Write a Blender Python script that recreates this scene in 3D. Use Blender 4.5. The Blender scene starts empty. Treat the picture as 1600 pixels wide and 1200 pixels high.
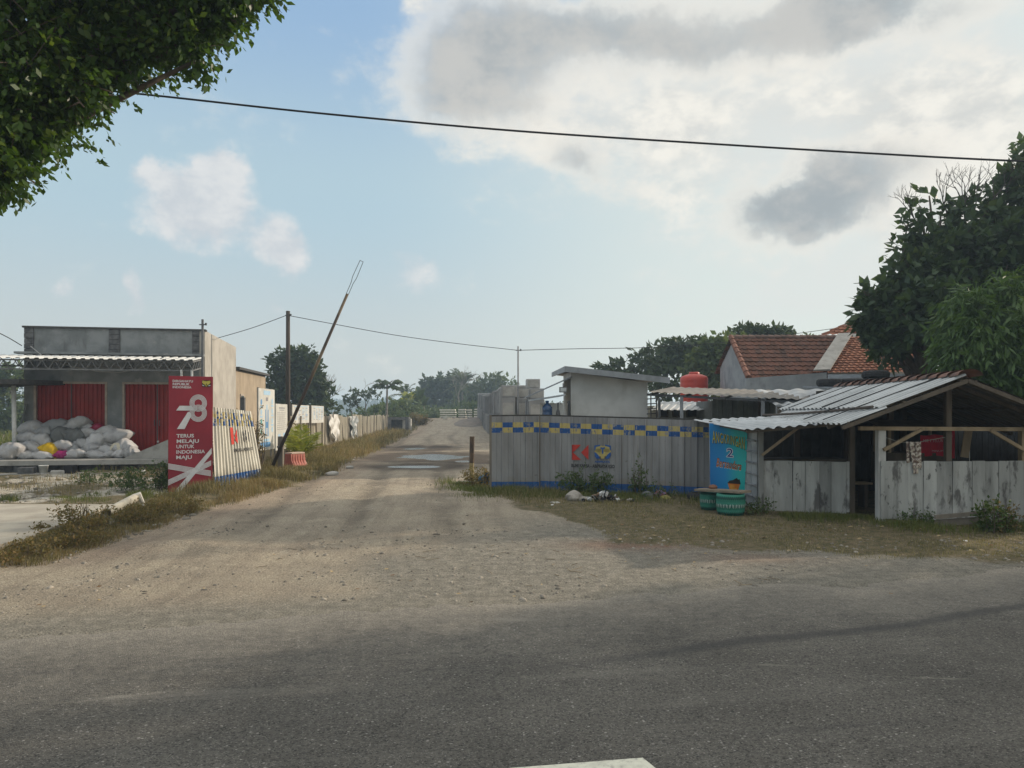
import bpy, bmesh, math, random
import numpy as np
from mathutils import Vector, Matrix

# ------------------------------------------------------------------ camera, world, sun, exposure
SC = bpy.context.scene
COL = SC.collection
F, HZ, CX, CAMZ = 1200.0, 648.0, 800.0, 1.7
SUN_AZ, SUN_EL = math.radians(62), math.radians(21)      # azimuth from +Y towards +X
SUN_DIR = Vector((math.sin(SUN_AZ)*math.cos(SUN_EL), math.cos(SUN_AZ)*math.cos(SUN_EL), math.sin(SUN_EL)))
cam_d = bpy.data.cameras.new("camera"); cam = bpy.data.objects.new("camera", cam_d); COL.objects.link(cam)
cam_d.sensor_width = 36; cam_d.lens = 27.0; cam_d.shift_y = 0.03; cam_d.clip_start = .05; cam_d.clip_end = 3000
cam.location = (0, 0, CAMZ); cam.rotation_euler = (math.radians(90), 0, 0)
SC.camera = cam
SC.view_settings.view_transform = 'Standard'; SC.view_settings.look = 'None'
SC.view_settings.exposure = 0.0; SC.view_settings.gamma = 1.0
SC.cycles.use_denoising = True
SC.cycles.max_bounces = 8; SC.cycles.volume_bounces = 1; SC.cycles.transparent_max_bounces = 8

sun_d = bpy.data.lights.new("sun", 'SUN'); sun = bpy.data.objects.new("sun", sun_d); COL.objects.link(sun)
sun_d.energy = 4.2; sun_d.angle = math.radians(0.9); sun_d.color = (1.0, .86, .69)
sun.rotation_euler = SUN_DIR.to_track_quat('Z', 'Y').to_euler()

# ------------------------------------------------------------------ node helpers
def N(nt, typ, *ins, **kw):
    n = nt.nodes.new(typ)
    for k, v in kw.items():
        if k.startswith('_'): setattr(n, k[1:], v)
        else: put(nt, n.inputs[k.replace('__', ' ')], v)
    for i, v in enumerate(ins):
        if v is not None: put(nt, n.inputs[i], v)
    return n
def put(nt, sock, v):
    if isinstance(v, bpy.types.NodeSocket): nt.links.new(v, sock)
    elif isinstance(v, bpy.types.Node): nt.links.new(v.outputs[0], sock)
    else:
        if sock.type == 'RGBA' and len(v) == 3: v = (*v, 1)
        sock.default_value = v
def mth(nt, op, a, b=None, c=None): return N(nt, 'ShaderNodeMath', a, b, c, _operation=op).outputs[0]
def vm(nt, op, a, b=None): return N(nt, 'ShaderNodeVectorMath', a, b, _operation=op)
def mixc(nt, f, a, b, blend='MIX'):
    n = nt.nodes.new('ShaderNodeMix'); n.data_type = 'RGBA'; n.blend_type = blend; n.clamp_factor = True
    put(nt, n.inputs[0], f); put(nt, n.inputs[6], a); put(nt, n.inputs[7], b)
    return n.outputs[2]
def ss(nt, v, lo, hi, to0=0.0, to1=1.0):
    return N(nt, 'ShaderNodeMapRange', v, lo, hi, to0, to1, _interpolation_type='SMOOTHSTEP').outputs[0]
def noise(nt, vec, scale, detail=5, rough=.55, dist=0.0):
    return N(nt, 'ShaderNodeTexNoise', Vector=vec, Scale=scale, Detail=detail, Roughness=rough, Distortion=dist).outputs[0]

# ------------------------------------------------------------------ world: Nishita sky + clouds fixed to directions
world = bpy.data.worlds.new("World"); SC.world = world; world.use_nodes = True
wt = world.node_tree; wt.nodes.clear()
sky = wt.nodes.new('ShaderNodeTexSky'); sky.sky_type = 'NISHITA'; sky.sun_disc = False
sky.sun_elevation = SUN_EL; sky.sun_rotation = SUN_AZ
sky.air_density = 1.0; sky.dust_density = 1.6; sky.ozone_density = 2.2
wtc = wt.nodes.new('ShaderNodeTexCoord').outputs['Generated']
sx = N(wt, 'ShaderNodeSeparateXYZ', wtc)
az = mth(wt, 'ARCTAN2', sx.outputs[0], sx.outputs[1]); el = mth(wt, 'ARCSINE', sx.outputs[2])
def vrem(v, s): return vm(wt, 'MULTIPLY', vm(wt, 'SUBTRACT', v, (.5, .5, .5)).outputs[0], (s, s, 0)).outputs[0]
w1 = N(wt, 'ShaderNodeTexNoise', Vector=wtc, Scale=5.0, Detail=3.0).outputs[1]
w2 = N(wt, 'ShaderNodeTexNoise', Vector=wtc, Scale=14.0, Detail=8.0, Roughness=.62).outputs[1]
ae = N(wt, 'ShaderNodeCombineXYZ', az, el, 0.0).outputs[0]
ae = vm(wt, 'ADD', ae, vrem(w1, .10)).outputs[0]; ae = vm(wt, 'ADD', ae, vrem(w2, .075)).outputs[0]
wfb = N(wt, 'ShaderNodeTexNoise', Vector=vm(wt, 'MULTIPLY', wtc, (1, 1, 1.5)).outputs[0], Scale=7.0, Detail=9.0, Roughness=.58).outputs[0]
wfb2 = N(wt, 'ShaderNodeTexNoise', Vector=vm(wt, 'MULTIPLY', wtc, (1, 1, 1.8)).outputs[0], Scale=3.1, Detail=4.0, Roughness=.5).outputs[0]
def blobfield(lst):
    acc = None
    for px, py, rx, ry, a in lst:
        u = (px-CX)/F; A = math.atan(u); E = math.atan((HZ-py)/F*math.cos(A)); k = math.cos(A)
        d = vm(wt, 'MULTIPLY', vm(wt, 'SUBTRACT', ae, (A, E, 0)).outputs[0], (F/(rx*k*k), F/(ry*k), 0)).outputs[0]
        q = N(wt, 'ShaderNodeVectorMath', d, d, _operation='DOT_PRODUCT').outputs['Value']
        g = mth(wt, 'MULTIPLY', mth(wt, 'POWER', 2.0, mth(wt, 'MULTIPLY', q, -1.0)), a)
        acc = g if acc is None else mth(wt, 'ADD', acc, g)
    return acc
whi = N(wt, 'ShaderNodeTexNoise', Vector=vm(wt, 'MULTIPLY', wtc, (1, 1, 1.6)).outputs[0], Scale=24.0, Detail=8.0, Roughness=.6).outputs[0]
def edge(f, k, lo, hi):
    n_ = mth(wt, 'ADD', mth(wt, 'MULTIPLY', mth(wt, 'SUBTRACT', wfb, .5), .75*k), mth(wt, 'MULTIPLY', mth(wt, 'SUBTRACT', whi, .5), .5*k))
    return ss(wt, mth(wt, 'ADD', f, n_), lo, hi)
VEIL = [(1100,120,380,170,.75),(1450,250,300,220,.8),(860,110,230,130,.45),(1250,470,250,60,.4)]
BRIGHT = [(860,225,150,55,.50),(760,190,110,60,.35),(1010,215,120,55,.50),(1075,190,50,40,.55),(1120,280,90,40,.35),(1290,170,130,60,.50),(1400,250,130,80,.55),(1180,120,110,60,.4),
          (1530,150,90,90,.7),(1570,330,90,90,.6),(1430,190,90,60,.5),(1370,370,120,50,.45),(1050,315,45,22,.5),(635,10,40,25,.75),(930,85,40,45,.45),(1590,230,60,60,.4),(1480,330,80,40,.4),(1250,500,160,20,.3)]
CUMUL = [(262,318,80,66,.95),(322,262,38,40,.7),(350,325,50,50,.5),(230,262,30,26,.35),(435,375,44,46,.75),(470,410,35,40,.5),(188,447,24,28,.75),(80,455,20,24,.7),
         (640,448,55,30,.7),(425,470,22,16,.6)]
DARK = [(715,110,85,70,.75),(800,150,100,55,.45),(840,60,110,55,.6),(950,40,90,40,.55),(1075,50,80,45,.75),(1255,45,110,45,.75),(1400,18,140,36,.8),
        (905,262,55,30,.75),(1225,305,85,36,.8),(1320,305,110,48,.75),(1250,350,90,30,.4),(1420,240,70,40,.35),(1000,300,35,18,.3),(1500,85,50,22,.3),(690,190,60,40,.3)]
fv, fb_, fc, fd = blobfield(VEIL), blobfield(BRIGHT), blobfield(CUMUL), blobfield(DARK)
skyc = N(wt, 'ShaderNodeHueSaturation', Hue=.5, Saturation=1.0, Value=1.0, Color=sky.outputs[0]).outputs[0]
hz_c = mixc(wt, ss(wt, el, .04, .27), (6.3, 6.75, 6.6), (4.9, 6.55, 7.4))              # hazy horizon to clear blue
hz_c = mixc(wt, ss(wt, el, .27, .50), hz_c, (3.3, 5.1, 7.4))
hz_c = mixc(wt, mth(wt, 'MULTIPLY', ss(wt, az, -.22, .30), .85), hz_c, (8.0, 8.55, 7.9))    # glow towards the sun side
SKYMIX = mixc(wt, .88, skyc, hz_c)
s1 = mixc(wt, mth(wt, 'MULTIPLY', edge(fv, 1.3, .25, 1.15), .7), SKYMIX, (7.7, 7.75, 7.5))
s2 = mixc(wt, mth(wt, 'MULTIPLY', edge(fb_, 1.9, .30, 1.15), .85), s1, mixc(wt, ss(wt, mth(wt, 'ADD', mth(wt, 'MULTIPLY', wfb, .5), mth(wt, 'MULTIPLY', whi, .5)), .40, .60), (6.7, 6.75, 6.5), (9.4, 9.1, 8.3)))
s3 = mixc(wt, mth(wt, 'MULTIPLY', edge(fc, 1.3, .40, .95), .8), s2, mixc(wt, ss(wt, mth(wt, 'ADD', mth(wt, 'MULTIPLY', wfb, .5), mth(wt, 'MULTIPLY', whi, .5)), .40, .60), (6.3, 6.5, 6.8), (8.1, 8.0, 7.9)))
s4 = mixc(wt, mth(wt, 'MULTIPLY', edge(fd, 1.3, .12, 1.15), .92), s3, mixc(wt, ss(wt, mth(wt, 'ADD', mth(wt, 'MULTIPLY', wfb, .6), mth(wt, 'MULTIPLY', whi, .4)), .38, .62), (3.5, 3.9, 4.15), (5.6, 5.6, 5.4)))
rim = edge(fd, 1.3, .08, .85); rim = mth(wt, 'MULTIPLY', mth(wt, 'MULTIPLY', rim, mth(wt, 'SUBTRACT', 1.0, rim)), 1.7)
s4 = mixc(wt, rim, s4, (9.5, 9.1, 8.25))                 # backlit cloud rims
# added bright cloud overhead and behind, out of view, to raise the ground light
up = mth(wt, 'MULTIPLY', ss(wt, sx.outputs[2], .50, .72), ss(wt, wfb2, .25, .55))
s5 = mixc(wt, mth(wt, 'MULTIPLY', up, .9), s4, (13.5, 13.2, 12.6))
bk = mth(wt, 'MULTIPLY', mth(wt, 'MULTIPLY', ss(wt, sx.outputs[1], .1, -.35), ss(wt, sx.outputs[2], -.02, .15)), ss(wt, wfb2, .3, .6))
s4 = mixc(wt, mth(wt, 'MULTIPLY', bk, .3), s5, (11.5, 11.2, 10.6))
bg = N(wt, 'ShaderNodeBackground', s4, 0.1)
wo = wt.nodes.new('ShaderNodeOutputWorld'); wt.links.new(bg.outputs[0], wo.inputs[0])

# ------------------------------------------------------------------ general helpers
rng = np.random.default_rng(7); random.seed(7)
def P(px, py, D): return Vector(((px-CX)/F*D, D, CAMZ-(py-HZ)/F*D))
def PX(px, D): return (px-CX)/F*D
def sstep(a, b, x):
    t = np.clip((np.asarray(x, float)-a)/(b-a), 0, 1); return t*t*(3-2*t)
def _h(i, j, s): 
    v = np.sin(i*127.1+j*311.7+s*74.7)*43758.5453; return v-np.floor(v)
def vn(x, y, s=0):
    x = np.asarray(x, float); y = np.asarray(y, float)
    i, j = np.floor(x), np.floor(y); fx, fy = x-i, y-j; fx = fx*fx*(3-2*fx); fy = fy*fy*(3-2*fy)
    return (_h(i,j,s)*(1-fx)+_h(i+1,j,s)*fx)*(1-fy)+(_h(i,j+1,s)*(1-fx)+_h(i+1,j+1,s)*fx)*fy
def fbm(x, y, s=0, o=4): return sum(vn(np.asarray(x)*2**k, np.asarray(y)*2**k, s+k)*.5**k for k in range(o))/(2-.5**(o-1))

def y_edge(x): x = np.asarray(x, float); return 6.95+3.2*np.tanh(x/12)          # far edge of the asphalt
LROAD_Y = [6, 8.1, 9.9, 11.7, 13.5, 15.9, 18.8, 26.9, 36.7, 60, 90, 130]
LROAD_X = [-6.4, -5.6, -5.4, -5.4, -5.3, -4.9, -4.7, -5.4, -6.1, -8.0, -10.2, -13]
def x_lroad(y): return np.interp(y, LROAD_Y, LROAD_X)
RG_X = [-3.2, -.95, -.8, -.44, .74, 1.3, 2.4, 4.1, 6.1, 30]
RG_Y = [60, 19, 16.3, 15.1, 12.6, 10.5, 9.6, 9.0, 9.1, 12]
def y_rgrass(x): return np.interp(x, RG_X, RG_Y)
def base_h(x, y):
    x = np.asarray(x, float); y = np.asarray(y, float)
    h = .2*sstep(8, 20, y)
    rise = 1.05*sstep(58, 97, y)*sstep(-7, 0, x-(-.08*y-6.0))
    return h+rise
def gz_v(x, y):
    x = np.asarray(x, float); y = np.asarray(y, float)
    off = sstep(.0, 1.2, y-y_edge(x))+sstep(0., 1., -y+.1)
    h = base_h(x, y)
    h = h+.05*(fbm(x*.45, y*.45, 3)-.5)*off+.03*(fbm(x*2.2, y*2.2, 9, 3)-.5)*off
    verge = np.exp(-((x-(x_lroad(y)-.7))/.55)**2)*sstep(8, 10, y)*(1-sstep(70, 90, y))
    h = h+.07*verge*(0.5+fbm(x*1.3, y*1.3, 5))
    inside = sstep(-7.6, -6.2, -y+.0)*0
    road = sstep(-.05, -.25, y-y_edge(x))*sstep(-.6, -.3, y)
    return h-.03*road
def gz(x, y): return float(gz_v(x, y))

def tag(o, label, cat, group=None):
    o['label'] = label; o['category'] = cat
    if group: o['group'] = group
    return o
RM = {}
def T(name, label, cat, loc=(0,0,0), rz=0.0, group=None):
    o = bpy.data.objects.new(name, None); COL.objects.link(o); o.empty_display_size = .1
    o.location = loc; o.rotation_euler = (0, 0, rz); tag(o, label, cat, group)
    RM[o.name] = (Matrix.Translation(Vector(loc)) @ Matrix.Rotation(rz, 4, 'Z')).inverted()
    return o
def root_inv(p):
    while p.parent is not None: p = p.parent
    return RM.get(p.name, Matrix.Identity(4))
def dup(root, loc, rz=0.0, label=None, group=None, sc=1.0):
    r = root.copy(); COL.objects.link(r); r.location = loc; r.rotation_euler = (0, 0, rz); r.scale = (sc, sc, sc)
    if label: r['label'] = label
    if group: r['group'] = group
    for ch in list(root.children):
        c = ch.copy(); COL.objects.link(c); c.parent = r
        for g in list(ch.children):
            d = g.copy(); COL.objects.link(d); d.parent = c
    return r

class MB:
    def __init__(s): s.v = []; s.f = []; s.uv = {}; s.mi = []; s.cur = 0; s.st = []
    def add(s, vs, fs, uvs=None):
        b = len(s.v); s.st.append((b, len(s.f))); s.v += [tuple(v) for v in vs]
        for k, f in enumerate(fs):
            if uvs is not None: s.uv[len(s.f)] = [uvs[i] for i in f]
            s.f.append(tuple(b+i for i in f)); s.mi.append(s.cur)
        return s
    def hexa(s, c):  # 8 corners: bottom 0-3 ccw, top 4-7
        return s.add(c, [(3,2,1,0),(4,5,6,7),(0,1,5,4),(1,2,6,5),(2,3,7,6),(3,0,4,7)])
    def box(s, x0, x1, y0, y1, z0, z1):
        return s.hexa([(x0,y0,z0),(x1,y0,z0),(x1,y1,z0),(x0,y1,z0),(x0,y0,z1),(x1,y0,z1),(x1,y1,z1),(x0,y1,z1)])
    def obox(s, c, ux, uy, uz, hx, hy, hz):  # oriented box
        c = Vector(c); ux, uy, uz = Vector(ux).normalized()*hx, Vector(uy).normalized()*hy, Vector(uz).normalized()*hz
        return s.hexa([c-ux-uy-uz, c+ux-uy-uz, c+ux+uy-uz, c-ux+uy-uz, c-ux-uy+uz, c+ux-uy+uz, c+ux+uy+uz, c-ux+uy+uz])
    def beam(s, a, b, w, h, up=(0,0,1)):
        a, b = Vector(a), Vector(b); d = b-a; L = d.length; d.normalize()
        side = d.cross(Vector(up)); 
        if side.length < 1e-4: side = d.cross(Vector((0,1,0)))
        side.normalize(); u2 = side.cross(d)
        return s.obox((a+b)/2, d, side, u2, L/2, w/2, h/2)
    def tube(s, path, r, n=8, cap=True):
        path = [Vector(p) for p in path]; m = len(path)
        rs = r if isinstance(r, (list, tuple)) else [r]*m
        b = len(s.v); ref = None; s.st.append((b, len(s.f)))
        for i, p in enumerate(path):
            d = (path[min(i+1, m-1)]-path[max(i-1, 0)]).normalized()
            if ref is None: ref = d.orthogonal().normalized()
            ref = (ref-d*ref.dot(d)); ref = ref.normalized() if ref.length > 1e-5 else d.orthogonal().normalized()
            q = d.cross(ref)
            for k in range(n):
                a = 2*math.pi*k/n; s.v.append(tuple(p+(ref*math.cos(a)+q*math.sin(a))*rs[i]))
        for i in range(m-1):
            for k in range(n):
                k2 = (k+1) % n
                s.f.append((b+i*n+k, b+i*n+k2, b+(i+1)*n+k2, b+(i+1)*n+k)); s.mi.append(s.cur)
        if cap:
            s.f.append(tuple(b+k for k in reversed(range(n)))); s.mi.append(s.cur)
            s.f.append(tuple(b+(m-1)*n+k for k in range(n))); s.mi.append(s.cur)
        return s
    def lathe(s, c, prof, n=24, sq=1.0):
        c = Vector(c); b = len(s.v); m = len(prof); s.st.append((b, len(s.f)))
        for r, z in prof:
            for k in range(n):
                a = 2*math.pi*k/n; s.v.append((c.x+r*math.cos(a), c.y+r*math.sin(a)*sq, c.z+z))
        for i in range(m-1):
            for k in range(n):
                k2 = (k+1) % n
                s.f.append((b+i*n+k, b+i*n+k2, b+(i+1)*n+k2, b+(i+1)*n+k)); s.mi.append(s.cur)
        return s
    def poly2(s, pts, O, ux, uy, off=0.0):  # flat polygon in plane
        O, ux, uy = Vector(O), Vector(ux), Vector(uy); n = ux.cross(uy).normalized()
        return s.add([O+ux*x+uy*y+n*off for x, y in pts], [tuple(range(len(pts)))])
    def corr(s, A, B, C, D, pitch=.08, amp=.012, prof='sine', nv=4, jit=0.0, seed=0):
        A, B, C, D = map(Vector, (A, B, C, D)); L = (B-A).length; H = (D-A).length
        nrm = (B-A).cross(D-A).normalized()
        if prof == 'sine': ts = [(k/6, math.sin(2*math.pi*k/6)) for k in range(6)]
        elif prof == 'rib': ts = [(0, 0), (.40, 0), (.42, .25), (.44, 0), (.80, 0), (.845, 1), (.925, 1), (.97, 0)]
        else: ts = [(0, 0), (.42, 0), (.52, 1), (.90, 1)]
        us, am = [], []
        n = max(1, int(round(L/pitch)))
        for i in range(n):
            for t, a in ts: us.append((i+t)/n); am.append(a)
        us.append(1.0); am.append(ts[0][1])
        vs, uvs = [], []
        rr = random.Random(seed)
        j1 = [rr.uniform(-1, 1) for _ in range(n+2)]
        for j in range(nv+1):
            v = j/nv
            for u, a in zip(us, am):
                p = (A*(1-u)+B*u)*(1-v)+(D*(1-u)+C*u)*v
                k = u*n; wob = jit*(j1[int(k)]*(1-k % 1)+j1[int(k)+1]*(k % 1))*math.sin(3.1*v+j1[int(k)])
                vs.append(p+nrm*(a*amp+wob)); uvs.append((u*L, v*H))
        w = len(us)
        return s.add(vs, [(j*w+i, j*w+i+1, (j+1)*w+i+1, (j+1)*w+i) for j in range(nv) for i in range(w-1)], uvs)
    def build_each(s, name, mat, parent, local=False, smooth=False):
        out = []
        for i, (b, f0) in enumerate(s.st):
            b1, f1 = s.st[i+1] if i+1 < len(s.st) else (len(s.v), len(s.f))
            q = MB(); q.add(s.v[b:b1], [tuple(k-b for k in f) for f in s.f[f0:f1]]); out.append(q.build(name, mat, parent, local=local, smooth=smooth))
        return out
    def build(s, name, mat, parent=None, origin=None, smooth=False, local=False):
        me = bpy.data.meshes.new(name)
        vs = s.v
        if parent is not None:
            if not local: m = root_inv(parent); vs = [tuple(m @ Vector(v)) for v in vs]
        elif origin is not None:
            o_ = Vector(origin); vs = [tuple(Vector(v)-o_) for v in vs]
        me.from_pydata(vs, [], s.f)
        if s.uv:
            ul = me.uv_layers.new(name="UVMap")
            for p in me.polygons:
                u = s.uv.get(p.index)
                if u:
                    for li, c in zip(p.loop_indices, u): ul.data[li].uv = c
        for m_ in (mat if isinstance(mat, (list, tuple)) else [mat]): me.materials.append(m_)
        if isinstance(mat, (list, tuple)): me.polygons.foreach_set('material_index', s.mi)
        if smooth: me.polygons.foreach_set('use_smooth', [True]*len(me.polygons))
        me.update()
        o = bpy.data.objects.new(name, me); COL.objects.link(o)
        if parent is not None: o.parent = parent
        elif origin is not None: o.location = origin
        return o

def np_mesh(name, V, Fc, mat, parent=None, origin=None, smooth=False):
    """V (n,3) floats, Fc (m,k) ints"""
    V = np.asarray(V, np.float64)
    if parent is not None:
        m = np.array(root_inv(parent)); V = V @ m[:3, :3].T+m[:3, 3]
    elif origin is not None: V = V-np.array(origin)
    me = bpy.data.meshes.new(name); Fc = np.asarray(Fc, np.int32); m_, k = Fc.shape
    me.vertices.add(len(V)); me.vertices.foreach_set('co', V.astype(np.float32).ravel())
    me.loops.add(m_*k); me.loops.foreach_set('vertex_index', Fc.ravel())
    me.polygons.add(m_); me.polygons.foreach_set('loop_start', np.arange(0, m_*k, k, dtype=np.int32))
    if smooth: me.polygons.foreach_set('use_smooth', np.ones(m_, bool))
    me.update(calc_edges=True); me.materials.append(mat)
    o = bpy.data.objects.new(name, me); COL.objects.link(o)
    if parent is not None: o.parent = parent
    elif origin is not None: o.location = origin
    return o

def text2d(s, size=1.0, bold=0.0, align='LEFT', shear=0.0, spacing=1.0):
    cu = bpy.data.curves.new("t", 'FONT'); cu.body = s; cu.size = size; cu.offset = bold; cu.align_x = align; cu.shear = shear
    cu.space_character = spacing; cu.resolution_u = 3
    o = bpy.data.objects.new("t", cu); COL.objects.link(o)
    dg = bpy.context.evaluated_depsgraph_get(); dg.update(); e = o.evaluated_get(dg); me = e.to_mesh()
    vs = [(v.co.x, v.co.y) for v in me.vertices]; fs = [tuple(p.vertices) for p in me.polygons]
    e.to_mesh_clear(); bpy.data.objects.remove(o); bpy.data.curves.remove(cu)
    return vs, fs
def put_text(mb, s, O, ux, uy, size, off=.004, warp=None, fit=None, mapf=None, **kw):
    """O origin, ux/uy unit vectors; warp(x,y)->(x,y); fit=target width"""
    vs, fs = text2d(s, size, **kw)
    if mapf is None: O, ux, uy = Vector(O), Vector(ux), Vector(uy); n = ux.cross(uy).normalized()
    if fit and vs:
        xs = [v[0] for v in vs]; k = fit/(max(xs)-min(xs)); vs = [(x*k, y) for x, y in vs]
    if warp: vs = [warp(x, y) for x, y in vs]
    mb.add([mapf(x, y, off) for x, y in vs] if mapf else [O+ux*x+uy*y+n*off for x, y in vs], fs)

# ------------------------------------------------------------------ materials
def new_mat(name):
    m = bpy.data.materials.new(name); m.use_nodes = True; nt = m.node_tree; nt.nodes.clear()
    b = nt.nodes.new('ShaderNodeBsdfPrincipled'); o = nt.nodes.new('ShaderNodeOutputMaterial')
    nt.links.new(b.outputs[0], o.inputs[0]); b.inputs['Specular IOR Level'].default_value = .25
    return m, nt, b
def objvec(nt, coord='Object', stretch=(1,1,1), rnd=True):
    tc = nt.nodes.new('ShaderNodeTexCoord').outputs[coord]
    if rnd:
        oi = nt.nodes.new('ShaderNodeObjectInfo').outputs['Random']
        r = mth(nt, 'MULTIPLY', oi, 37.0)
        tc = vm(nt, 'ADD', tc, N(nt, 'ShaderNodeCombineXYZ', r, r, r).outputs[0]).outputs[0]
    return vm(nt, 'MULTIPLY', tc, stretch).outputs[0], tc
def bumpn(nt, b, h, strength, dist=.02):
    n = N(nt, 'ShaderNodeBump', Strength=strength, Distance=dist, Height=h); nt.links.new(n.outputs[0], b.inputs['Normal'])
def M(name, c1, c2=None, scale=6, lo=.35, hi=.65, rough=.85, bump=0., bscale=40, stains=(), metal=0., stretch=(1,1,1), coord='Object', isl=0., spec=.25, detail=6, objv=0.):
    m, nt, b = new_mat(name); v, raw = objvec(nt, coord, stretch)
    c2 = c2 or tuple(x*.8 for x in c1)
    col = mixc(nt, ss(nt, noise(nt, v, scale, detail, .6), lo, hi), c1, c2)
    for (sc_, ssc, slo, shi, sst, amt) in stains:
        vv = vm(nt, 'MULTIPLY', raw, sst).outputs[0]
        col = mixc(nt, mth(nt, 'MULTIPLY', ss(nt, noise(nt, vv, ssc, 7, .62), slo, shi), amt), col, sc_)
    if isl:
        ri = nt.nodes.new('ShaderNodeNewGeometry').outputs['Random Per Island']
        col = mixc(nt, 1.0, col, N(nt, 'ShaderNodeCombineColor', *([mth(nt, 'MULTIPLY_ADD', ri, isl, 1-isl*.6)]*3)).outputs[0], 'MULTIPLY')
    if objv:
        ri = nt.nodes.new('ShaderNodeObjectInfo').outputs['Random']
        col = mixc(nt, 1.0, col, N(nt, 'ShaderNodeCombineColor', *([mth(nt, 'MULTIPLY_ADD', ri, objv, 1-objv*.6)]*3)).outputs[0], 'MULTIPLY')
    put(nt, b.inputs['Base Color'], col); b.inputs['Roughness'].default_value = rough; b.inputs['Metallic'].default_value = metal
    b.inputs['Specular IOR Level'].default_value = spec
    if bump: bumpn(nt, b, noise(nt, v, bscale, 6, .6), bump)
    return m
def leafmat(name, cols, transl=.35, rough=.55, nscale=.6, spec=.3):
    m, nt, b = new_mat(name)
    g = nt.nodes.new('ShaderNodeNewGeometry')
    v, raw = objvec(nt, 'Object', rnd=False)
    f = mth(nt, 'ADD', mth(nt, 'MULTIPLY', g.outputs['Random Per Island'], .55), mth(nt, 'MULTIPLY', ss(nt, noise(nt, raw, nscale, 3), .3, .7), .45))
    r = nt.nodes.new('ShaderNodeValToRGB'); put(nt, r.inputs[0], f)
    r.color_ramp.elements[0].color = (*cols[0], 1); r.color_ramp.elements[1].color = (*cols[-1], 1)
    for i, c in enumerate(cols[1:-1]):
        e = r.color_ramp.elements.new((i+1)/(len(cols)-1)); e.color = (*c, 1)
    put(nt, b.inputs['Base Color'], r.outputs[0]); b.inputs['Roughness'].default_value = rough; b.inputs['Specular IOR Level'].default_value = spec
    tr = N(nt, 'ShaderNodeBsdfTranslucent', mixc(nt, 1., r.outputs[0], (1.25, 1.2, .6), 'MULTIPLY'))
    mx = N(nt, 'ShaderNodeMixShader', transl, b.outputs[0], tr.outputs[0])
    o = [n for n in nt.nodes if n.type == 'OUTPUT_MATERIAL'][0]; nt.links.new(mx.outputs[0], o.inputs[0])
    return m
def paint(name, c, rough=.6, dirt=(.25,.22,.18), amt=.35, scale=3):
    return M(name, c, tuple(x*.88 for x in c), scale, rough=rough, stains=[(dirt, scale*2.5, .55, .75, (1,1,.3), amt)])
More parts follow.
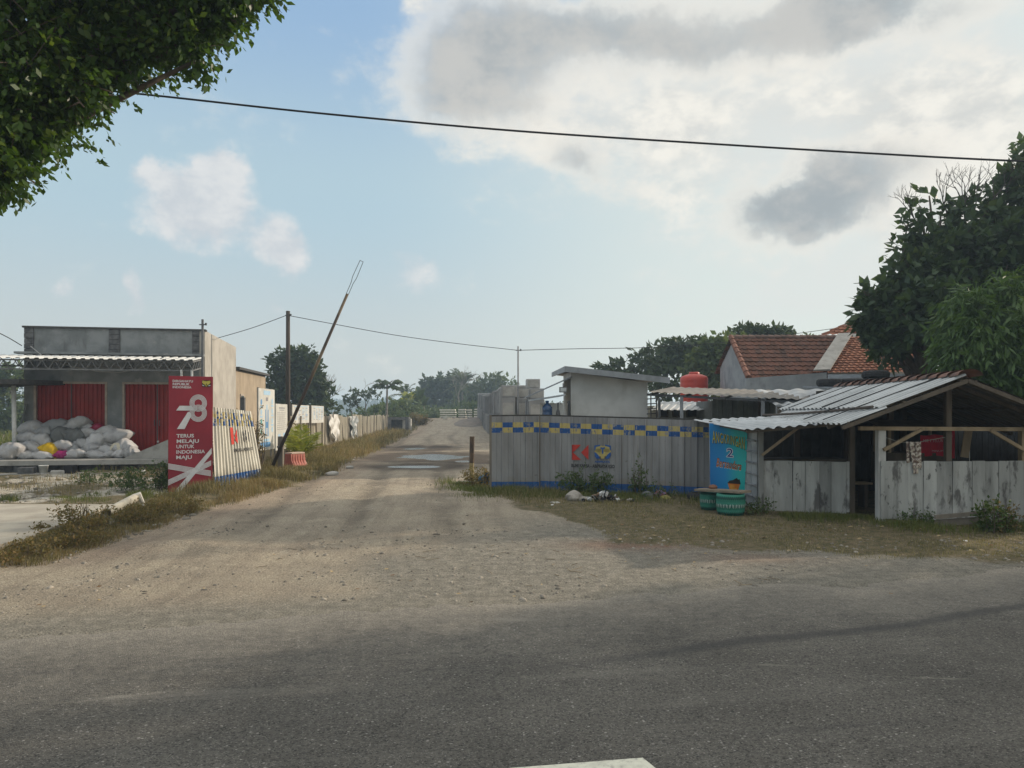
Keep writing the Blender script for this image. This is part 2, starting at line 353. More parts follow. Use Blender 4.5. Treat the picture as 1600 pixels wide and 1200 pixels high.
# ================================================================== GROUND
PITS = ((PX(676,27.8), 27.8, 1.75, 2.3), (PX(655,22.6), 22.6, .95, .75), (PX(724,25.2), 25.2, .45, .7), (PX(646,34.5), 34.5, .6, 1.0))
def ground():
    X = np.concatenate([-np.geomspace(17, 430, 34)[::-1], np.arange(-16.5, 16.5, .12), np.geomspace(17, 430, 34)])
    Y = np.concatenate([np.linspace(-55, -2, 12), np.arange(-1, 5.5, .5), np.arange(5.5, 20, .10), np.arange(20, 40, .22), np.arange(40, 110, .8), np.geomspace(111, 640, 34)])
    gx, gy = np.meshgrid(X, Y); x, y = gx.ravel(), gy.ravel()
    z = gz_v(x, y)
    n1 = fbm(x*.9, y*.9, 31)-.5; n2 = fbm(x*.35, y*.35, 41)-.5
    # ruts along the dirt road
    t = x+.07*y
    onroad = sstep(-.2, .4, x-x_lroad(y))*sstep(-.3, .6, y_rgrass(x)-y*(y < 16)-15*(y >= 16))
    rut = np.zeros_like(x)
    for c in (-3.3, -1.75, -.3): rut += np.exp(-((t-c-.25*np.sin(y*.21))/.22)**2)
    z -= .035*rut*sstep(9, 13, y)*(1-sstep(50, 70, y))
    # dirt heap at the road side, rubble unevenness
    z += .10*np.exp(-((x+4.1)/.75)**2-((y-9.6)/.5)**2)*(.6+fbm(x*5, y*5, 77))
    rub = sstep(-6.3, -7.2, x)*sstep(13.6, 14.3, y)*(1-sstep(20.5, 21.5, y))
    z += rub*.13*(fbm(x*2.6, y*2.6, 55)-.45)
    nx, ny = len(X), len(Y)
    idx = np.arange(nx*ny).reshape(ny, nx)
    Fc = np.stack([idx[:-1, :-1], idx[:-1, 1:], idx[1:, 1:], idx[1:, :-1]], -1).reshape(-1, 4)
    # zones
    gl = sstep(.25, -.25, x-x_lroad(y)+n1*.9)*sstep(8.6, 9.6, y)
    gr = sstep(-.6, .9, (y-y_rgrass(x))/1.0+n1*2.2)*sstep(-3.4, -2.9, t)*(x > -6)*(1-sstep(17.5, 20, y+n1*3)*sstep(8, 3, x))
    far = np.clip(sstep(30, 60, np.abs(x))+sstep(100, 130, y), 0, 1)
    grass = np.clip(gl+gr+far, 0, 1)
    inR = (x > x_lroad(y))*(y > y_edge(x))
    grey = np.clip(sstep(.2, -.3, n2*2+(x+1.2)*-.25)*sstep(13.5, 10.5, y)+sstep(1.1, .2, y-y_edge(x)), 0, 1)
    wet = np.zeros_like(x)
    for px, py, D, rx, ry in ((675,713,27.5,2.6,3.4),(655,728,22.4,1.4,1.3),(725,720,25,1.0,1.5),(646,699,34.5,1.8,3)):
        wet = np.maximum(wet, np.exp(-((x-PX(px, D))/rx)**2-((y-D)/ry)**2))
    pit = np.zeros_like(x); near = np.zeros_like(x)
    for (cx_, cy_, rx, ry) in PITS:
        r2 = ((x-cx_)/rx)**2+((y-cy_)/ry)**2
        pit = np.maximum(pit, 1.15*np.exp(-r2*1.1)); near = np.maximum(near, np.exp(-r2*.35))
    z0 = base_h(x, y)
    zz_ = z0-.055*pit+.05*(fbm(x*1.6, y*.75, 123, 4)-.42)
    k_ = np.clip(near*1.6, 0, 1); z = z*(1-k_)+np.maximum(zz_, z0-.06)*k_
    wet = np.clip(wet*2.2+n1*.9, 0, 1)*(wet > .05)
    rutc = np.clip(rut, 0, 1)*sstep(9, 13, y)*(1-sstep(55, 70, y))*np.clip(.3+1.2*fbm(x*.7, y*.35, 21), 0, 1)
    V = np.stack([x, y, z], 1)
    red = np.exp(-((x-1.6)/.8)**2-((y-9.9)/.35)**2)+.5*np.exp(-((x-2.8)/.7)**2-((y-9.0)/.3)**2)+.35*sstep(-.6, .2, x-x_lroad(y))*sstep(1.6, .2, x-x_lroad(y))*sstep(8, 9.5, y)
    rub2 = np.clip(rub*(.55+n1*2.2), 0, 1)
    m, nt, b = new_mat("ground_soil")
    pos = nt.nodes.new('ShaderNodeNewGeometry').outputs['Position']
    a1 = N(nt, 'ShaderNodeSeparateColor', N(nt, 'ShaderNodeAttribute', _attribute_name='zone').outputs[0])
    a2 = N(nt, 'ShaderNodeSeparateColor', N(nt, 'ShaderNodeAttribute', _attribute_name='zone_b').outputs[0])
    nb = noise(nt, pos, .9, 8, .62); nm = noise(nt, pos, 7, 7, .65); nf = noise(nt, pos, 55, 5, .7)
    strk = noise(nt, vm(nt, 'MULTIPLY', vm(nt, 'ADD', pos, N(nt, 'ShaderNodeCombineXYZ', mth(nt, 'MULTIPLY', N(nt, 'ShaderNodeSeparateXYZ', pos).outputs[1], .07), 0., 0.).outputs[0]).outputs[0], (3.2, .22, 1)).outputs[0], 1.6, 6, .6)
    dirt = mixc(nt, ss(nt, nb, .33, .68), (.44,.375,.28), (.33,.28,.215))
    dirt = mixc(nt, mth(nt, 'MULTIPLY', ss(nt, strk, .45, .62), .42), dirt, (.235,.195,.15))
    n3 = noise(nt, pos, 2.6, 8, .7)
    dirt = mixc(nt, mth(nt, 'MULTIPLY', ss(nt, n3, .54, .68), .45), dirt, (.22,.19,.15))
    dirt = mixc(nt, mth(nt, 'MULTIPLY', ss(nt, n3, .44, .34), .45), dirt, (.44,.39,.31))
    dirt = mixc(nt, mth(nt, 'MULTIPLY', ss(nt, nm, .5, .72), .45), dirt, (.43,.36,.27))
    dirt = mixc(nt, mth(nt, 'MULTIPLY', a2.outputs[0], .9), dirt, mixc(nt, ss(nt, nm, .4, .65), (.215,.20,.165), (.31,.285,.235)))
    dirt = mixc(nt, mth(nt, 'MULTIPLY', a2.outputs[1], .6), dirt, (.26,.13,.08))
    dirt = mixc(nt, mth(nt, 'MULTIPLY', a1.outputs[2], .92), dirt, mixc(nt, nm, (.06,.05,.042), (.11,.09,.072)))
    dirt = mixc(nt, mth(nt, 'MULTIPLY', a2.outputs[2], mth(nt, 'MULTIPLY', ss(nt, n3, .25, .55), .75)), dirt, (.175,.148,.114))
    soil = mixc(nt, ss(nt, nm, .35, .65), (.215,.17,.105), (.12,.11,.06))
    lime = mixc(nt, ss(nt, nm, .35, .62), (.62,.57,.48), (.34,.30,.23))
    col = mixc(nt, ss(nt, mth(nt, 'ADD', a1.outputs[0], mth(nt, 'MULTIPLY', mth(nt, 'SUBTRACT', nm, .5), .9)), .3, .7), dirt, soil)
    col = mixc(nt, ss(nt, mth(nt, 'ADD', a1.outputs[1], mth(nt, 'MULTIPLY', mth(nt, 'SUBTRACT', nm, .5), 1.2)), .35, .6), col, lime)
    col = mixc(nt, 1.0, col, N(nt, 'ShaderNodeCombineColor', *([ss(nt, nf, .28, .72, .5, 1.42)]*3)).outputs[0], 'MULTIPLY')
    put(nt, b.inputs['Base Color'], col); b.inputs['Roughness'].default_value = .95; b.inputs['Specular IOR Level'].default_value = .1
    hh = mth(nt, 'ADD', mth(nt, 'MULTIPLY', nm, .6), mth(nt, 'MULTIPLY', nf, .35))
    bumpn(nt, b, hh, 1.0, .10)
    o = np_mesh("ground", V, Fc, m, smooth=True); o['kind'] = 'structure'
    for nme, arr in (("zone", (grass, rub2, wet)), ("zone_b", (grey, red, rutc))):
        ca = o.data.color_attributes.new(nme, 'FLOAT_COLOR', 'POINT')
        ca.data.foreach_set('color', np.stack([*arr, np.ones_like(x)], 1).astype(np.float32).ravel())
    # asphalt sheet with a ragged far edge
    X = np.concatenate([-np.geomspace(12.1, 200, 30)[::-1], np.arange(-12, 12.01, .04), np.geomspace(12.1, 200, 30)])
    rag = .5*(fbm(X*.9, X*0, 88)-.5)+.32*(fbm(X*4, X*0, 89)-.5)+.16*(fbm(X*15, X*0, 90)-.5)
    top = y_edge(X)+rag; bot = y_edge(X)-6.9
    rows = np.concatenate([np.linspace(0, .9, 8), [.95, .98, 1.0]])
    Yv = bot[None]+(top-bot)[None]*rows[:, None]; Xv = np.repeat(X[None], len(rows), 0)
    Zv = np.where(rows[:, None] > .99, -.012, .004)+Xv*0
    V = np.stack([Xv.ravel(), Yv.ravel(), Zv.ravel()], 1); ny, nx = Xv.shape; idx = np.arange(nx*ny).reshape(ny, nx)
    Fc = np.stack([idx[:-1, :-1], idx[:-1, 1:], idx[1:, 1:], idx[1:, :-1]], -1).reshape(-1, 4)
    m, nt, b = new_mat("asphalt")
    pos = nt.nodes.new('ShaderNodeNewGeometry').outputs['Position']
    ed = N(nt, 'ShaderNodeSeparateColor', N(nt, 'ShaderNodeAttribute', _attribute_name='dust').outputs[0]).outputs[0]
    v1 = N(nt, 'ShaderNodeTexVoronoi', Vector=pos, Scale=115.0); vs_ = N(nt, 'ShaderNodeSeparateColor', v1.outputs['Color']).outputs[0]; vo = v1.outputs['Distance']
    v2 = N(nt, 'ShaderNodeTexVoronoi', Vector=pos, Scale=48.0); vs2 = N(nt, 'ShaderNodeSeparateColor', v2.outputs['Color']).outputs[0]
    nm = noise(nt, pos, 1.1, 7, .6); n9 = noise(nt, pos, 9, 6, .65); n30 = noise(nt, pos, 38, 4, .7); nl = noise(nt, pos, .33, 5, .6)
    col = mixc(nt, ss(nt, n30, .3, .7), (.078,.072,.062), (.130,.120,.102))
    col = mixc(nt, mth(nt, 'MULTIPLY', ss(nt, vs_, .72, .95), ss(nt, vo, .62, .30)), col, (.22,.205,.18))
    col = mixc(nt, mth(nt, 'MULTIPLY', ss(nt, vs2, .90, .97), ss(nt, v2.outputs['Distance'], .45, .25)), col, (.30,.28,.25))
    col = mixc(nt, mth(nt, 'MULTIPLY', ss(nt, vs_, .22, .05), .8), col, (.022,.021,.020))
    col = mixc(nt, 1., col, N(nt, 'ShaderNodeCombineColor', *([mth(nt, 'MULTIPLY', ss(nt, nm, .3, .7, .86, 1.14), ss(nt, nl, .35, .65, .9, 1.1))]*3)).outputs[0], 'MULTIPLY')
    rp = N(nt, 'ShaderNodeVectorRotate', Vector=pos, Axis=(0,0,1), Angle=-.16, _rotation_type='AXIS_ANGLE').outputs[0]
    lx = vm(nt, 'MULTIPLY', rp, (.28, 3.2, 1)).outputs[0]
    band = noise(nt, lx, 1.0, 6, .6)
    col = mixc(nt, mth(nt, 'MULTIPLY', ss(nt, band, .54, .72), .35), col, (.19,.175,.15))
    col = mixc(nt, mth(nt, 'MULTIPLY', ss(nt, band, .44, .3), .4), col, (.040,.039,.038))
    # worn cracks wandering over part of the surface
    wv = vm(nt, 'ADD', pos, vm(nt, 'MULTIPLY', vm(nt, 'SUBTRACT', N(nt, 'ShaderNodeTexNoise', Vector=pos, Scale=2.2, Detail=5.0).outputs[1], (.5,.5,.5)).outputs[0], (.5,.5,0)).outputs[0]).outputs[0]
    ck = N(nt, 'ShaderNodeTexVoronoi', Vector=wv, Scale=.55, _feature='DISTANCE_TO_EDGE').outputs['Distance']
    col = mixc(nt, mth(nt, 'MULTIPLY', mth(nt, 'MULTIPLY', ss(nt, ck, .010, .003), ss(nt, nl, .46, .56)), .3), col, (.022,.021,.02))
    dd = mth(nt, 'ADD', ed, mth(nt, 'ADD', mth(nt, 'MULTIPLY', mth(nt, 'SUBTRACT', n9, .5), .9), mth(nt, 'MULTIPLY', mth(nt, 'SUBTRACT', nm, .5), .35)))
    col = mixc(nt, mth(nt, 'MULTIPLY', ss(nt, dd, .12, 1.1), .92), col, mixc(nt, 1., mixc(nt, n9, (.19,.172,.14), (.28,.25,.205)), N(nt, 'ShaderNodeCombineColor', *([ss(nt, noise(nt, pos, 55, 5, .7), .28, .72, .5, 1.42)]*3)).outputs[0], 'MULTIPLY'))
    # a dark tyre mark sweeping in from the right and pale scuffs
    sp = N(nt, 'ShaderNodeSeparateXYZ', pos)
    ln = mth(nt, 'SUBTRACT', sp.outputs[1], mth(nt, 'ADD', mth(nt, 'MULTIPLY', sp.outputs[0], .37), 5.08))
    ln = mth(nt, 'ADD', ln, mth(nt, 'MULTIPLY', mth(nt, 'SUBTRACT', noise(nt, pos, .5, 3), .5), .35))
    mk = mth(nt, 'MULTIPLY', ss(nt, mth(nt, 'ABSOLUTE', ln), .14, .02), ss(nt, sp.outputs[0], -.4, 1.6))
    col = mixc(nt, mth(nt, 'MULTIPLY', mk, .6), col, (.04,.04,.04))
    for (cx_, cy_, an, L_, w_) in ((-2.35,4.62,.33,.42,.035),(.0,6.35,-.1,.30,.10),(1.8,5.2,-.12,.30,.03),(2.7,4.95,-.1,.30,.03)):
        q = vm(nt, 'SUBTRACT', pos, (cx_, cy_, 0)).outputs[0]
        q = N(nt, 'ShaderNodeVectorRotate', Vector=q, Axis=(0,0,1), Angle=-an, _rotation_type='AXIS_ANGLE').outputs[0]
        q = vm(nt, 'MULTIPLY', q, (1/L_, 1/w_, 0)).outputs[0]
        e_ = mth(nt, 'MULTIPLY', ss(nt, mth(nt, 'ADD', vm(nt, 'LENGTH', q).outputs['Value'], mth(nt, 'MULTIPLY', mth(nt, 'SUBTRACT', n9, .5), 3.4)), 1.0, .0), .38)
        col = mixc(nt, e_, col, (.30,.275,.23))
    put(nt, b.inputs['Base Color'], col); b.inputs['Roughness'].default_value = .85; b.inputs['Specular IOR Level'].default_value = .22
    bumpn(nt, b, mth(nt, 'ADD', mth(nt, 'MULTIPLY', vo, -1.0), mth(nt, 'MULTIPLY', n30, 1.2)), .7, .010)
    o = np_mesh("asphalt_road", V, Fc, m, smooth=True); o['kind'] = 'structure'
    ca = o.data.color_attributes.new("dust", 'FLOAT_COLOR', 'POINT')
    dist = np.repeat((rows*6.9-6.9)[:, None]*0, nx, 1)+(top[None]-Yv)
    dst = .62*np.exp(-(dist/.5)).ravel()+.55*np.exp(-dist/2.3).ravel()
    ca.data.foreach_set('color', np.stack([dst]*3+[dst*0+1], 1).astype(np.float32).ravel())
    # broken white centre line
    mb = MB(); a = .15
    for k in range(-6, 7):
        x1 = .645+k*5.0; x0 = x1-2.0
        for (xa, xb) in ((x0, x1),):
            n = 16
            for i in range(n):
                u0, u1 = xa+(xb-xa)*i/n, xa+(xb-xa)*(i+1)/n
                yc = lambda u: 3.79+2.04*math.tanh(u/12)-2.04*math.tanh(.645/12)
                mb.add([(u0, yc(u0)-.13, .008), (u1+.05*(i == n-1)-.0, yc(u1)-.13, .008), (u1, yc(u1), .008), (u0, yc(u0), .008)], [(0,1,2,3)])
    o = mb.build("road_marking", M("road_paint", (.66,.64,.52), (.56,.54,.44), 20, rough=.7, stains=[((.15,.14,.13), 40, .56, .7, (1,1,1), .6)], coord='Object')); o['kind'] = 'structure'
ground()

# puddles
water = new_mat("muddy_water"); water[2].inputs['Base Color'].default_value = (.05,.042,.032,1); water[2].inputs['Roughness'].default_value = .17; water[2].inputs['Specular IOR Level'].default_value = .9
bumpn(water[1], water[2], noise(water[1], objvec(water[1])[0], 5, 4), .07, .02)
def puddle(cx_, cy_, rx, ry):
    z = float(base_h(cx_, cy_))-.030
    pts = [(cx_+rx*math.cos(k*math.pi/24), cy_+ry*math.sin(k*math.pi/24), z) for k in range(48)]
    o = MB().add(pts, [tuple(range(48))]).build("puddle", water[0], origin=(cx_, cy_, z)); o['kind'] = 'structure'
for q in PITS: puddle(*q)

# ================================================================== FOLIAGE HELPERS
def leaf_arrays(twigs, k, ls, lw, rg, droop=.2, spread=.9, tl=.4):
    """twigs: (n,3) start, (n,3) dir. Returns V,F of rhombic leaves, k per twig."""
    st, dr = twigs; n = len(st)
    t = rg.random((n, k))*.95+.05
    pos = st[:, None]+dr[:, None]*(t*tl)[..., None]+rg.normal(0, .12*tl, (n, k, 3))
    ld = dr[:, None]*.6+rg.normal(0, spread*.6, (n, k, 3)); ld[..., 2] -= droop
    ld /= np.linalg.norm(ld, axis=-1, keepdims=True)
    up = rg.normal(0, .6, (n, k, 3)); up[..., 2] += .7
    sd = np.cross(ld, up); sd /= np.linalg.norm(sd, axis=-1, keepdims=True)+1e-6
    s = (ls*(.42+1.05*rg.random((n, k))))[..., None]
    p0 = pos; p2 = pos+ld*s; pm = pos+ld*s*.45; w = s*(lw/ls)*.5
    V = np.stack([p0, pm+sd*w, p2, pm-sd*w], 2).reshape(-1, 3)
    return V, np.arange(len(V)).reshape(-1, 4)
def blob_twigs(blobs, rg, out=.7, droop=.15, fill=.55):
    S, D = [], []
    for (c, r, n) in blobs:
        r = np.array(r if isinstance(r, (tuple, list)) else (r, r, r), float); n = int(n)
        d = rg.normal(size=(n, 3)); d /= np.linalg.norm(d, axis=1, keepdims=True)
        rad = fill+(1-fill)*rg.random((n, 1))**.6
        S.append(np.array(c)+d*r*rad)
        q = d*out+rg.normal(0, .6, (n, 3)); q[:, 2] -= droop; q /= np.linalg.norm(q, axis=1, keepdims=True); D.append(q)
    return np.concatenate(S), np.concatenate(D)
def limb(mb, a, b, r0, r1, bend=.12, n=6, rr=random, sag=0.):
    a, b = Vector(a), Vector(b); L = (b-a).length; o = Vector((rr.uniform(-1,1), rr.uniform(-1,1), rr.uniform(-.3,.6)))*L*bend
    path = [a.lerp(b, i/n)+o*math.sin(math.pi*i/n)+Vector((0,0,-sag*math.sin(math.pi*i/n))) for i in range(n+1)]
    mb.tube(path, [r0+(r1-r0)*i/n for i in range(n+1)], 7); return path
def bark(name, c=(.13,.10,.075)): return M(name, c, tuple(x*.55 for x in c), 9, rough=.95, bump=.5, bscale=25, stretch=(1,1,.35))
BARK = bark("tree_bark"); BARK2 = bark("pale_bark", (.28,.25,.21))
def tree(name, label, base, blobs, leaf, k=7, ls=.12, lw=.06, tr=.2, seed=1, trunk_to=None, group=None, bark_m=None, droop=.2, tl=.4, out=.7, fill=.55, forks=None, cat='tree', bend=.1, twig_sticks=0):
    rg = np.random.default_rng(seed); rr = random.Random(seed)
    b = Vector(base); t = T(name, label, cat, base, group=group)
    cs = [Vector(c) for c, r, n in blobs]
    top = Vector(trunk_to) if trunk_to else Vector((b.x*.6+sum(c.x for c in cs)/len(cs)*.4, b.y*.6+sum(c.y for c in cs)/len(cs)*.4, b.z+(min(c.z for c in cs)-b.z)*.75))
    mb = MB(); path = limb(mb, b-Vector((0,0,.1)), top, tr, tr*.6, .05, 8, rr)
    for c in cs:
        a = path[rr.randint(5, 8)]
        limb(mb, a, c, tr*.42, tr*.08, bend, 6, rr)
    tw = blob_twigs(blobs, rg, out, droop*.6, fill)
    if twig_sticks:
        m2 = mb
        ii = rg.choice(len(tw[0]), min(twig_sticks, len(tw[0])), replace=False)
        for i in ii:
            p = Vector(tw[0][i]); d = Vector(tw[1][i]); m2.tube([p-d*tl*1.2, p, p+d*tl], [tl*.03, tl*.02, tl*.008], 4)
    mb.build("trunk", bark_m or BARK, t, smooth=True)
    V, Fc = leaf_arrays(tw, k, ls, lw, rg, droop, .9, tl)
    np_mesh("crown", V, Fc, leaf, t)
    return t
def bare_branches(mb, a, d, L, r, depth, rr, spread=.55, up=.15):
    a = Vector(a); d = Vector(d).normalized(); e = a+d*L
    mid = a.lerp(e, .5)+Vector((rr.uniform(-1,1), rr.uniform(-1,1), rr.uniform(-1,1)))*L*.06
    mb.tube([a, mid, e], [r, r*.85, r*.65], 5, cap=False)
    if depth == 0: return
    for i in range(rr.choice((2, 2, 3))):
        q = (d+Vector((rr.uniform(-1,1), rr.uniform(-1,1), rr.uniform(-1,1)+up))*spread*1.3).normalized()
        bare_branches(mb, a.lerp(e, rr.uniform(.65, 1)), q, L*rr.uniform(.6, .85), r*.6, depth-1, rr, spread, up)
def shrub(name, label, base, w, h, n, ls, leaf, seed, group=None, lw=None, k=8, stems=14, cat='shrub', dep=None):
    rg = np.random.default_rng(seed); rr = random.Random(seed)
    t = T(name, label, cat, base, group=group); b = Vector(base); mb = MB(); S, D = [], []
    per = max(1, n//stems)
    for i in range(stems):
        a = rr.uniform(0, 6.283); q = rr.uniform(.1, 1)**.6
        root = b+Vector((math.cos(a)*q*w*.33, math.sin(a)*q*(dep or w)*.33, -.03))
        tip = b+Vector((math.cos(a)*q*w*.5, math.sin(a)*q*(dep or w)*.5, h*(1-.45*q*q)*rr.uniform(.65, 1.05)))
        path = limb(mb, root, tip, max(.004, h*.012), .0025, .1, 5, rr)
        for j in range(per):
            f = rr.uniform(.12, 1); p = root.lerp(tip, f)+Vector((rr.gauss(0, w*.05), rr.gauss(0, w*.05), rr.gauss(0, h*.03)))
            dd = (tip-root).normalized()*.4+Vector((rr.gauss(0,.6), rr.gauss(0,.6), rr.gauss(0.1,.4)))
            S.append(p); D.append(dd.normalized())
    mb.build("stems", BARK, t)
    V, Fc = leaf_arrays((np.array(S), np.array(D)), k, ls, lw or ls*.5, rg, .1, .9, ls*2.5)
    np_mesh("leaves", V, Fc, leaf, t); return t

def blades(name, x, y, h, w, mat, rg, lean=.45, bz=None):
    n = len(x); z = gz_v(x, y)-.01 if bz is None else bz
    a = rg.random(n)*6.283; ln = np.abs(rg.normal(0, lean, n)); la = rg.random(n)*6.283
    dx, dy = np.cos(a)*w*.5, np.sin(a)*w*.5
    lx, ly = np.cos(la)*ln, np.sin(la)*ln
    b = np.stack([x, y, z], 1); s = np.stack([dx, dy, 0*dx], 1)
    mpt = b+np.stack([lx*h*.35, ly*h*.35, h*.6], 1); tip = b+np.stack([lx*h, ly*h, h*(1-.25*ln)], 1)
    V = np.stack([b-s, b+s, mpt+s*.7, mpt-s*.7, tip], 1).reshape(-1, 3)
    i = np.arange(n)[:, None]*5
    Fc = np.concatenate([i+np.array([[0,1,2]]), i+np.array([[0,2,3]]), i+np.array([[3,2,4]])], 0)
    o = np_mesh(name, V, Fc, mat); o['kind'] = 'stuff'; return o

G_DRY = leafmat("dry_grass_blades", [(.27,.20,.105), (.20,.135,.065), (.33,.27,.155), (.12,.12,.05), (.11,.085,.045), (.19,.17,.085)], .25, .8, .9, .1)
G_MIX = leafmat("short_grass_blades", [(.26,.21,.11), (.13,.13,.05), (.34,.28,.16), (.17,.155,.07), (.09,.10,.035), (.28,.22,.13)], .25, .8, .7, .1)
G_GRN = leafmat("green_grass_blades", [(.06,.10,.025), (.10,.13,.035), (.16,.16,.06), (.05,.08,.02)], .3, .7, .9, .15)
def verge_grass():
    rg = np.random.default_rng(3)
    # left verge: strip between road edge and the fence / slab
    xs, ys = [], []
    for (y0, y1, n) in ((8.6, 14, 26000), (14, 22, 30000), (22, 40, 20000), (40, 62, 9000), (62, 90, 5000)):
        y = y0+(y1-y0)*rg.random(n); d = rg.random(n)
        width = np.interp(y, [8, 9.5, 13, 15, 24, 60, 90], [1.3, 1.0, 1.2, 1.6, 2.3, 3.6, 3.5])
        x = x_lroad(y)-d*width+.15+.5*(fbm(y*.8, y*0, 99)-.35)*(1-d)
        keep = rg.random(n) < np.clip(1.9*(fbm(x*1.4, y*1.4, 61)-.36)*2.6, .03, 1)*(sstep(0, .25, d)*.85+.15)
        xs.append(x[keep]); ys.append(y[keep])
    # weeds among the limestone rubble and around the banner
    n = 2600; y = 9+16*rg.random(n); c_ = rg.integers(0, 26, n); yc = np.linspace(9, 27, 26)[c_]; y = yc+rg.normal(0, .14, n); x = x_lroad(yc)-.25-.9*np.abs(np.sin(c_*12.9))+rg.normal(0, .13, n); xs.append(x); ys.append(y)
    n = 9000; y = 13.8+6.5*rg.random(n); x = -7.0-8*rg.random(n); keep = fbm(x*.8, y*.8, 71) > .56; xs.append(x[keep]); ys.append(y[keep])
    x, y = np.concatenate(xs), np.concatenate(ys)
    hh = (.05+.34*np.clip(fbm(x*.9, y*.9, 62)*1.5-.36, 0, 1.2)*rg.random(len(x))**.7+.05*rg.random(len(x)))*np.interp(y, [8, 12, 16, 30, 90], [.45, .6, 1.1, 1.5, 2.0])
    blades("dry_grass", x, y, hh, np.interp(y, [8, 20, 60, 90], [.006, .010, .03, .05]), G_DRY, rg)
    # right-hand short grass
    n = 90000; x = -1.0+13*rg.random(n); y = 8.8+9.5*rg.random(n)
    dd = y-y_rgrass(x); f = fbm(x*1.1, y*1.1, 65)
    keep = (dd > -.1+(f-.5)*1.4)*(rg.random(n) < np.clip((f-.25)*2.6, .06, 1))*((y < 13.0) | (x < 4))
    x, y, f = x[keep], y[keep], f[keep]
    nearf = sstep(13.0, 15.5, y)
    blades("roadside_grass", x, y, (.025+.07*f*rg.random(len(x)))*(1+2.4*nearf), .007+0*x, G_MIX, rg, .7)
    # greener tufts along the foot of walls
    xs, ys = [], []
    for (a, b_, n, wdt) in (((-.9,15.9),(3.8,14.6),9000,.45), ((3.9,12.6),(5.6,12.2),3500,.28), ((5.6,11.6),(8.6,11.4),5200,.4), ((-1.3,18),(-.6,15.6),2500,.5), ((-8.6,15.6),(-6.9,15.0),3000,.5), ((-12,14.2),(-8,14.6),2500,.3)):
        t = rg.random(n); x = a[0]+(b_[0]-a[0])*t+rg.normal(0, wdt*.5, n); y = a[1]+(b_[1]-a[1])*t-np.abs(rg.normal(0, wdt, n))
        keep = fbm(x*1.7, y*1.7, 66) > .42; xs.append(x[keep]); ys.append(y[keep])
    x, y = np.concatenate(xs), np.concatenate(ys)
    blades("green_grass", x, y, .05+.2*rg.random(len(x))*fbm(x*1.3, y*1.3, 68), .008+0*x, G_GRN, rg, .6)
    # far fields on the left
    n = 16000; y = 22+150*rg.random(n)**1.6; x = -.24*y-4-rg.random(n)*(.45*y+8)
    blades("field_grass", x, y, .3+.7*rg.random(n)*fbm(x*.2, y*.2, 69)+.0, .04+.0006*y, G_GRN, rg, .5)
verge_grass()

# loose stones over the dirt
def stones():
    rg = np.random.default_rng(11)
    ico = bmesh.new(); bmesh.ops.create_icosphere(ico, subdivisions=1, radius=1); iv = np.array([v.co[:] for v in ico.verts]); jf = np.array([[v.index for v in f.verts] for f in ico.faces]); ico.free()
    P_, s_ = [], []
    def sc_(n, fx, fy, s0, s1, thr=0, sd=0):
        x, y = fx(rg.random(n)), fy(rg.random(n)); k = fbm(x*1.2, y*1.2, 81+sd) > thr; x, y = x[k], y[k]
        P_.append(np.stack([x, y, gz_v(x, y)], 1)); s_.append(s0+(s1-s0)*rg.random(len(x))**3)
    sc_(3200, lambda r: -6+13*r, lambda r: 7.0+4.5*r, .006, .03, .5)
    sc_(2600, lambda r: -6+14*r, lambda r: 5.6+3.4*r, .004, .016, .45, 5)
    sc_(420, lambda r: -5+5*r, lambda r: 10+8*r, .006, .028, .52, 1)
    sc_(500, lambda r: -4.9+1.7*r, lambda r: 9.1+1.1*r, .008, .04)
    sc_(900, lambda r: -14+7.2*r, lambda r: 13.9+6*r, .02, .09, .45, 2)
    sc_(300, lambda r: 4.8+6*r, lambda r: 9.5+1.6*r, .01, .035, .5, 3)
    sc_(260, lambda r: -6.2+1.1*r, lambda r: 9+4*r, .02, .07, .4, 4)
    p, s = np.concatenate(P_), np.concatenate(s_); n = len(p)
    R = rg.normal(size=(n, 1, 3))*.25+1; vv = iv[None]*R*(1+rg.normal(0, .12, (n, 12, 1)) if len(iv) == 12 else R)
    V = p[:, None]+vv*s[:, None, None]*np.array([1, 1, .65])
    Fc = (np.arange(n)[:, None, None]*len(iv)+jf[None]).reshape(-1, 3)
    o = np_mesh("gravel", V.reshape(-1, 3), Fc, M("gravel_stone", (.31,.275,.225), (.19,.17,.14), 3, isl=.7, rough=.95)); o['kind'] = 'stuff'
stones()
# ================================================================== LEFT SIDE
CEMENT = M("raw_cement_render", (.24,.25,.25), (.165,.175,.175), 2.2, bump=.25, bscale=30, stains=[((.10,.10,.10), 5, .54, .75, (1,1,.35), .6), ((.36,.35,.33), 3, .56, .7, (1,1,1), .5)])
CEMENT_SIDE = M("sunlit_cement_render", (.40,.375,.335), (.31,.29,.255), 1.6, bump=.25, bscale=28, stains=[((.22,.20,.17), 3, .52, .74, (1,1,.25), .6), ((.50,.47,.41), 5, .6, .72, (1,1,.6), .5)])  # same cement as the front, coloured lighter for the sunlit side
ROUGHBLOCK = M("rough_block", (.13,.13,.13), (.07,.07,.072), 7, bump=.8, bscale=18)
DARKEDGE = M("dark_coping", (.05,.05,.05), (.08,.075,.07), 8)
CONCRETE = M("concrete", (.36,.345,.315), (.27,.26,.235), 2.5, bump=.25, bscale=30, stains=[((.16,.15,.13), 4, .55, .72, (1,1,1), .55)])
SLABTOP = M("worn_concrete_slab", (.41,.37,.295), (.31,.275,.22), 1.4, bump=.2, bscale=20, stains=[((.27,.22,.16), 2.2, .52, .7, (1,1,1), .55), ((.20,.18,.15), 14, .62, .72, (1,1,1), .5)])
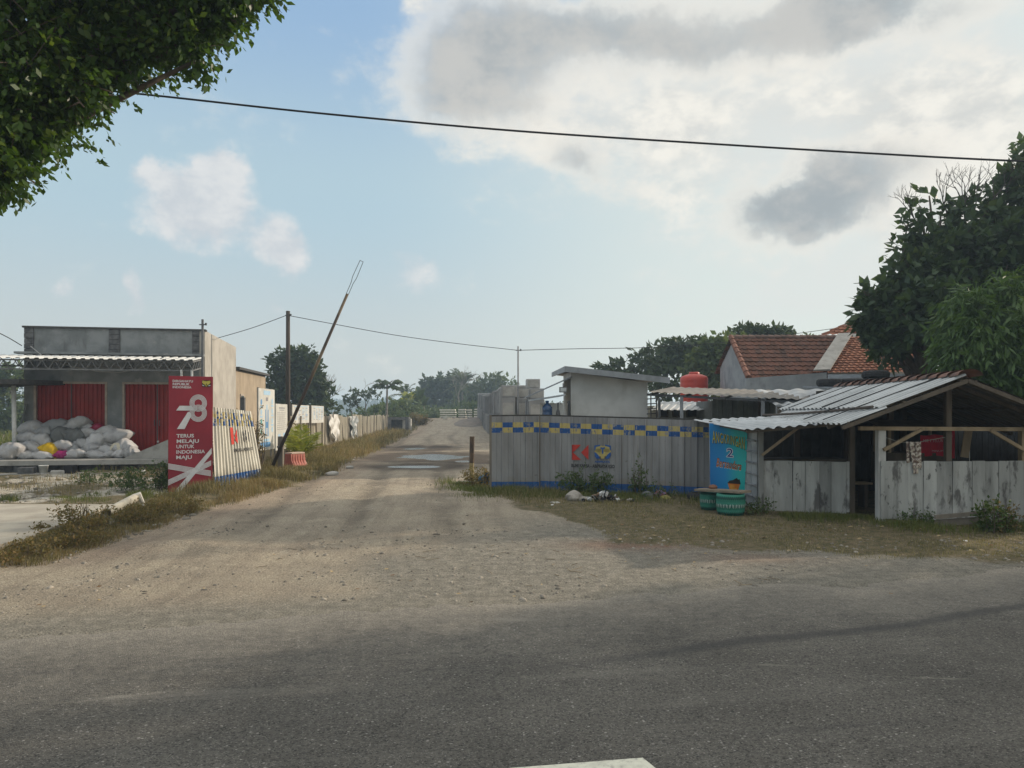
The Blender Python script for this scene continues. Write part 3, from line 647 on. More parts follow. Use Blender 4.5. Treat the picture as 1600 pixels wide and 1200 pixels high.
STEELW = M("white_steel", (.62,.62,.60), (.5,.5,.48), 6, rough=.5, stains=[((.22,.13,.08), 9, .62, .74, (1,1,1), .6)])
STEELD = M("dark_steel", (.07,.072,.075), (.10,.10,.10), 8, rough=.6)
ZINC = M("zinc_sheet", (.42,.43,.43), (.30,.31,.31), 2.5, rough=.55, metal=.35, stains=[((.19,.15,.12), 6, .58, .75, (1,.2,1), .55)], coord='Object')
def doormat_():
    m, nt, b = new_mat("red_painted_steel")
    v, raw = objvec(nt)
    c = mixc(nt, ss(nt, noise(nt, v, 3, 5), .3, .7), (.30,.020,.015), (.22,.016,.013))
    c = mixc(nt, mth(nt, 'MULTIPLY', ss(nt, noise(nt, vm(nt, 'MULTIPLY', raw, (3, 3, .3)).outputs[0], 4, 6), .58, .75), .5), c, (.16,.03,.025))
    put(nt, b.inputs['Base Color'], c); b.inputs['Roughness'].default_value = .5; return m
REDSTEEL = doormat_()
CREAM = M("cream_frame_paint", (.40,.34,.28), (.30,.25,.21), 7)

SH = (-9.0, 22.5, 0.0); SA = math.radians(11.1)
def shl(x, y, z): c, s = math.cos(SA), math.sin(SA); return Vector((SH[0]+c*x-s*y, SH[1]+s*x+c*y, z))
def shophouse():
    t = T("shophouse", "unfinished grey cement shop building with two red folding doors", "building", SH, SA)
    mb = MB()
    for x0, x1 in ((-4.8, -4.55), (-2.64, -2.24), (-.38, -.15)): mb.box(x0, x1, 0, .2, 0, 2.64)
    mb.box(-4.8, -.15, 0, .2, 2.64, 3.42)
    mb.box(-4.8, -4.65, .2, 5.6, 0, 3.9); mb.box(-4.65, -.15, 5.45, 5.6, 0, 3.9)
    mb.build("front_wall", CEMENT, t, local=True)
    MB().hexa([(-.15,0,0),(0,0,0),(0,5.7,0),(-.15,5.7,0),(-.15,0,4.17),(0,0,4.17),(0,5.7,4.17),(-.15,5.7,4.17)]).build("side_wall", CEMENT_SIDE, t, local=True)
    mb = MB(); mb.box(-4.55, -2.60, .02, .16, 3.42, 4.15); mb.box(-2.30, -.35, .02, .16, 3.42, 4.15); mb.build("parapet", CEMENT, t, local=True)
    for x0, x1 in ((-4.8, -4.55), (-2.60, -2.30), (-.35, -.15)):
        mb = MB()
        for k in range(5): 
            j = random.uniform(-.012, .012); mb.box(x0+.005, x1-.005, -.01+j, .17, 3.42+k*.146, 3.42+k*.146+.136)
        mb.build("parapet_pier", ROUGHBLOCK, t, local=True)
    MB().box(-4.84, .03, -.04, .2, 4.15, 4.20).build("coping", DARKEDGE, t, local=True)
    MB().box(-4.95, .0, -.28, -.003, 3.40, 3.46).build("ledge", CEMENT, t, local=True)
    MB().box(-4.65, -.15, .2, 5.45, 3.5, 3.6).build("roof", CONCRETE, t, local=True)
    for (x0, x1) in ((-4.55, -2.64), (-2.24, -.38)):
        mb = MB(); mb.corr((x0+.06, .09, .5), (x1-.06, .09, .5), (x1-.06, .09, 2.58), (x0+.06, .09, 2.58), .115, .035, 'trap', 2)
        d = mb.build("folding_door", REDSTEEL, t, local=True)
        xm = (x0+x1)/2
        f = MB(); f.box(x0, x0+.06, -.015, .12, .5, 2.64); f.box(x1-.06, x1, -.015, .12, .5, 2.64); f.box(x0+.06, x1-.06, -.012, .12, 2.58, 2.64); f.build("door_frame", CREAM, d, local=True)
        h = MB()
        for sx_ in (-.07, .07):
            h.tube([(xm+sx_, .06, 1.38), (xm+sx_, .0, 1.40), (xm+sx_, .0, 1.53), (xm+sx_, .06, 1.55)], .012, 6)
        h.box(xm-.012, xm+.012, .03, .05, .5, 2.58); h.build("handle", STEELD, d, local=True)
        if x0 < -3: continue
        MB().lathe((xm+.02, .03, .92), [(0,-.03),(.03,-.02),(.03,.02),(0,.03)], 10).build("padlock", STEELW, d, local=True)
    # awning
    mb = MB(); mb.corr((-6.9,-1.7,3.17), (.02,-1.7,3.17), (.02,-.30,3.34), (-6.9,-.30,3.34), .22, .028, 'trap', 1)
    aw = mb.build("awning", M("white_zinc_awning", (.60,.60,.58), (.48,.48,.46), 3, rough=.55, stains=[((.25,.2,.16), 7, .6, .75, (1,.3,1), .5)]), t, local=True)
    tr = MB()
    for y in (-1.6, -.35):
        zt = 3.14 if y < -1 else 3.29
        tr.beam((-6.9,y,zt), (0,y,zt), .035, .035); tr.beam((-6.9,y,zt-.24), (0,y,zt-.24), .035, .035)
        k = 0
        x = -6.9
        while x < -.25:
            tr.beam((x,y,zt-.24), (x+.15,y,zt), .018, .018); tr.beam((x+.15,y,zt), (x+.3,y,zt-.24), .018, .018); x += .3
    for x in (-6.8, -5.2, -3.5, -1.8, -.02):
        tr.beam((x,-1.6,3.14), (x,-.35,3.29), .035, .035); tr.beam((x,-1.6,2.9), (x,-.35,3.05), .03, .03)
        for k in range(4): 
            a, b_ = k/4, (k+1)/4
            tr.beam((x,-1.6+1.25*a,2.9+.15*a), (x,-1.6+1.25*b_,3.14+.15*b_), .015, .015)
    tr.build("awning_truss", M("grey_lattice_steel", (.20,.20,.20), (.12,.12,.12), 5, rough=.6), aw, local=True)
    mb = MB()
    for x in (-.30, -.03): mb.beam((x,-1.6,.1), (x,-1.6,2.92), .05, .05, (0,1,0))
    mb.build_each("awning_post", STEELW, t, local=True)
    # porch
    MB().box(-7.6, .5, -2.15, -.003, .40, .52).build("porch_slab", CONCRETE, t, local=True)
    mb = MB(); mb.box(-7.6, .45, -1.9, -1.7, -.1, .40)
    for x in (-6.6, -5.2, -4.1, -2.9, -.2): mb.box(x-.12, x+.12, -2.1, -1.9, -.1, .40)
    mb.build_each("porch_footing", ROUGHBLOCK, t, local=True)
    MB().box(-5.9, .3, -2.75, -2.3, -.1, .22).build("porch_step", CONCRETE, t, local=True)
    # annex behind
    a = T("annex_building", "low beige rendered annex with dark sloping roof behind the grey shop", "building", tuple(shl(-.1, 5.75, 0)), SA)
    m = MB(); m.hexa([(-3,0,0),(.05,0,0),(.05,9.2,0),(-3,9.2,0),(-3,0,3.35),(.05,0,3.35),(.05,9.2,3.55),(-3,9.2,3.55)])
    BEI = M("beige_render", (.36,.29,.21), (.28,.225,.16), 1.4, bump=.25, bscale=25, stains=[((.20,.16,.12), 2.5, .5, .75, (1,1,.3), .5)])
    m.build("wall", BEI, a, local=True)
    m = MB(); m.hexa([(-3.2,-.02,3.37),(.22,-.02,3.37),(.22,9.5,3.58),(-3.2,9.5,3.58),(-3.2,-.02,3.46),(.22,-.02,3.46),(.22,9.5,3.68),(-3.2,9.5,3.68)]); m.build("roof", DARKEDGE, a, local=True)
    w = MB().box(.052, .09, 1.2, 2.0, 1.5, 2.5).build("window", CREAM, a, local=True)
    MB().box(.091, .10, 1.27, 1.93, 1.57, 2.43).build("pane", M("dark_glass", (.03,.035,.04), rough=.15, spec=.5), w, local=True)
    # second small roof further back
    return t
shophouse()
def misc_left():
    # cable hung along the facade
    pts = [P(48,541,21.4), P(66,556,21.0), P(110,572,20.9), P(150,580,20.9), P(185,582,20.9), P(215,577,20.9), P(240,566,20.9), P(256,558,21)]
    tag(MB().tube(pts, .013, 6).build("facade_cable", M("pale_cable", (.30,.29,.27)), origin=tuple(pts[0])), "loose pale cable sagging across the shop front below its awning", "cable")
    c = (PX(15,20.4), 20.6, .5)
    t = T("lean_shelter", "dark flat roof on a white pipe post beside the grey shop", "shelter", c)
    MB().tube([(c[0],c[1],.5), (c[0]-.02,c[1],2.48)], .055, 12).build("post", STEELW, t, smooth=True)
    MB().hexa([(-16.4,19.6,2.46),(-12.72,19.8,2.50),(-12.72,23,2.56),(-16.4,23,2.5),(-16.4,19.6,2.58),(-12.72,19.8,2.62),(-12.72,23,2.68),(-16.4,23,2.62)]).build("roof", DARKEDGE, t)
    p = [P(120,655,21.1), P(115,690,21.2), P(126,622,21.6)]
    a, b = shl(-5.0,-.25,.52), shl(-4.72,-.03,2.0)
    tag(MB().beam(a, b, .12, .025).build("plank", M("grey_plank", (.16,.17,.16)), origin=tuple(a)), "grey plank leaning on the left corner of the shop front", "plank")
    # things on the porch, right part
    q = [shl(-1.9,-1.2,.525), shl(-.25,-1.5,.525), shl(-.25,-.5,.525), shl(-1.9,-.25,.525)]
    mb = MB()
    a0, a1, a2 = shl(-1.75,-1.7,.525), shl(.1,-1.7,.525), shl(.1,-1.7,1.12); d = shl(0,.9,0)-shl(0,0,0)
    pts = [a0, a1, a2, shl(-.5,-1.7,1.08)]
    mb.add(pts+[p_+d for p_ in pts], [(0,1,2,3),(7,6,5,4),(0,4,5,1),(1,5,6,2),(2,6,7,3),(3,7,4,0)])
    tag(mb.build("concrete_ramp", CONCRETE, origin=tuple(a0)), "grey sloping concrete ramp block at the right end of the porch", "ramp")
    mb = MB()
    mb.obox(shl(-1.95,-.9,.60), (math.cos(SA),math.sin(SA),0), (-math.sin(SA),math.cos(SA),0), (0,0,1), .17, .2, .075)
    mb.obox(shl(-1.93,-.85,.752), (math.cos(SA),math.sin(SA),.02), (-math.sin(SA),math.cos(SA),0), (0,0,1), .17, .19, .075)
    tag(mb.build("masonry_block", M("grey_block", (.30,.30,.30), (.22,.22,.22), 8, bump=.3), origin=tuple(shl(-1.95,-.9,.525))), "pair of grey blocks stacked before the right red door", "block")
    # under-porch clutter
    c = P(237,736,19.9); c = P(68,733,20.0); z = .2
    def bucket(px, D, r, h, m, lab, z, name="bucket", cat="bucket"):
        X = PX(px, D); t = T(name, lab, cat, (X, D, z))
        MB().lathe((X,D,z), [(0,0),(r*.8,0),(r,h),(r*1.04,h),(r*1.04,h+.015),(r*.97,h+.015),(r*.78,.02),(0,.02)], 18).build("body", m, t, smooth=True)
        return t
    bucket(68, 19.45, .11, .2, M("white_plastic", (.62,.61,.57), (.5,.49,.45), 6, rough=.5), "white bucket in the gap below the porch slab", gz(PX(68,19.45),19.45)+.0)
    def block(px, D, w, d, h, m, lab, name, cat, rz=0, lift=0.):
        X = PX(px, D); z = gz(X, D)-.02+lift; c, s = math.cos(rz), math.sin(rz)
        mb = MB(); mb.obox((X,D,z+h/2), (c,s,0), (-s,c,.03), (0,0,1), w/2, d/2, h/2)
        bm_ = mb.build(name, m, origin=(X,D,z)); md = bm_.modifiers.new("b", 'BEVEL'); md.width = .012; md.segments = 2
        tag(bm_, lab, cat); return bm_
    block(110, 19.4, .22, .25, .24, M("black_plastic", (.02,.02,.022)), "black plastic box in the gap below the porch slab", "box", "box", .1)
    block(42, 19.3, .34, .3, .2, ROUGHBLOCK, "rough dark block under the left half of the porch slab", "masonry_block", "block", .3)
    block(90, 19.2, .3, .3, .12, CONCRETE, "pale broken concrete lump between white bucket and black box", "concrete_lump", "rubble lump", .5)
    for (px, py, D, s, lab) in ((224,731,19.2,.07,"fist sized white stone on the porch step"),):
        rg = random.Random(3); mb = MB(); mb.lathe((PX(px,D),D,.22), [(0,0),(s*.8,.01),(s,.05),(s*.6,.1),(0,.12)], 9); tag(mb.build("stone", M("white_stone", (.6,.58,.54)), origin=(PX(px,D),D,.22)), lab, "stone")
    # sloping earth/cement heap by the shrub
    # concrete yard slab
    mb = MB(); e = []
    pts = [(-24,8.6),(-6.25,8.9),(-6.15,9.6),(-6.45,11),(-6.75,12.4),(-6.95,13.45),(-24,13.9)]
    pts2 = []
    for i in range(len(pts)):
        a, b = pts[i], pts[(i+1) % len(pts)]
        for k in range(10):
            t_ = k/10; pts2.append((a[0]+(b[0]-a[0])*t_+.05*(vn(i*10+k, 3)-.5), a[1]+(b[1]-a[1])*t_+.05*(vn(i*10+k, 7)-.5)))
    n = len(pts2); zt, zb = .135, -.1
    mb.add([(x,y,zt) for x,y in pts2]+[(x,y,zb) for x,y in pts2], [tuple(range(n))]+[(i+n,(i+1)%n+n,(i+1)%n,i) for i in range(n)])
    o = mb.build("pavement", SLABTOP); o['kind'] = 'structure'
    a, b = Vector((PX(167,11.7), 11.7, .135+.07)), Vector((PX(221,12.9), 12.7, .33))
    t = T("drain_pipe", "old cream plastic pipe lying on the edge of the concrete slab", "pipe", (a.x,a.y,.135))
    m = MB(); d = (b-a).normalized(); pth = [a, a+d*.02, b]
    m.tube([a, b], .07, 16, cap=False); m.tube([b, a], .058, 16, cap=False); m.build("body", M("cream_pvc", (.52,.47,.37), (.42,.37,.29), 6, rough=.5, stains=[((.2,.15,.1), 9, .58, .75, (1,1,1), .6)]), t, smooth=True)
    m = MB(); m.tube([b-d*.06+Vector((0,0,.02)), b+Vector((.05,.0,.06)), b+Vector((.1,.05,-.1)), b+Vector((.13,.02,-.22))], [.05,.045,.03,.015], 8); m.build("torn_end", M("torn_plastic", (.55,.52,.46)), t)
    # dark stake next to the cement side wall
    X, D = PX(379,17.8), 17.8
    tag(MB().beam((X,D,.1), (X+.01,D,2.1), .09, .09, (0,1,0)).build("stake", STEELD, origin=(X,D,.1)), "dark upright stake behind the leaning white ribbed sheet", "stake")
misc_left()

# ---------------------------------------------------------------- sacks
SACKW = M("white_woven_sack", (.44,.435,.435), (.35,.345,.345), 4, rough=.75, bump=.7, bscale=11, stains=[((.24,.215,.185), 5, .5, .72, (1,1,1), .6), ((.14,.13,.12), 13, .62, .72, (1,1,1), .6)], objv=.3)
SACKG = M("grey_woven_sack", (.15,.155,.15), (.11,.115,.115), 4, rough=.75, bump=.35, bscale=14)
SACKL = M("light_grey_sack", (.30,.305,.31), (.24,.245,.25), 4, rough=.75, bump=.35, bscale=14)
def plain(n, c, r=.6): return M(n, c, tuple(x*.75 for x in c), 5, rough=r, bump=.3, bscale=14)
SACKM = {'w': SACKW, 'g': SACKG, 'l': SACKL, 'y': plain("yellow_sack", (.60,.38,.01)), 'm': plain("magenta_sack", (.32,.02,.13)), 'c': plain("crimson_sack", (.28,.02,.06)), 'n': plain("green_sack", (.02,.22,.09)), 'k': plain("cream_sack", (.68,.62,.48))}
def sack_mesh(L, h, d, seed):
    nu, nv = 22, 18; V = []
    for i in range(nu+1):
        s = -1+2*i/nu; q = abs(s)
        hh = h*.5*max(0, 1-q**2.1)**.72; dd = d*.5*(.74+.22*q**4+.18*(1-q*q)); sh = .05*h*math.sin(s*2.1+seed)
        for k in range(nv):
            a = 2*math.pi*k/nv; ca, sa = math.cos(a), math.sin(a)
            y = dd*math.copysign(abs(ca)**.8, ca); z = hh*math.copysign(abs(sa)**.85, sa)
            wr = 1+.30*(float(vn(s*3.2+seed*7, a*1.3+seed, seed))-.5)*(1-q**4)+.07*math.sin(a*9+seed)*q*q
            V.append((s*L*.5*(1-.05*abs(ca)*q), y*wr, z*wr+sh-.12*h*(s*s)*(1 if seed % 3 else -.6)+.035*h*math.sin(s*13+a*2+seed)*(1-q)))
    Fc = [(i*nv+k, i*nv+(k+1) % nv, (i+1)*nv+(k+1) % nv, (i+1)*nv+k) for i in range(nu) for k in range(nv)]
    return V, Fc
def sacks():
    Z = 6.154
    lst = [ # x, y, w, h, rot(deg), colour, row  (pixels of an enlarged view)
     (120,648,215,125,14,'w',0),(255,690,150,62,3,'w',0),(405,688,200,66,-6,'w',0),(598,686,120,62,5,'m',0),(728,686,200,72,3,'w',0),(922,690,200,62,-2,'w',0),(1055,692,110,58,8,'w',0),(1165,690,140,70,0,'w',0),(1255,666,130,100,10,'w',0),
     (310,622,190,104,-8,'w',1),(505,648,190,128,-26,'y',1),(612,592,185,88,2,'w',1),(698,635,120,84,10,'l',1),(875,628,170,78,12,'w',1),(1015,640,160,76,4,'w',1),(1205,625,160,140,10,'w',1),
     (155,572,110,62,5,'n',2),(268,515,180,94,9,'w',2),(285,562,150,84,10,'w',2),(415,555,185,116,-20,'w',2),(808,590,125,108,30,'w',2),(1003,577,150,80,10,'w',2),(925,538,190,120,20,'w',2),(1125,510,250,116,12,'w',2),
     (592,502,195,132,28,'g',3),(718,512,175,150,-12,'g',3),(430,462,140,92,-5,'l',3),(832,484,190,96,12,'w',3),(1045,462,205,104,-6,'w',3),
     (312,425,225,112,2,'w',4),(552,402,210,108,6,'l',4),(742,382,215,106,18,'w',4),(838,420,120,56,-6,'w',4),(942,440,130,92,6,'c',4)]
    rows = {0: "bottom row", 1: "second row up", 2: "third row up", 3: "fourth row up", 4: "top row"}
    ordn = ["first","second","third","fourth","fifth","sixth","seventh","eighth","ninth"]
    special = {(742,382): "white sack with a raised pointed ear, highest on the porch pile", (120,648): "bulging white sack at the far left end of the pile on the porch", (612,592): "clean white sack just right of the yellow sack in the pile",
        'y': "bright yellow sack wedged low in the pile on the porch", 'm': "magenta sack at the bottom of the pile, below the yellow one", 'c': "dark crimson sack at the back of the pile top", 'n': "green sack peeping out at the left of the pile"}
    gdone = {(592,502): "dark grey sack, left of the two dark ones in the pile", (718,512): "dark grey sack, right of the two dark ones in the pile"}
    for r in range(5):
        row = sorted([q for q in lst if q[6] == r], key=lambda q: q[0]); wi = 0
        for (x, y, w, h, rot, c, _) in row:
            D = {0: 20.75, 1: 21.0, 2: 21.25, 3: 21.4, 4: 21.65}[r]
            px, py = x/Z, 600+y/Z
            D += (px-120)/200*.75
            p = P(px, py, D); k = D/F/Z
            hgt = h*k*1.30; L = w*k*1.16; dp = max(.36, h*k*1.9)
            if r == 0: p.z = max(p.z, .525+hgt*.40)
            V, Fc = sack_mesh(L, hgt, dp, int(x+y))
            m = Matrix.Rotation(math.radians(11.1+random.uniform(-10, 10)), 4, 'Z') @ Matrix.Rotation(-math.radians(rot), 4, 'Y') @ Matrix.Rotation(random.uniform(-.25, .1), 4, 'X')
            mb = MB().add([p+(m @ Vector(v)) for v in V], Fc); o = mb.build("sack", SACKM[c], origin=tuple(p), smooth=True)
            wi += 1
            lab = special.get((x, y)) or special.get(c) or gdone.get((x, y)) or f"{'light grey' if c=='l' else 'white'} woven sack, {ordn[wi-1]} from the left in the {rows[r]} of the pile"
            tag(o, lab, "sack", "sacks piled on the shop porch")
    p = P(1165/Z, 600+625/Z, 21.2)
    t = T("rolled_sack", "cream rolled bundle showing its round end in the sack pile", "bundle", tuple(p))
    V = MB(); ax = Vector((math.sin(SA)*.9-.25, -.97, .05)).normalized()
    V.tube([p-ax*.30, p-ax*.28, p+ax*.24, p+ax*.27], [.12, .17, .17, .155], 22); V.build("body", SACKM['k'], t, smooth=False)
sacks()

# ---------------------------------------------------------------- red standing banner
BRED = M("red_banner_vinyl", (.33,.016,.032), (.25,.012,.026), 1.3, rough=.42, spec=.4, stains=[((.40,.035,.05), 1.5, .5, .8, (1,1,.5), .5)])
BWHITE = M("white_print", (.72,.70,.70), (.62,.60,.60), 6, rough=.5)
def banner():
    TL, TR, BLc = P(264.5,587,15.35), P(334,587.5,15.75), P(262.5,775,15.35)
    BLc.z = gz(BLc.x, BLc.y)-.03
    W_ = (TR-TL); W_.z = 0; w = W_.length; ux = W_.normalized(); H = TL.z-BLc.z; uy = Vector((0,.012,1)).normalized()
    O = BLc.copy(); nrm = ux.cross(uy)
    t = T("standing_banner", "tall red standing banner with white 78 numerals and slanted ribbons", "banner", tuple(O))
    mb = MB(); A = O+uy*.03; nseg = 14
    vs, fs, us = [], [], []
    for j in range(nseg+1):
        for i in range(9):
            u, v = i/8, j/nseg
            vs.append(A+ux*(w*u)+uy*((H-.03)*v)+nrm*(.010*math.sin(u*3.1)*math.sin(v*9+u*2)))
    fs = [(j*9+i, j*9+i+1, (j+1)*9+i+1, (j+1)*9+i) for j in range(nseg) for i in range(8)]
    mb.add(vs, fs); mb.build("vinyl_sheet", BRED, t, smooth=True)
    f = MB()
    for u in (.012, w-.012): f.beam(O+ux*u-nrm*.03, O+ux*u+uy*H-nrm*.03, .024, .024, nrm)
    for v in (.05, H*.5, H-.02): f.beam(O+ux*.025+uy*v-nrm*.032, O+ux*(w-.025)+uy*v-nrm*.032, .02, .02, nrm)
    f.beam(O+ux*.1+uy*1.6-nrm*.04, O+ux*.1-nrm*.9, .03, .03, nrm); f.beam(O+ux*(w-.1)+uy*1.6-nrm*.04, O+ux*(w-.1)-nrm*.9, .03, .03, nrm)
    f.build_each("frame_bar", M("rusty_steel", (.12,.07,.05), (.08,.05,.04), 12), t)
    # design space: x to the right 0..w, y down 0..H  from a zoomed view (370 x 995 units)
    kx, ky = w/372, H/995
    def XY(x, y): return ((x-122)*kx, H-(y-135)*ky)
    T0 = O+nrm*.016
    pm = MB()
    for i, s in enumerate(("DIRGAHAYU", "REPUBLIK", "INDONESIA")):
        x, y = XY(153, 187+i*26); put_text(pm, s, T0+ux*x+uy*y, ux, uy, .062, fit=(168,141,156)[i]*kx, bold=.0016)
    for i, s in enumerate(("TERUS", "MELAJU", "UNTUK", "INDONESIA", "MAJU")):
        x, y = XY(188-i*1.0, 657+i*45.5); put_text(pm, s, T0+ux*x+uy*y, ux, uy, .098, fit=(145,185,150,240,130)[i]*kx, bold=.0022)
    def poly(pts, off=.004): pm.poly2([XY(*p) for p in pts], T0, ux, uy, off)
    def ring(cx, cy, r0, r1, off=.005, n=40):
        for k in range(n):
            a, b = 2*math.pi*k/n, 2*math.pi*(k+1)/n
            pm.poly2([XY(cx+r0*math.cos(a), cy+r0*math.sin(a)), XY(cx+r0*math.cos(b), cy+r0*math.sin(b)), XY(cx+r1*math.cos(b), cy+r1*math.sin(b)), XY(cx+r1*math.cos(a), cy+r1*math.sin(a))][::-1], T0, ux, uy, off)
    for cy in (364, 451):
        for k in range(5): ring(368, cy, 33+k*8.6, 38.5+k*8.6)
    poly([(184,428),(340,428),(312,388),(212,388)]); poly([(191,585),(255,585),(312,470),(298,440),(282,440)])
    poly([(160,1129),(215,1129),(484,800),(484,748)])
    for k in range(6):
        o = k*8.2
        poly([(122,874+o),(122,879.5+o),(478,992.5+o-40),(478,987+o-40)], .005)
        poly([(122,1012+o),(122,1018+o),(480,864+o*.92),(480,858+o*.92)], .0055)
    poly([(385,1088),(440,1088),(440,1084),(385,1084)]); poly([(445,1092),(458,1092),(458,1080),(445,1080)]); poly([(375,1104),(458,1104),(458,1101),(375,1101)])
    pm.build("printed_design", BWHITE, t)
    e = MB(); ey = M("yellow_print", (.55,.47,.10), (.48,.40,.08)); ek = M("black_print", (.02,.02,.02)); e.cur = 0
    def ep(pts, mi, off): e.cur = mi; e.poly2([XY(*p) for p in pts], T0, ux, uy, off)
    ep([(400,168),(472,168),(472,222),(400,222)][::-1], 1, .003)
    ep([(404,170),(436,176),(468,170),(472,186),(460,202),(446,206),(442,220),(430,220),(426,206),(412,202),(400,186)][::-1], 0, .0045)
    ep([(432,196),(440,196),(438,216),(434,216)][::-1], 1, .006)
    e.cur = 2; ep([(402,205),(420,214),(418,218),(402,214)][::-1], 2, .006); ep([(470,205),(452,214),(454,218),(470,214)][::-1], 2, .006)
    e.build("emblem", [ey, ek, BWHITE], t)
banner()

# ---------------------------------------------------------------- painted ribbed sheets: paint pattern from UV metres
def hoarding_mat(name, basec, H, band_top, cell, cellh, bluew, flake, bandh=2, rust=.4):
    """blue/yellow check band near the top and blue foot, flaking"""
    m, nt, b = new_mat(name)
    uv = nt.nodes.new('ShaderNodeTexCoord').outputs['UV']; s = N(nt, 'ShaderNodeSeparateXYZ', uv); u, v = s.outputs[0], s.outputs[1]
    ob = nt.nodes.new('ShaderNodeTexCoord').outputs['Object']
    base = mixc(nt, ss(nt, noise(nt, vm(nt, 'MULTIPLY', uv, (1, .25, 1)).outputs[0], 3, 6), .35, .65), basec, tuple(x*.72 for x in basec))
    wn_ = nt.nodes.new('ShaderNodeTexWhiteNoise'); wn_.noise_dimensions = '1D'; put(nt, wn_.inputs['W'], mth(nt, 'FLOOR', mth(nt, 'DIVIDE', u, .735)))
    base = mixc(nt, 1., base, N(nt, 'ShaderNodeCombineColor', *([mth(nt, 'MULTIPLY_ADD', wn_.outputs[0], .28, .84)]*3)).outputs[0], 'MULTIPLY')
    base = mixc(nt, mth(nt, 'MULTIPLY', ss(nt, mth(nt, 'ADD', v, mth(nt, 'MULTIPLY', noise(nt, uv, 5, 5), -.5)), .12, -.15), .5), base, (.20,.16,.11))
    strk = noise(nt, vm(nt, 'MULTIPLY', uv, (7, .35, 1)).outputs[0], 2.2, 6, .62)
    base = mixc(nt, mth(nt, 'MULTIPLY', ss(nt, strk, .54, .74), rust), base, (.16,.12,.09))
    base = mixc(nt, mth(nt, 'MULTIPLY', ss(nt, noise(nt, uv, 9, 5), .64, .74), rust), base, (.10,.08,.065))
    cu = mth(nt, 'FLOOR', mth(nt, 'DIVIDE', u, cell)); cv = mth(nt, 'FLOOR', mth(nt, 'DIVIDE', mth(nt, 'SUBTRACT', v, band_top-cellh*bandh), cellh))
    ck = mth(nt, 'MODULO', mth(nt, 'ADD', mth(nt, 'ADD', cu, cv), 100.0), 2.0)
    fl = noise(nt, vm(nt, 'MULTIPLY', uv, (1.6, .7, 1)).outputs[0], 13, 7, .7); fl2 = noise(nt, uv, 4, 6, .65)
    chk = mixc(nt, ck, (.015,.075,.24), (.45,.36,.13))
    inb = mth(nt, 'MULTIPLY', mth(nt, 'GREATER_THAN', v, band_top-cellh*bandh), mth(nt, 'LESS_THAN', v, band_top))
    keep = ss(nt, mth(nt, 'ADD', mth(nt, 'MULTIPLY', fl, .6), mth(nt, 'MULTIPLY', fl2, .4)), flake, flake+.05)
    col = mixc(nt, mth(nt, 'MULTIPLY', inb, keep), base, chk)
    keep2 = ss(nt, mth(nt, 'ADD', mth(nt, 'MULTIPLY', fl, .6), mth(nt, 'MULTIPLY', fl2, .4)), flake-.03, flake+.02)
    col = mixc(nt, mth(nt, 'MULTIPLY', mth(nt, 'LESS_THAN', mth(nt, 'ADD', v, mth(nt, 'MULTIPLY', mth(nt, 'SUBTRACT', fl2, .5), .02)), bluew), keep2), col, (.018,.085,.25))
    put(nt, b.inputs['Base Color'], col); b.inputs['Roughness'].default_value = .6; b.inputs['Specular IOR Level'].default_value = .3
    bumpn(nt, b, fl2, .15, .01)
    return m
PBLACK = M("black_paint", (.025,.025,.025), (.05,.05,.05), 9)
PRED = M("red_paint", (.50,.045,.03), (.40,.04,.03), 9)
PBLUE = M("blue_paint", (.02,.075,.25), (.03,.10,.28), 9)
PYEL = M("yellow_paint", (.42,.35,.13), (.36,.29,.10), 9)
PCREAM = M("cream_paint", (.52,.46,.32), (.46,.4,.28), 9)
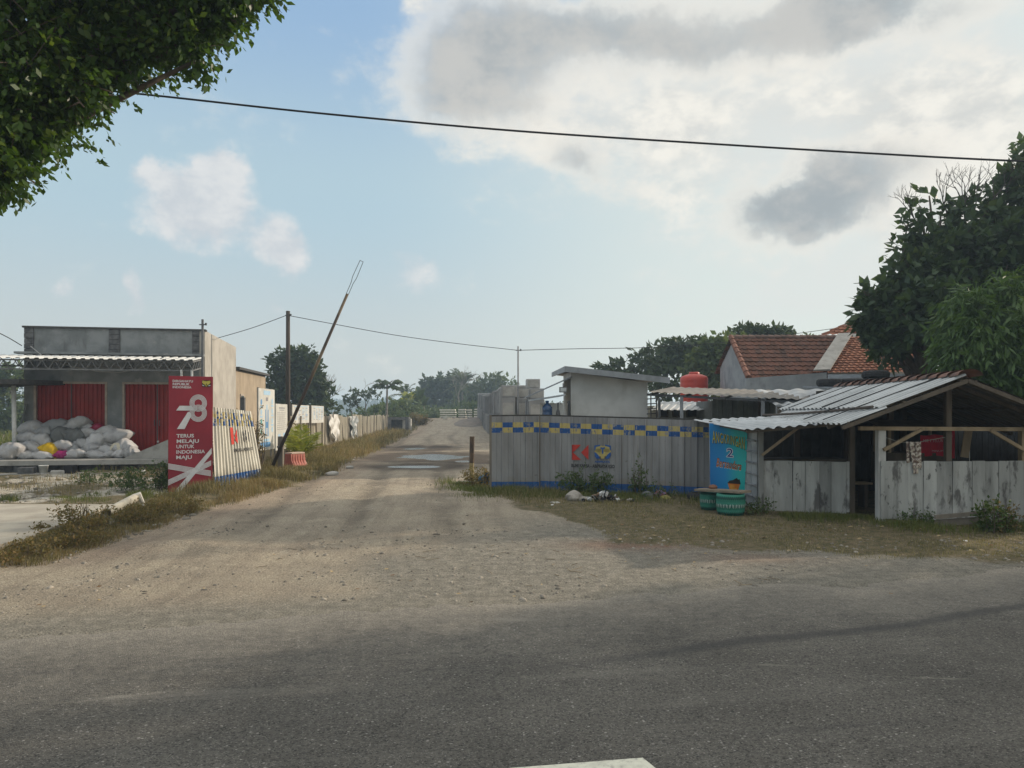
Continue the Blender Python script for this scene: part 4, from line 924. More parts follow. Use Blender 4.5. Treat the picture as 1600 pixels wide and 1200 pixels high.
def leaning_sheet():
    BLc = Vector((PX(336,15.75), 15.75, 0)); BRc = Vector((PX(408,18.2), 18.2, 0)); 
    BLc.z, BRc.z = gz(BLc.x, BLc.y)+.04, gz(BRc.x, BRc.y)+.02
    back = Vector((-.30, .05, 0)); 
    TLc, TRc = BLc+Vector((-.02,.05,1.63))+back*.2, BRc+Vector((0,0,1.55))+back
    t = T("leaning_metal_sheet", "white ribbed metal sheet with peeling blue and yellow band leaning beside the red banner", "metal sheet", tuple(BLc))
    mt = hoarding_mat("peeling_white_sheet", (.60,.57,.49), 1.6, 1.55, .13, .15, .20, .46, 2, .65)
    MB().corr(BLc, BRc, TRc, TLc, .16, .040, 'trap', 6, .010, 4).build("ribbed_sheet", mt, t)
    e1, e2 = (BRc-BLc).normalized(), (TLc-BLc).normalized(); nr = e1.cross(e2)
    bl = lambda u, v: (BLc*(1-u)+BRc*u)*(1-v)+(TLc*(1-u)+TRc*u)*v
    f = MB()
    for v in (.25, .82): f.beam(bl(.04,v)-nr*.06, bl(.96,v)-nr*.06, .06, .05, nr)
    for u in (.1, .85): f.beam(bl(u,.8)-nr*.12, bl(u,0)-nr*1.0-Vector((0,0,.15)), .06, .05, nr)
    f.build_each("prop_frame", M("old_timber", (.16,.12,.08), (.10,.075,.05), 6, stretch=(1,1,.2)), t)
    L = (BRc-BLc).length; O = BLc+nr*.05
    e2 = (bl(.4,1)-bl(.4,0)).normalized(); O = bl(.4,0)-e1*L*.4+nr*.05
    g = MB()
    def rect(u0, v0, u1, v1, mi): g.cur = mi; g.poly2([(u0,v0),(u1,v0),(u1,v1),(u0,v1)], O, e1, e2, .004)
    rect(.86,.83,1.0,1.20,0); g.cur = 0; g.poly2([(1.05,.93),(1.2,.83),(1.2,1.06)], O, e1, e2, .004); g.poly2([(1.05,1.0),(1.2,1.16),(1.2,.98)], O, e1, e2, .004)
    for (a, b_, c_, d_) in ((1.5,.86,1.56,1.1),(1.62,.9,1.72,.98),(1.62,1.02,1.7,1.12),(1.78,.86,1.84,1.08)): rect(a,b_,c_,d_,1)
    g.cur = 1; put_text(g, "BUMI KARSA - ABIPRAYA KSO", O+e1*.95+e2*.66, e1, e2, .1, fit=1.05, bold=.004)
    g.build("painted_logo", [PRED, PBLACK], t)
leaning_sheet()

# ---------------------------------------------------------------- notice boards on the left
BOARDW = M("white_board", (.55,.54,.50), (.45,.44,.40), 3, rough=.6, stains=[((.33,.28,.2), 4, .57, .75, (1,1,.4), .5)])
PRB = M("blue_print", (.10,.24,.44), (.14,.28,.46), 9); PRL = M("pale_blue_print", (.30,.46,.60), (.36,.5,.62), 9); PRG = M("teal_print", (.14,.40,.42)); PRK = M("grey_print", (.22,.22,.24))
TIMB = M("grey_timber", (.20,.175,.14), (.13,.11,.09), 5, bump=.3, stretch=(1,1,.15))
def board(name, label, px0, D0, px1, D1, zt0, zb0, zt1=None, zb1=None, design=0, legs=(.1,.9)):
    A = Vector((PX(px0, D0), D0, zb0)); B = Vector((PX(px1, D1), D1, zb1 if zb1 is not None else zb0))
    ux = (B-A).normalized(); W = (B-A).length; H = zt0-zb0; uy = Vector((0,0,1)); n = ux.cross(uy).normalized()
    t = T(name, label, "sign board", (A.x, A.y, gz(A.x, A.y)))
    MB().obox(A+ux*W/2+uy*H/2-n*.012, ux, n, uy, W/2, .012, H/2).build("panel", BOARDW, t)
    f = MB()
    for k in legs: f.beam(A+ux*W*k-n*.055+Vector((0,0,gz(A.x,A.y)-zb0-.1)), A+ux*W*k-n*.055+uy*(H+.02), .07, .05, n)
    f.build_each("post", TIMB, t)
    g = MB(); R = random.Random(int(px0))
    def rect(x0, y0, x1, y1, mi, off=.003): g.cur = mi; g.poly2([(x0*W,y0*H),(x1*W,y0*H),(x1*W,y1*H),(x0*W,y1*H)], A, ux, uy, off)
    def disc(x, y, r, mi): g.cur = mi; g.poly2([(x*W+r*math.cos(a*.5236), y*H+r*math.sin(a*.5236)) for a in range(12)], A, ux, uy, .003)
    if design == 0:
        rect(.3,.90,.72,.97,1); rect(.10,.05,.72,.13,0); rect(.3,.14,.66,.18,1)
        for (x, y, m_) in ((.16,.78,0),(.16,.62,1),(.16,.46,2),(.16,.3,2),(.84,.8,1),(.84,.64,1),(.84,.48,1),(.84,.33,1)): disc(x, y, .085, m_); 
        for (x, y) in ((.16,.72),(.16,.56),(.16,.40),(.84,.74),(.84,.58),(.84,.42)): rect(x-.08,y-.03,x+.08,y,1)
        rect(.40,.22,.46,.66,0); rect(.54,.22,.60,.66,0); rect(.42,.36,.58,.46,0); rect(.46,.66,.54,.74,1); rect(.44,.8,.56,.86,3)
    elif design == 1:
        rect(.25,.90,.75,.925,3); rect(.3,.86,.7,.875,3)
        y = .8
        while y > .42:
            x = .12
            while x < .8: w_ = R.uniform(.03, .12); rect(x,y,min(x+w_,.88),y+.012,3); x += w_+.03
            y -= .045
        rect(.18,.07,.38,.34,1); rect(.62,.14,.82,.36,1)
    else:
        rect(.08,.9,.92,.94,1)
        for x in (.14, .34, .56, .76):
            y = .82
            while y > .12: rect(x, y, x+R.uniform(.06, .16), y+.03, R.choice((1, 1, 3, 0))); y -= .07
    g.build("printed_graphics", [PRB, PRL, PRG, PRK], t); return t
board("notice_board", "tall white notice board with blue pictograms and blue foot stripe", 404, 20.6, 429, 22.2, 2.42, .72, design=0)
board("notice_board", "plain pale notice board with fine print and two blue blocks, beside the tall pictogram board", 431, 22.3, 449, 23.9, 2.02, .66, design=1)
board("notice_board", "white tabular notice board on thin posts, nearer of the two above the fence", 457, 25.9, 483, 28.4, 2.04, 1.40, design=2, legs=(.05, .97))
board("notice_board", "white tabular notice board on thin posts, farther of the two above the fence", 487, 29.0, 506, 31.6, 2.05, 1.38, design=2, legs=(.03, .97))

# ---------------------------------------------------------------- left zinc fence along the road
FENCEM = hoarding_mat("old_white_zinc", (.62,.56,.45), 1.6, 9.0, .2, .1, -1.0, .5, 2, .5)
def left_fence():
    pts = [(-7.15,24.2),(-8.4,34.2),(-9.35,45),(-10.4,57.5),(-11.75,73.5)]
    t = T("zinc_fence", "long line of weathered white zinc sheets fencing the left of the dirt road", "fence", (pts[0][0], pts[0][1], gz(*pts[0])))
    run = [(Vector((*a, 0)), Vector((*b, 0))) for a, b in zip(pts, pts[1:])]
    i = 0
    for a, b in run:
        L = (b-a).length; n = int(round(L/2.4))
        for k in range(n):
            i += 1
            p, q = a.lerp(b, (k+.015)/n), a.lerp(b, (k+.985)/n)
            zt = 1.64+random.uniform(-.05, .05)+(.12 if i % 7 == 3 else 0); zb = .08; sk = random.uniform(-.05, .05)
            A, B = Vector((p.x,p.y,zb)), Vector((q.x,q.y,zb)); C, D = Vector((q.x+sk,q.y,zt+random.uniform(-.04,.04))), Vector((p.x+sk,p.y,zt))
            MB().corr(A, B, C, D, .2, .022, 'rib', 3, .015, i).build("ribbed_sheet", FENCEM, t)
            f = MB(); nn = Vector((1,.1,0))*.05
            f.beam(A+nn*.9-Vector((0,0,.1)), D+nn*.9+Vector((random.uniform(-.05,.05),random.uniform(-.3,.2),random.uniform(-.05,.2))), .05, .05, (1,0,0)); f.build("post", TIMB, t)
    # torn plastic on the fence
    def drape(label, D0, D1, zt, m, seed, name="torn_plastic_sheet"):
        nx, nz = 16, 16; V = []; R = random.Random(seed)
        for j in range(nz+1):
            for i in range(nx+1):
                y = D0+(D1-D0)*i/nx; v = j/nz; x = np.interp(y, [p[1] for p in pts], [p[0] for p in pts])+.12
                wd = .5+.5*math.cos(v*2.2+seed)
                yy = (D0+D1)/2+(y-(D0+D1)/2)*(1-.55*v*(.5+.5*math.sin(seed+v*5)))
                V.append((x+.06*math.sin(i*1.3+seed)+.05*v+.05*math.sin(i*.7+j*.8), yy, zt-1.35*v*(1-.25*math.sin(i*.9+seed)**2)))
        Fc = [(j*(nx+1)+i, j*(nx+1)+i+1, (j+1)*(nx+1)+i+1, (j+1)*(nx+1)+i) for j in range(nz) for i in range(nx)]
        o = MB().add(V, Fc).build(name, m, origin=V[0], smooth=True); tag(o, label, "plastic sheet")
    drape("crumpled white plastic sheet hanging from the zinc fence", 34.8, 38.4, 1.72, M("white_plastic_sheet", (.60,.58,.54), (.48,.46,.42), 3, rough=.5), 2)
    drape("dark grey torn plastic strip hanging on the zinc fence", 43.0, 46.5, 1.62, M("grey_plastic_sheet", (.17,.19,.19), (.45,.44,.42), 2.5, rough=.5, lo=.5, hi=.6), 5)
    a = (-11.4, 78.0); X = PX(637, 84)
    f2 = T("zinc_fence", "short far remnant of white zinc fence in weeds near the road crest", "fence", (-12.0, 84, .3))
    for k, (px, D) in enumerate(((630, 82), (634, 85), (638, 88))):
        MB().corr((PX(px,D),D,.4), (PX(px+4,D),D+2.5,.4), (PX(px+4,D),D+2.5,2.05), (PX(px,D),D,2.0+.1*k), .2, .022, 'rib', 2).build("ribbed_sheet", FENCEM, f2)
    # box culvert + pale box at the end of the fence
    D = 66; X = PX(622, D)
    cu = MB(); cu.box(X-.9, X+.9, D, D+.25, 1.25, 1.5); cu.box(X-.9, X-.62, D, D+1.2, .1, 1.25); cu.box(X+.62, X+.9, D, D+1.2, .1, 1.25); cu.box(X-.9, X+.9, D+.25, D+1.2, 1.25, 1.5); cu.box(X-.62, X+.62, D+1.0, D+1.2, .1, 1.25)
    tag(cu.build("box_culvert", M("dark_concrete", (.12,.12,.12), (.07,.07,.07), 4), origin=(X,D,.2)), "dark square box culvert at the far end of the zinc fence", "culvert")
    X = PX(635, D); mb = MB(); mb.box(X-.35, X+.35, D+.1, D+.9, .1, 1.35); tag(mb.build("concrete_block", CONCRETE, origin=(X,D,.2)), "pale concrete block beside the dark box culvert", "block")
left_fence()

# ---------------------------------------------------------------- boom barrier, water barrier, stake
RUST = M("rusty_pipe", (.11,.07,.05), (.06,.045,.04), 7, rough=.8)
def boom():
    A = P(426.5,727,19.8); J = P(543,459,19.8); E = P(565,408,19.8)
    t = T("boom_barrier", "raised rusty boom barrier pole leaning over the road entrance", "barrier", (PX(438,19.9), 19.9, gz(PX(438,19.9),19.9)))
    BM = M("boom_pipe", (.06,.045,.035), (.14,.105,.065), 1.2, lo=.45, hi=.65, rough=.7, coord='Object')
    MB().tube([A, A.lerp(J,.5), J], [.046,.042,.036], 10).build("boom", BM, t, smooth=True)
    d = (E-J).normalized(); s = Vector((d.z,0,-d.x)); m = MB()
    m.tube([J-d*.1+s*.03, J+s*.03+d*.3, J.lerp(E,.5)+s*.055, E+s*.045], .008, 5); m.tube([J-d*.1-s*.03, J-s*.03+d*.3, J.lerp(E,.5)-s*.055, E-s*.045], .008, 5); m.tube([E+s*.045, E-s*.045], .008, 5)
    m.build("tip_loop", STEELD, t)
    B = Vector((PX(438,19.9), 19.95, gz(PX(438,19.9),19.9)-.1))
    MB().beam(B, B+Vector((0,0,1.0)), .13, .13, (0,1,0)).build("pivot_post", TIMB, t)
    p = A.lerp(J, .085)
    MB().tube([p+Vector((-.02,-.08,.1)), p+Vector((.03,.25,.1))], .025, 8).build("pivot_pin", STEELD, t)
boom()
def water_barrier():
    X, D = PX(461,20.6), 20.6; z = gz(X, D)-.02
    t = T("water_barrier", "faded orange plastic water barrier at the grassy road edge", "barrier", (X, D, z), math.radians(64))
    OR = M("orange_plastic", (.38,.10,.065), (.28,.075,.05), 4, rough=.55, stains=[((.45,.33,.25), 4, .55, .75, (1,1,.4), .6)])
    mb = MB(); L, h = .27, .44
    prof = [(-.20,0),(-.20,.12),(-.12,.26),(-.10,h),(.10,h),(.12,.26),(.20,.12),(.20,0)]
    n = 22
    V = []
    for i in range(n+1):
        x = -L+2*L*i/n; groove = .72 if (i % 4 == 2 and 1 < i < n-1) else 1.0
        for (y, zz) in prof: V.append((x, y*(groove if .2 < zz < h-.02 else 1), zz))
    k = len(prof)
    Fc = [(i*k+j, i*k+j+1, (i+1)*k+j+1, (i+1)*k+j) for i in range(n) for j in range(k-1)]+[tuple(range(k)), tuple(n*k+j for j in reversed(range(k)))]
    mb.add(V, Fc).build("body", OR, t, local=True)
    MB().box(-L+.02, L-.02, -.112, .112, h, h+.035).build("top_rail", M("pale_worn_plastic", (.52,.38,.30)), t, local=True)
    X, D = PX(737,18.6), 18.6; z = gz(X, D)
    t = T("marker_post", "short dark wooden post with pale foot at the right road edge", "post", (X, D, z))
    MB().tube([(X,D,z-.1),(X,D,z+.34)], .055, 8).build("foot", M("yellowish_wood", (.30,.24,.12)), t)
    MB().tube([(X,D,z+.34),(X+.01,D,z+.98)], .058, 8).build("shaft", M("charred_wood", (.06,.045,.035), (.12,.08,.05), 8), t)
water_barrier()

# ---------------------------------------------------------------- utility poles and cables
def poles():
    def pole(label, px, D, zt, r, m, lean=(0,0), extra=0):
        X = PX(px, D); z = gz(X, D); t = T("utility_pole", label, "pole", (X, D, z))
        MB().tube([(X,D,z-.2),(X+lean[0]*.5,D,(zt+z)/2),(X+lean[0],D,zt)], [r*1.1, r, r*.9], 10).build("shaft", m, t, smooth=True)
        m2 = MB(); m2.tube([(X+lean[0]-.09,D,zt-.14),(X+lean[0]+.09,D,zt-.14)], .015, 6); m2.lathe((X+lean[0]+.09,D,zt-.16), [(0,0),(.03,0),(.022,.03),(.03,.06),(0,.07)], 8); m2.build("insulator", STEELD, t)
        return Vector((X+lean[0], D, zt-.14))
    a = pole("dark timber pole carrying a thin wire behind the notice boards", 450, 24.6, 1.7+162/F*24.6, .07, M("dark_timber_pole", (.075,.06,.05), (.045,.04,.035), 6, stretch=(1,1,.1)))
    b = pole("thin grey pole rising behind the ribbed hoarding", 809.5, 26.5, 1.7+107/F*26.5, .03, M("grey_pipe", (.28,.28,.28)))
    c = pole("thin dark pipe pole before the right corner of the grey shop", 316.5, 20.4, 1.7+149/F*20.4, .035, STEELD)
    W = M("black_wire", (.018,.018,.02), rough=.6)
    def wire(label, pts, r, cat="wire", n=18):
        pts = [Vector(p) for p in pts]
        # quadratic-ish smooth path through points
        out = []
        for i in range(len(pts)-1):
            p0, p1, p2, p3 = pts[max(i-1,0)], pts[i], pts[i+1], pts[min(i+2,len(pts)-1)]
            for k in range(n):
                t = k/n; out.append(.5*((2*p1)+(p2-p0)*t+(2*p0-5*p1+4*p2-p3)*t*t+(3*p1-p0-3*p2+p3)*t**3))
        out.append(pts[-1])
        tag(MB().tube(out, r, 6).build("overhead_wire", W, origin=tuple(pts[0])), label, cat)
    wire("thin wire from the grey shop corner to the dark timber pole", [P(341,528,24.5), P(395,512,24.5), a+Vector((0,0,.02))], .010)
    wire("thin wire sagging from the dark timber pole to the thin grey pole", [a, P(520,506,25), P(620,524,25.6), P(720,537.5,26), b], .010)
    wire("thin wire running right from the thin grey pole to the tiled roofs", [b, P(900,545,27), P(1010,543,28.5), P(1120,536,29.5), P(1230,523,30.5), P(1312,512,31)], .011)
    wire("thin wire reaching the shop roof from the left edge", [P(-60,497,20), P(0,521,20.5), P(34,540,21.3)], .012)
    D = 10.5
    wire("thick black cable spanning the whole sky above the street", [P(-900,62,D), P(-300,102,D), P(25,128,D), P(240,149,D), P(500,177,D), P(800,204,D), P(1100,224,D), P(1350,239,D), P(1600,252,D), P(2100,272,D)], .0135, "cable", 10)
poles()
# ================================================================== RIGHT SIDE
def hoarding():
    G0, G1 = (PX(768,15.75), 15.75), (PX(842.5,15.95), 15.95)
    A0, A1 = (PX(842.5,16.0), 16.0), (PX(1112,14.85), 14.85)
    t = T("metal_hoarding", "grey ribbed metal hoarding with blue and yellow check band and blue foot", "hoarding", (G0[0], G0[1], gz(*G0)))
    mg = hoarding_mat("grey_hoarding_paint", (.275,.272,.268), 1.6, 1.44, .222, .105, .225, .425, 2, .5)
    zb = .10
    def sheet(a, b, zt0, zt1, nm, off=0):
        A, B = Vector((a[0],a[1],zb)), Vector((b[0],b[1],zb-.02)); C, D = Vector((b[0],b[1],zt1)), Vector((a[0],a[1],zt0))
        return MB().corr(A, B, C, D, .245, .034, 'rib', 4, .006, 3).build(nm, mg, t), A, B, C, D
    g, *_ = sheet(G0, G1, 1.665, 1.675, "gate_panel")
    s, A, B, C, D = sheet(A0, A1, 1.675, 1.585, "ribbed_sheet")
    r = MB()
    for (a, b, z0, z1) in ((G0, G1, 1.675, 1.685), (A0, A1, 1.685, 1.595)):
        r.beam((a[0],a[1]+.05,z0), (b[0],b[1]+.05,z1), .05, .04)
    r.build_each("top_rail", M("dark_rail", (.06,.055,.05)), t)
    r = MB()
    for k in range(8):
        x = A0[0]+(A1[0]-A0[0])*k/7; y = A0[1]+(A1[1]-A0[1])*k/7+.08; r.beam((x,y,0), (x,y,1.6), .06, .06, (0,1,0))
    r.beam((G0[0]-.02,G0[1]+.02,0), (G0[0]-.02,G0[1]+.02,1.69), .045, .05, (0,1,0)); r.beam((G1[0]+.0,G1[1]+.06,0), (G1[0],G1[1]+.06,1.69), .05, .05, (0,1,0))
    r.build_each("frame_post", TIMB, t)
    # painted logos, from pixels measured on the sheet
    ux = (B-A).normalized(); uy = Vector((0,0,1)); n = ux.cross(uy).normalized()
    O = A+n*.036
    def U(px, py):
        dv = Vector(((px-CX)/F, 1, -(py-HZ)/F)); cpt = Vector((0,0,CAMZ)); k = (O-cpt).dot(n)/dv.dot(n); q = cpt+dv*k-O
        return (q.dot(ux), q.dot(uy))
    Zm = 1600/440
    def zz(x, y): return U(740+x/Zm, 540+y/Zm)
    g = MB()
    def poly(pts, mi, off=.003): g.cur = mi; g.poly2([zz(*p) for p in pts][::-1], O, ux, uy, off)
    # red chevron square: left block with a notch, right arrow head
    poly([(560,562),(612,562),(566,606),(566,648),(560,648)], 0); poly([(566,606),(612,648),(560,648),(566,640)], 0, .0035)
    poly([(560,562),(566,562),(566,648),(560,648)], 0, .003)
    poly([(612,606),(654,562),(654,648)], 0); 
    # flower emblem: four yellow petals with blue bracket corners
    def bl(cx, cy, rx, ry, mi, off, n=16): poly([(cx+rx*math.cos(2*math.pi*k/n), cy+ry*math.sin(2*math.pi*k/n)) for k in range(n)], mi, off)
    for (cx, cy) in ((716,584),(755,584),(712,606),(759,606)): bl(cx, cy, 24, 22, 2, .004)
    poly([(718,600),(752,600),(744,640),(726,640)], 2, .0045)
    for sx_ in (1, -1):
        f = lambda pts: [(735+sx_*(x-735), y) for x, y in pts]
        poly(f([(688,566),(722,560),(722,568),(697,574),(694,590),(688,590)]) if sx_ > 0 else f([(688,566),(722,560),(722,568),(697,574),(694,590),(688,590)])[::-1], 1, .005)
        q = f([(688,604),(694,604),(712,622),(720,640),(700,640),(690,626)]); poly(q if sx_ > 0 else q[::-1], 1, .005)
        q = f([(724,572),(735,580),(735,590),(722,584)]); poly(q if sx_ > 0 else q[::-1], 1, .006)
    bl(735, 600, 5, 14, 1, .006)
    g.cur = 3
    x0, y0 = zz(556, 688); x1, _ = zz(802, 688)
    put_text(g, "BUMI KARSA - ABIPRAYA KSO", O+ux*x0+uy*y0, ux, uy, .092, off=.003, fit=x1-x0, bold=.0035)
    g.cur = 1; x0, y0 = zz(690, 662); x1, _ = zz(778, 662); put_text(g, "ABIPRAYA", O+ux*x0+uy*y0, ux, uy, .05, off=.003, fit=x1-x0, bold=.002)
    g.build("painted_logo", [PRED, PBLUE, PYEL, PBLACK], t)
hoarding()

TIRE = M("tyre_rubber", (.022,.022,.023), (.035,.034,.033), 8, rough=.75, bump=.2)
def stall_banner():
    A, B = P(1110.5,770,13.9), P(1163,774,13.55); C, D = P(1169,669,13.45), P(1108.5,661,13.85)
    t = T("stall_banner", "bright blue food stall banner reading ANGKRINGAN beside the wooden stall", "banner", (A.x, A.y, gz(A.x, A.y)))
    m, nt, b = new_mat("blue_banner_print")
    uv = N(nt, 'ShaderNodeSeparateXYZ', nt.nodes.new('ShaderNodeTexCoord').outputs['UV'])
    f = mth(nt, 'ADD', mth(nt, 'MULTIPLY', uv.outputs[0], 1.15), mth(nt, 'MULTIPLY', uv.outputs[1], .22))
    r = nt.nodes.new('ShaderNodeValToRGB'); put(nt, r.inputs[0], f); e = r.color_ramp.elements
    e[0].color = (.012,.14,.38,1); e[1].color = (.03,.42,.40,1); e[1].position = 1.0
    x = r.color_ramp.elements.new(.55); x.color = (.015,.23,.50,1)
    put(nt, b.inputs['Base Color'], r.outputs[0]); b.inputs['Roughness'].default_value = .45
    mb = MB(); n = 12; V, UV = [], []
    ux, uy = (B-A), (D-A); nr = ux.cross(uy).normalized()
    for j in range(n+1):
        for i in range(n+1):
            u, v = i/n, j/n; p = (A*(1-u)+B*u)*(1-v)+(D*(1-u)+C*u)*v
            V.append(p+nr*(.018*math.sin(u*5+v*3)+.012*math.sin(v*8))); UV.append((u, v))
    mb.add(V, [(j*(n+1)+i, j*(n+1)+i+1, (j+1)*(n+1)+i+1, (j+1)*(n+1)+i) for j in range(n) for i in range(n)], UV)
    mb.build("vinyl_sheet", m, t, smooth=True)
    ex = ux.normalized(); nn = nr
    W, H = ux.length, uy.length
    def mp(x, y, off):   # metres on the sheet (x across, y up) -> point lying on the billowing vinyl
        u, v = x/W, y/H
        return (A*(1-u)+B*u)*(1-v)+(D*(1-u)+C*u)*v+nr*(.018*math.sin(u*5+v*3)+.012*math.sin(v*8)+off)
    g = MB(); w = W*.84
    def txt(s_, size, x0, y0, off, bold, fit=None, shear=0., warp=None):
        wf = warp or (lambda x, y: (x, y)); put_text(g, s_, None, None, None, size, off=off, fit=fit, bold=bold, shear=shear, spacing=1.0 if len(s_) < 2 else 1.14, mapf=lambda x, y, o: mp(x0+wf(x, y)[0], y0+wf(x, y)[1], o))
    def wa(x, y):
        s_ = max(0., min(1., x/w)); e_ = abs(2*s_-1)
        return (x, y*(1.0+.45*e_**1.5)-.05*s_-.045*e_**1.5)
    for mi, off, bo, dx, dy in ((0,.004,.003,.006,-.010),(1,.007,.0005,0,0)):
        g.cur = mi; txt("ANGKRINGAN", .235, W*.08+dx, H*.755+dy, off, bo, w*1.02, 0., wa)
    for mi, off, bo in ((3,.003,.012),(2,.005,.001)):
        g.cur = mi; txt("2", .22, W*.45, H*.545, off, bo)
    for mi, off, bo, dy in ((3,.003,.007,-.008),(0,.005,.005,0),(4,.007,-.001,0)):
        g.cur = mi; txt("Bersaudara", .215, W*.18, H*.395+dy, off, bo, W*.68, .25, lambda x, y: (x, y-.05*x/W))
    def pl(pts, mi, off): g.cur = mi; g.add([mp(x, y, off) for x, y in pts], [tuple(range(len(pts)))])
    pl([(W*.58,H*.05),(W*.80,H*.05),(W*.86,H*.16),(W*.52,H*.16)], 4, .004)
    pl([(W*.50,H*.16),(W*.88,H*.16),(W*.84,H*.235),(W*.80,H*.225),(W*.76,H*.25),(W*.66,H*.215),(W*.56,H*.20)], 0, .003)
    pl([(W*.60,H*.07),(W*.78,H*.07),(W*.80,H*.14),(W*.58,H*.14)], 5, .006)
    for k in range(3): pl([(W*(.50+.12*k),H*.01),(W*(.52+.12*k),H*.01),(W*(.56+.1*k),H*.055),(W*(.54+.1*k),H*.055)], 4, .005)
    g.build("lettering", [M("dark_outline", (.03,.025,.02)), M("gold_print", (.50,.45,.06), (.42,.38,.05)), M("navy_print", (.02,.03,.18)), BWHITE, M("orange_print", (.62,.20,.04)), M("amber_print", (.65,.30,.05))], t)
    ey = Vector((0,0,1))
    f = MB(); f.beam(A-ex*.0-nn*.03, D-nn*.03, .03, .03, nn); f.beam(B-nn*.03, C-nn*.03, .03, .03, nn); f.beam(D-nn*.03, C-nn*.03, .03, .03, nn); f.beam(A-nn*.03, B-nn*.03, .03, .03, nn)
    f.build_each("frame_bar", STEELW, t)
stall_banner()

def tubs():
    mt, nt, b = new_mat("green_painted_tyre")
    tc = nt.nodes.new('ShaderNodeTexCoord').outputs['Object']; s = N(nt, 'ShaderNodeSeparateXYZ', tc)
    an = mth(nt, 'ARCTAN2', s.outputs[1], s.outputs[0]); z = s.outputs[2]
    zig = mth(nt, 'MULTIPLY', mth(nt, 'PINGPONG', mth(nt, 'MULTIPLY', an, 14.0), 1.0), .018)
    zz = mth(nt, 'ADD', z, zig)
    row = mth(nt, 'PINGPONG', mth(nt, 'MULTIPLY', zz, 16.0), 1.0)
    col = mixc(nt, ss(nt, row, .55, .75), mixc(nt, noise(nt, tc, 9, 5), (.025,.15,.105), (.04,.20,.145)), (.012,.07,.055))
    bandw = mth(nt, 'MULTIPLY', ss(nt, mth(nt, 'ABSOLUTE', mth(nt, 'SUBTRACT', zz, .185)), .030, .022), ss(nt, mth(nt, 'PINGPONG', mth(nt, 'MULTIPLY', an, 9.0), 1.0), .25, .45))
    col = mixc(nt, mth(nt, 'MULTIPLY', bandw, .75), col, (.30,.38,.34))
    put(nt, b.inputs['Base Color'], col); b.inputs['Roughness'].default_value = .7; bumpn(nt, b, row, .6, .02)
    for px, D, r, h, lab in ((1141.5,12.55,.235,.36,"green painted tyre tub with zigzag tread, nearer of the two under the plank"), (1110,13.15,.18,.32,"green painted tyre tub, the farther one under the left end of the plank")):
        X = PX(px, D); z = gz(X, D)-.02; t = T("tyre_tub", lab, "planter", (X, D, z))
        MB().lathe((X,D,z), [(r*.55,0),(r*.80,.0),(r*.93,h*.2),(r,h*.55),(r*.98,h*.9),(r*.93,h),(r*.86,h),(r*.86,h*.8),(0,h*.78)], 36).build("body", mt, t, smooth=True)
    a, b_ = P(1093,773,13.2), P(1166,776,12.5); a.z = gz(a.x,a.y)+.335; b_.z = gz(b_.x,b_.y)+.375
    t = T("plank_bench", "weathered plank bench seat resting across two green tyre tubs", "bench", tuple(a))
    d = (b_-a).normalized(); MB().beam(a, b_, .30, .035).build("plank", M("worn_plank", (.27,.22,.16), (.18,.15,.11), 5, stretch=(.3,1,1)), t)
    p = a.lerp(b_, .3)+Vector((.02,.08,.02))
    tag(MB().lathe(tuple(p), [(0,0),(.07,0),(.08,.03),(.05,.06),(0,.07)], 10).build("clay_lump", M("clay", (.22,.11,.07)), origin=tuple(p)), "small brown clay lump on the plank bench", "clay lump")
    # black tyre lying behind
    X, D = PX(1094,14.4), 14.4; z = gz(X, D)
    tag(tyre_mesh(.24, .07).build("old_tyre", TIRE, origin=(0,0,0)), "old black tyre lying in the grass at the foot of the hoarding", "tyre").location = (X, D, z+.06)
def tyre_mesh(R, r):
    mb = MB(); n, k = 28, 12; V = []
    for i in range(n):
        a = 2*math.pi*i/n
        for j in range(k):
            b = 2*math.pi*j/k; q = R-r*1.1+r*1.1*math.copysign(abs(math.cos(b))**.7, math.cos(b)); z = r*math.copysign(abs(math.sin(b))**.7, math.sin(b))
            tread = 1+.015*((i % 2)*2-1)*(math.cos(b) > .6)
            V.append((q*math.cos(a)*tread, q*math.sin(a)*tread, z))
    mb.add(V, [(i*k+j, i*k+(j+1) % k, ((i+1) % n)*k+(j+1) % k, ((i+1) % n)*k+j)[::-1] for i in range(n) for j in range(k)])
    return mb
tubs()

# ---------------------------------------------------------------- food stall (wooden hut with zinc gable roof)
BOARD = M("weathered_boards", (.37,.37,.345), (.22,.22,.205), 3.5, bump=.35, bscale=18, stretch=(1,1,.13), isl=.5, stains=[((.07,.065,.06), 5.5, .54, .66, (1,1,.35), .85), ((.52,.51,.49), 3, .55, .72, (1,1,.3), .6), ((.05,.048,.045), 11, .60, .68, (1,1,.5), .8), ((.20,.16,.11), 2.0, .54, .72, (1,1,.4), .45)])
TIMBL = M("pale_timber", (.32,.24,.15), (.22,.165,.10), 5, bump=.3, stretch=(1,1,.2), stains=[((.10,.08,.06), 6, .6, .75, (1,1,.3), .5)])
TIMBD = M("dark_timber", (.12,.095,.07), (.08,.065,.05), 5, bump=.3, stretch=(1,1,.2))
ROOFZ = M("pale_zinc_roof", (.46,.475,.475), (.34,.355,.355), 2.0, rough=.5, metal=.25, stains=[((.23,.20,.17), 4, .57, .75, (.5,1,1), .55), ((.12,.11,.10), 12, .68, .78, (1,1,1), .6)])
ROOFD = M("aged_zinc_roof", (.185,.17,.148), (.125,.113,.098), 2.0, rough=.65, metal=.1, stains=[((.20,.15,.10), 4, .52, .75, (.5,1,1), .6)])
